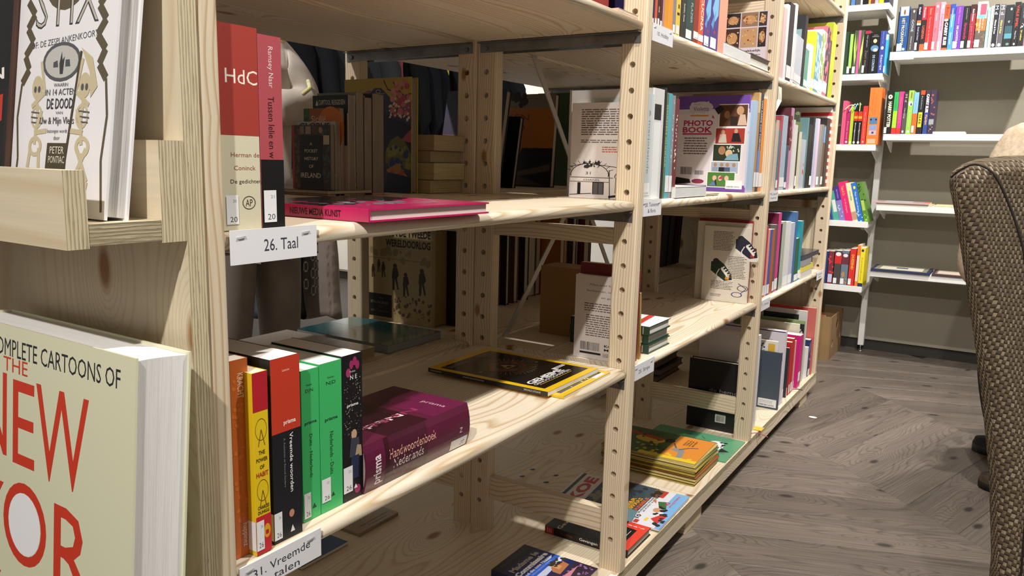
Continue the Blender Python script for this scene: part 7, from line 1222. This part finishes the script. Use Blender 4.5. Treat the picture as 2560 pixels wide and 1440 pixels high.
skinfig('trousers', JT, [e for e in E if e[0] in JT and e[1] in JT], cloth('grey_beige_trousers', '8d837d', '9f958e', 10, 0.9), P2)
m = MB(); m.tube([(off.x + 0.15, off.y + 0.10, 0.30), (off.x + 0.15, off.y + 0.13, 0.32), (off.x + 0.12, off.y + 0.15, 0.345)], 0.007, noisy('scarf', 'c8c060', 'e4e0c8', 60, 0.7)).build('scarf', P2, smooth=True)
head(P2, (off.x + 0.02, off.y, 0.66), (0.3, -1, -0.2), 'c8b088', 1.0, True)
hand(P2, (off.x + 0.12, off.y - 0.03, 0.25), (0, -1, 0.1), (1, 0, 0)); hand(P2, (off.x + 0.13, off.y - 0.12, 0.275), (0.2, -0.6, 0.4), (1, 0, 0))
shoe_mesh(P2, (off.x - 0.06, off.y + 0.11, FLZ + 0.0005), (off.x + 0.18, off.y + 0.12, FLZ + 0.0005), blk, blk); shoe_mesh(P2, (off.x - 0.06, off.y - 0.11, FLZ + 0.0005), (off.x + 0.18, off.y - 0.12, FLZ + 0.0005), blk, blk)
# ======================= clothes racks in the other aisle
def rack(lb, x, y0, y1, z, z2):
    t = thing('clothes_rack', lb, 'rack', (x, (y0 + y1) / 2, FLZ))
    MB().tube([(x, y0, z), (x, y1, z)], 0.012, steel, n=10).build('rail', t, smooth=True)
    MB().tube([(x, y0 + 0.02, z2), (x, y1 - 0.02, z2)], 0.01, steel, n=10).build('rail', t, smooth=True)
    for y in (y0 + 0.02, y1 - 0.02):
        MB().tube([(x, y, FLZ + 0.03), (x, y, z)], 0.012, steel, n=10).build('post', t, smooth=True); MB().box((x - 0.22, y - 0.015, FLZ + 0.0005), (x + 0.22, y + 0.015, FLZ + 0.03), steel).build('foot', t)
RX, RXZ = -2.05, 0.78
rack('steel clothes rack with dark garments behind the shelving unit', RX, -0.35, 2.6, RXZ, 0.02)
def garment(lb, y, T, D, zb, col, kind='jacket', seed=0, c2=None, ztop=None, cat='garment'):
    """cloth hanging from the rail, its edge to the aisle: hook, hanger and folded cloth with sleeves"""
    rr = random.Random(seed); zt = (ztop if ztop is not None else RXZ) - 0.06
    t = thing('hanging_garment', lb, cat, (RX, y, zb), group='garments hanging on the rack')
    MB().tube([(RX, y, zt - 0.02), (RX, y, zt + 0.045), (RX, y + 0.004, zt + 0.072), (RX + 0.008, y, zt + 0.06)], 0.002, chrome, n=6).build('hanger', t)
    m_ = cloth('cloth_' + col, col, c2 or col, 18, 0.5); n = 28; R_ = 16; V = []; ph = [rr.uniform(0, 6) for _ in range(4)]
    for r_ in range(R_ + 1):
        f = r_ / R_; z = zt + (zb - zt) * f; w = D * (0.35 + 0.65 * min(1, f * 5) ** 0.6) if kind != 'trousers' else D * (0.8 + 0.25 * f); th = T * (0.5 + 0.5 * min(1, f * 4))
        for k in range(n):
            a = 2 * math.pi * k / n; wv = 1 + 0.22 * f * math.sin(3 * a + ph[0]) + 0.14 * math.sin(5 * a + ph[1] + 3 * f)
            V.append((RX + w * math.cos(a) * (1 + 0.05 * math.sin(ph[2] + 8 * f)), y + th * math.sin(a) * wv + 0.012 * math.sin(ph[3] + 5 * f) * f, z + (0.012 * math.sin(4 * a + ph[1]) if r_ == R_ else 0)))
    F = [(r_ * n + k, r_ * n + (k + 1) % n, (r_ + 1) * n + (k + 1) % n, (r_ + 1) * n + k) for r_ in range(R_) for k in range(n)] + [tuple(range(n)), tuple(range(R_ * n, (R_ + 1) * n))]
    o = mesh_obj('cloth', V, F, m_, t, None, True); bm = bmesh.new(); bm.from_mesh(o.data); bmesh.ops.recalc_face_normals(bm, faces=bm.faces); bm.to_mesh(o.data); bm.free()
    if kind == 'jacket':
        for s in (1,):
            MB().tube([(RX + D * 0.75, y, zt - 0.07), (RX + D * 0.98, y + 0.01, zt - 0.2), (RX + D * 1.06, y + 0.02, zt - 0.42), (RX + D * 1.02, y + 0.012, zt - 0.60)], [0.035, 0.05, 0.045, 0.036], m_, n=12).build('sleeve', t, smooth=True)
    return t
def ypx(px, z=0.2): return Yc(px, RX + 0.2, z)
for i, (px, T, D, zb, col, kind, lb) in enumerate(((760, 0.06, 0.2, 0.02, '0c0c0f', 'jacket', 'black jacket hanging nearest the standing person'), (805, 0.055, 0.22, -0.02, '101115', 'jacket', 'charcoal jacket with red cord hanging beside the black one'), (850, 0.05, 0.2, 0.05, '17191d', 'jacket', 'dark slate jacket hanging by the pine post'), (975, 0.045, 0.2, 0.2, '232527', 'jacket', 'grey jacket seen above the blossom book'), (1010, 0.03, 0.2, 0.16, '7c3a44', 'top', 'plum satin blouse hanging beside the grey jacket'), (1045, 0.05, 0.2, 0.0, '08080b', 'jacket', 'black coat hanging right of the plum blouse'), (1075, 0.04, 0.2, 0.06, '0d0e13', 'jacket', 'blue black coat hanging over the cream paperbacks'), (1105, 0.035, 0.18, 0.08, '0e0e12', 'jacket', 'black shirt with a white cuff line'), (1128, 0.014, 0.18, 0.02, 'd0cc4a', 'top', 'lime yellow shirt edge hanging beside the black shirt'), (1150, 0.04, 0.2, 0.0, '101216', 'jacket', 'dark grey coat behind the pair of posts'), (1290, 0.05, 0.2, 0.05, '121216', 'jacket', 'dark coat beyond the leaning tower book'))):
    garment(lb, ypx(px), T, D, zb, col, kind, i)
garment('long pale pinkish trousers hanging low behind the lower shelf', ypx(850, -0.3), 0.085, 0.17, -0.62, 'a8988f', 'trousers', 21, 'b4a69c', ztop=0.02)
garment('blue denim trousers hanging beside the pale ones', ypx(746, -0.3), 0.03, 0.17, -0.6, '46535c', 'trousers', 22, '586a76', ztop=0.02)
gp = garment('black knitted garment with pale square pattern between denim and pale trousers', ypx(772, -0.3), 0.045, 0.17, -0.58, '14130f', 'trousers', 23, '1a1814', ztop=0.02)
sq = MB(); rr = random.Random(3)
for r_ in range(6):
    for c_ in range(3):
        y_, z_ = ypx(762 + 13 * c_, -0.3), -0.08 - 0.075 * r_ - 0.03 * (c_ % 2); w_ = 0.013
        f_ = Face((RX + 0.205 + 0.012 * (1 - abs(c_ - 1)), y_ - w_, z_), (0, 1, 0), (0, 0, 1), 2 * w_, 0.045)
        for (a, b_, c2, d2) in ((0, 0, 1, 0.16), (0, 0.84, 1, 1), (0, 0, 0.16, 1), (0.84, 0, 1, 1)): sq.poly([f_.pt(a, b_, 0), f_.pt(c2, b_, 0), f_.pt(c2, d2, 0), f_.pt(a, d2, 0)], mat('8a8478', 0.8))
sq.build('square_pattern', gp, fix=False)
gj = [o for o in bpy.data.objects if o.get('label', '').startswith('charcoal jacket with red cord')][0]
m = MB(); yk = ypx(850) - 0.05; m.tube([(RX + 0.235, yk, 0.44), (RX + 0.25, yk - 0.01, 0.38), (RX + 0.25, yk - 0.03, 0.33)], [0.005, 0.008, 0.004], mat('d83a3c', 0.6), n=8).build('cord', gj, smooth=True)
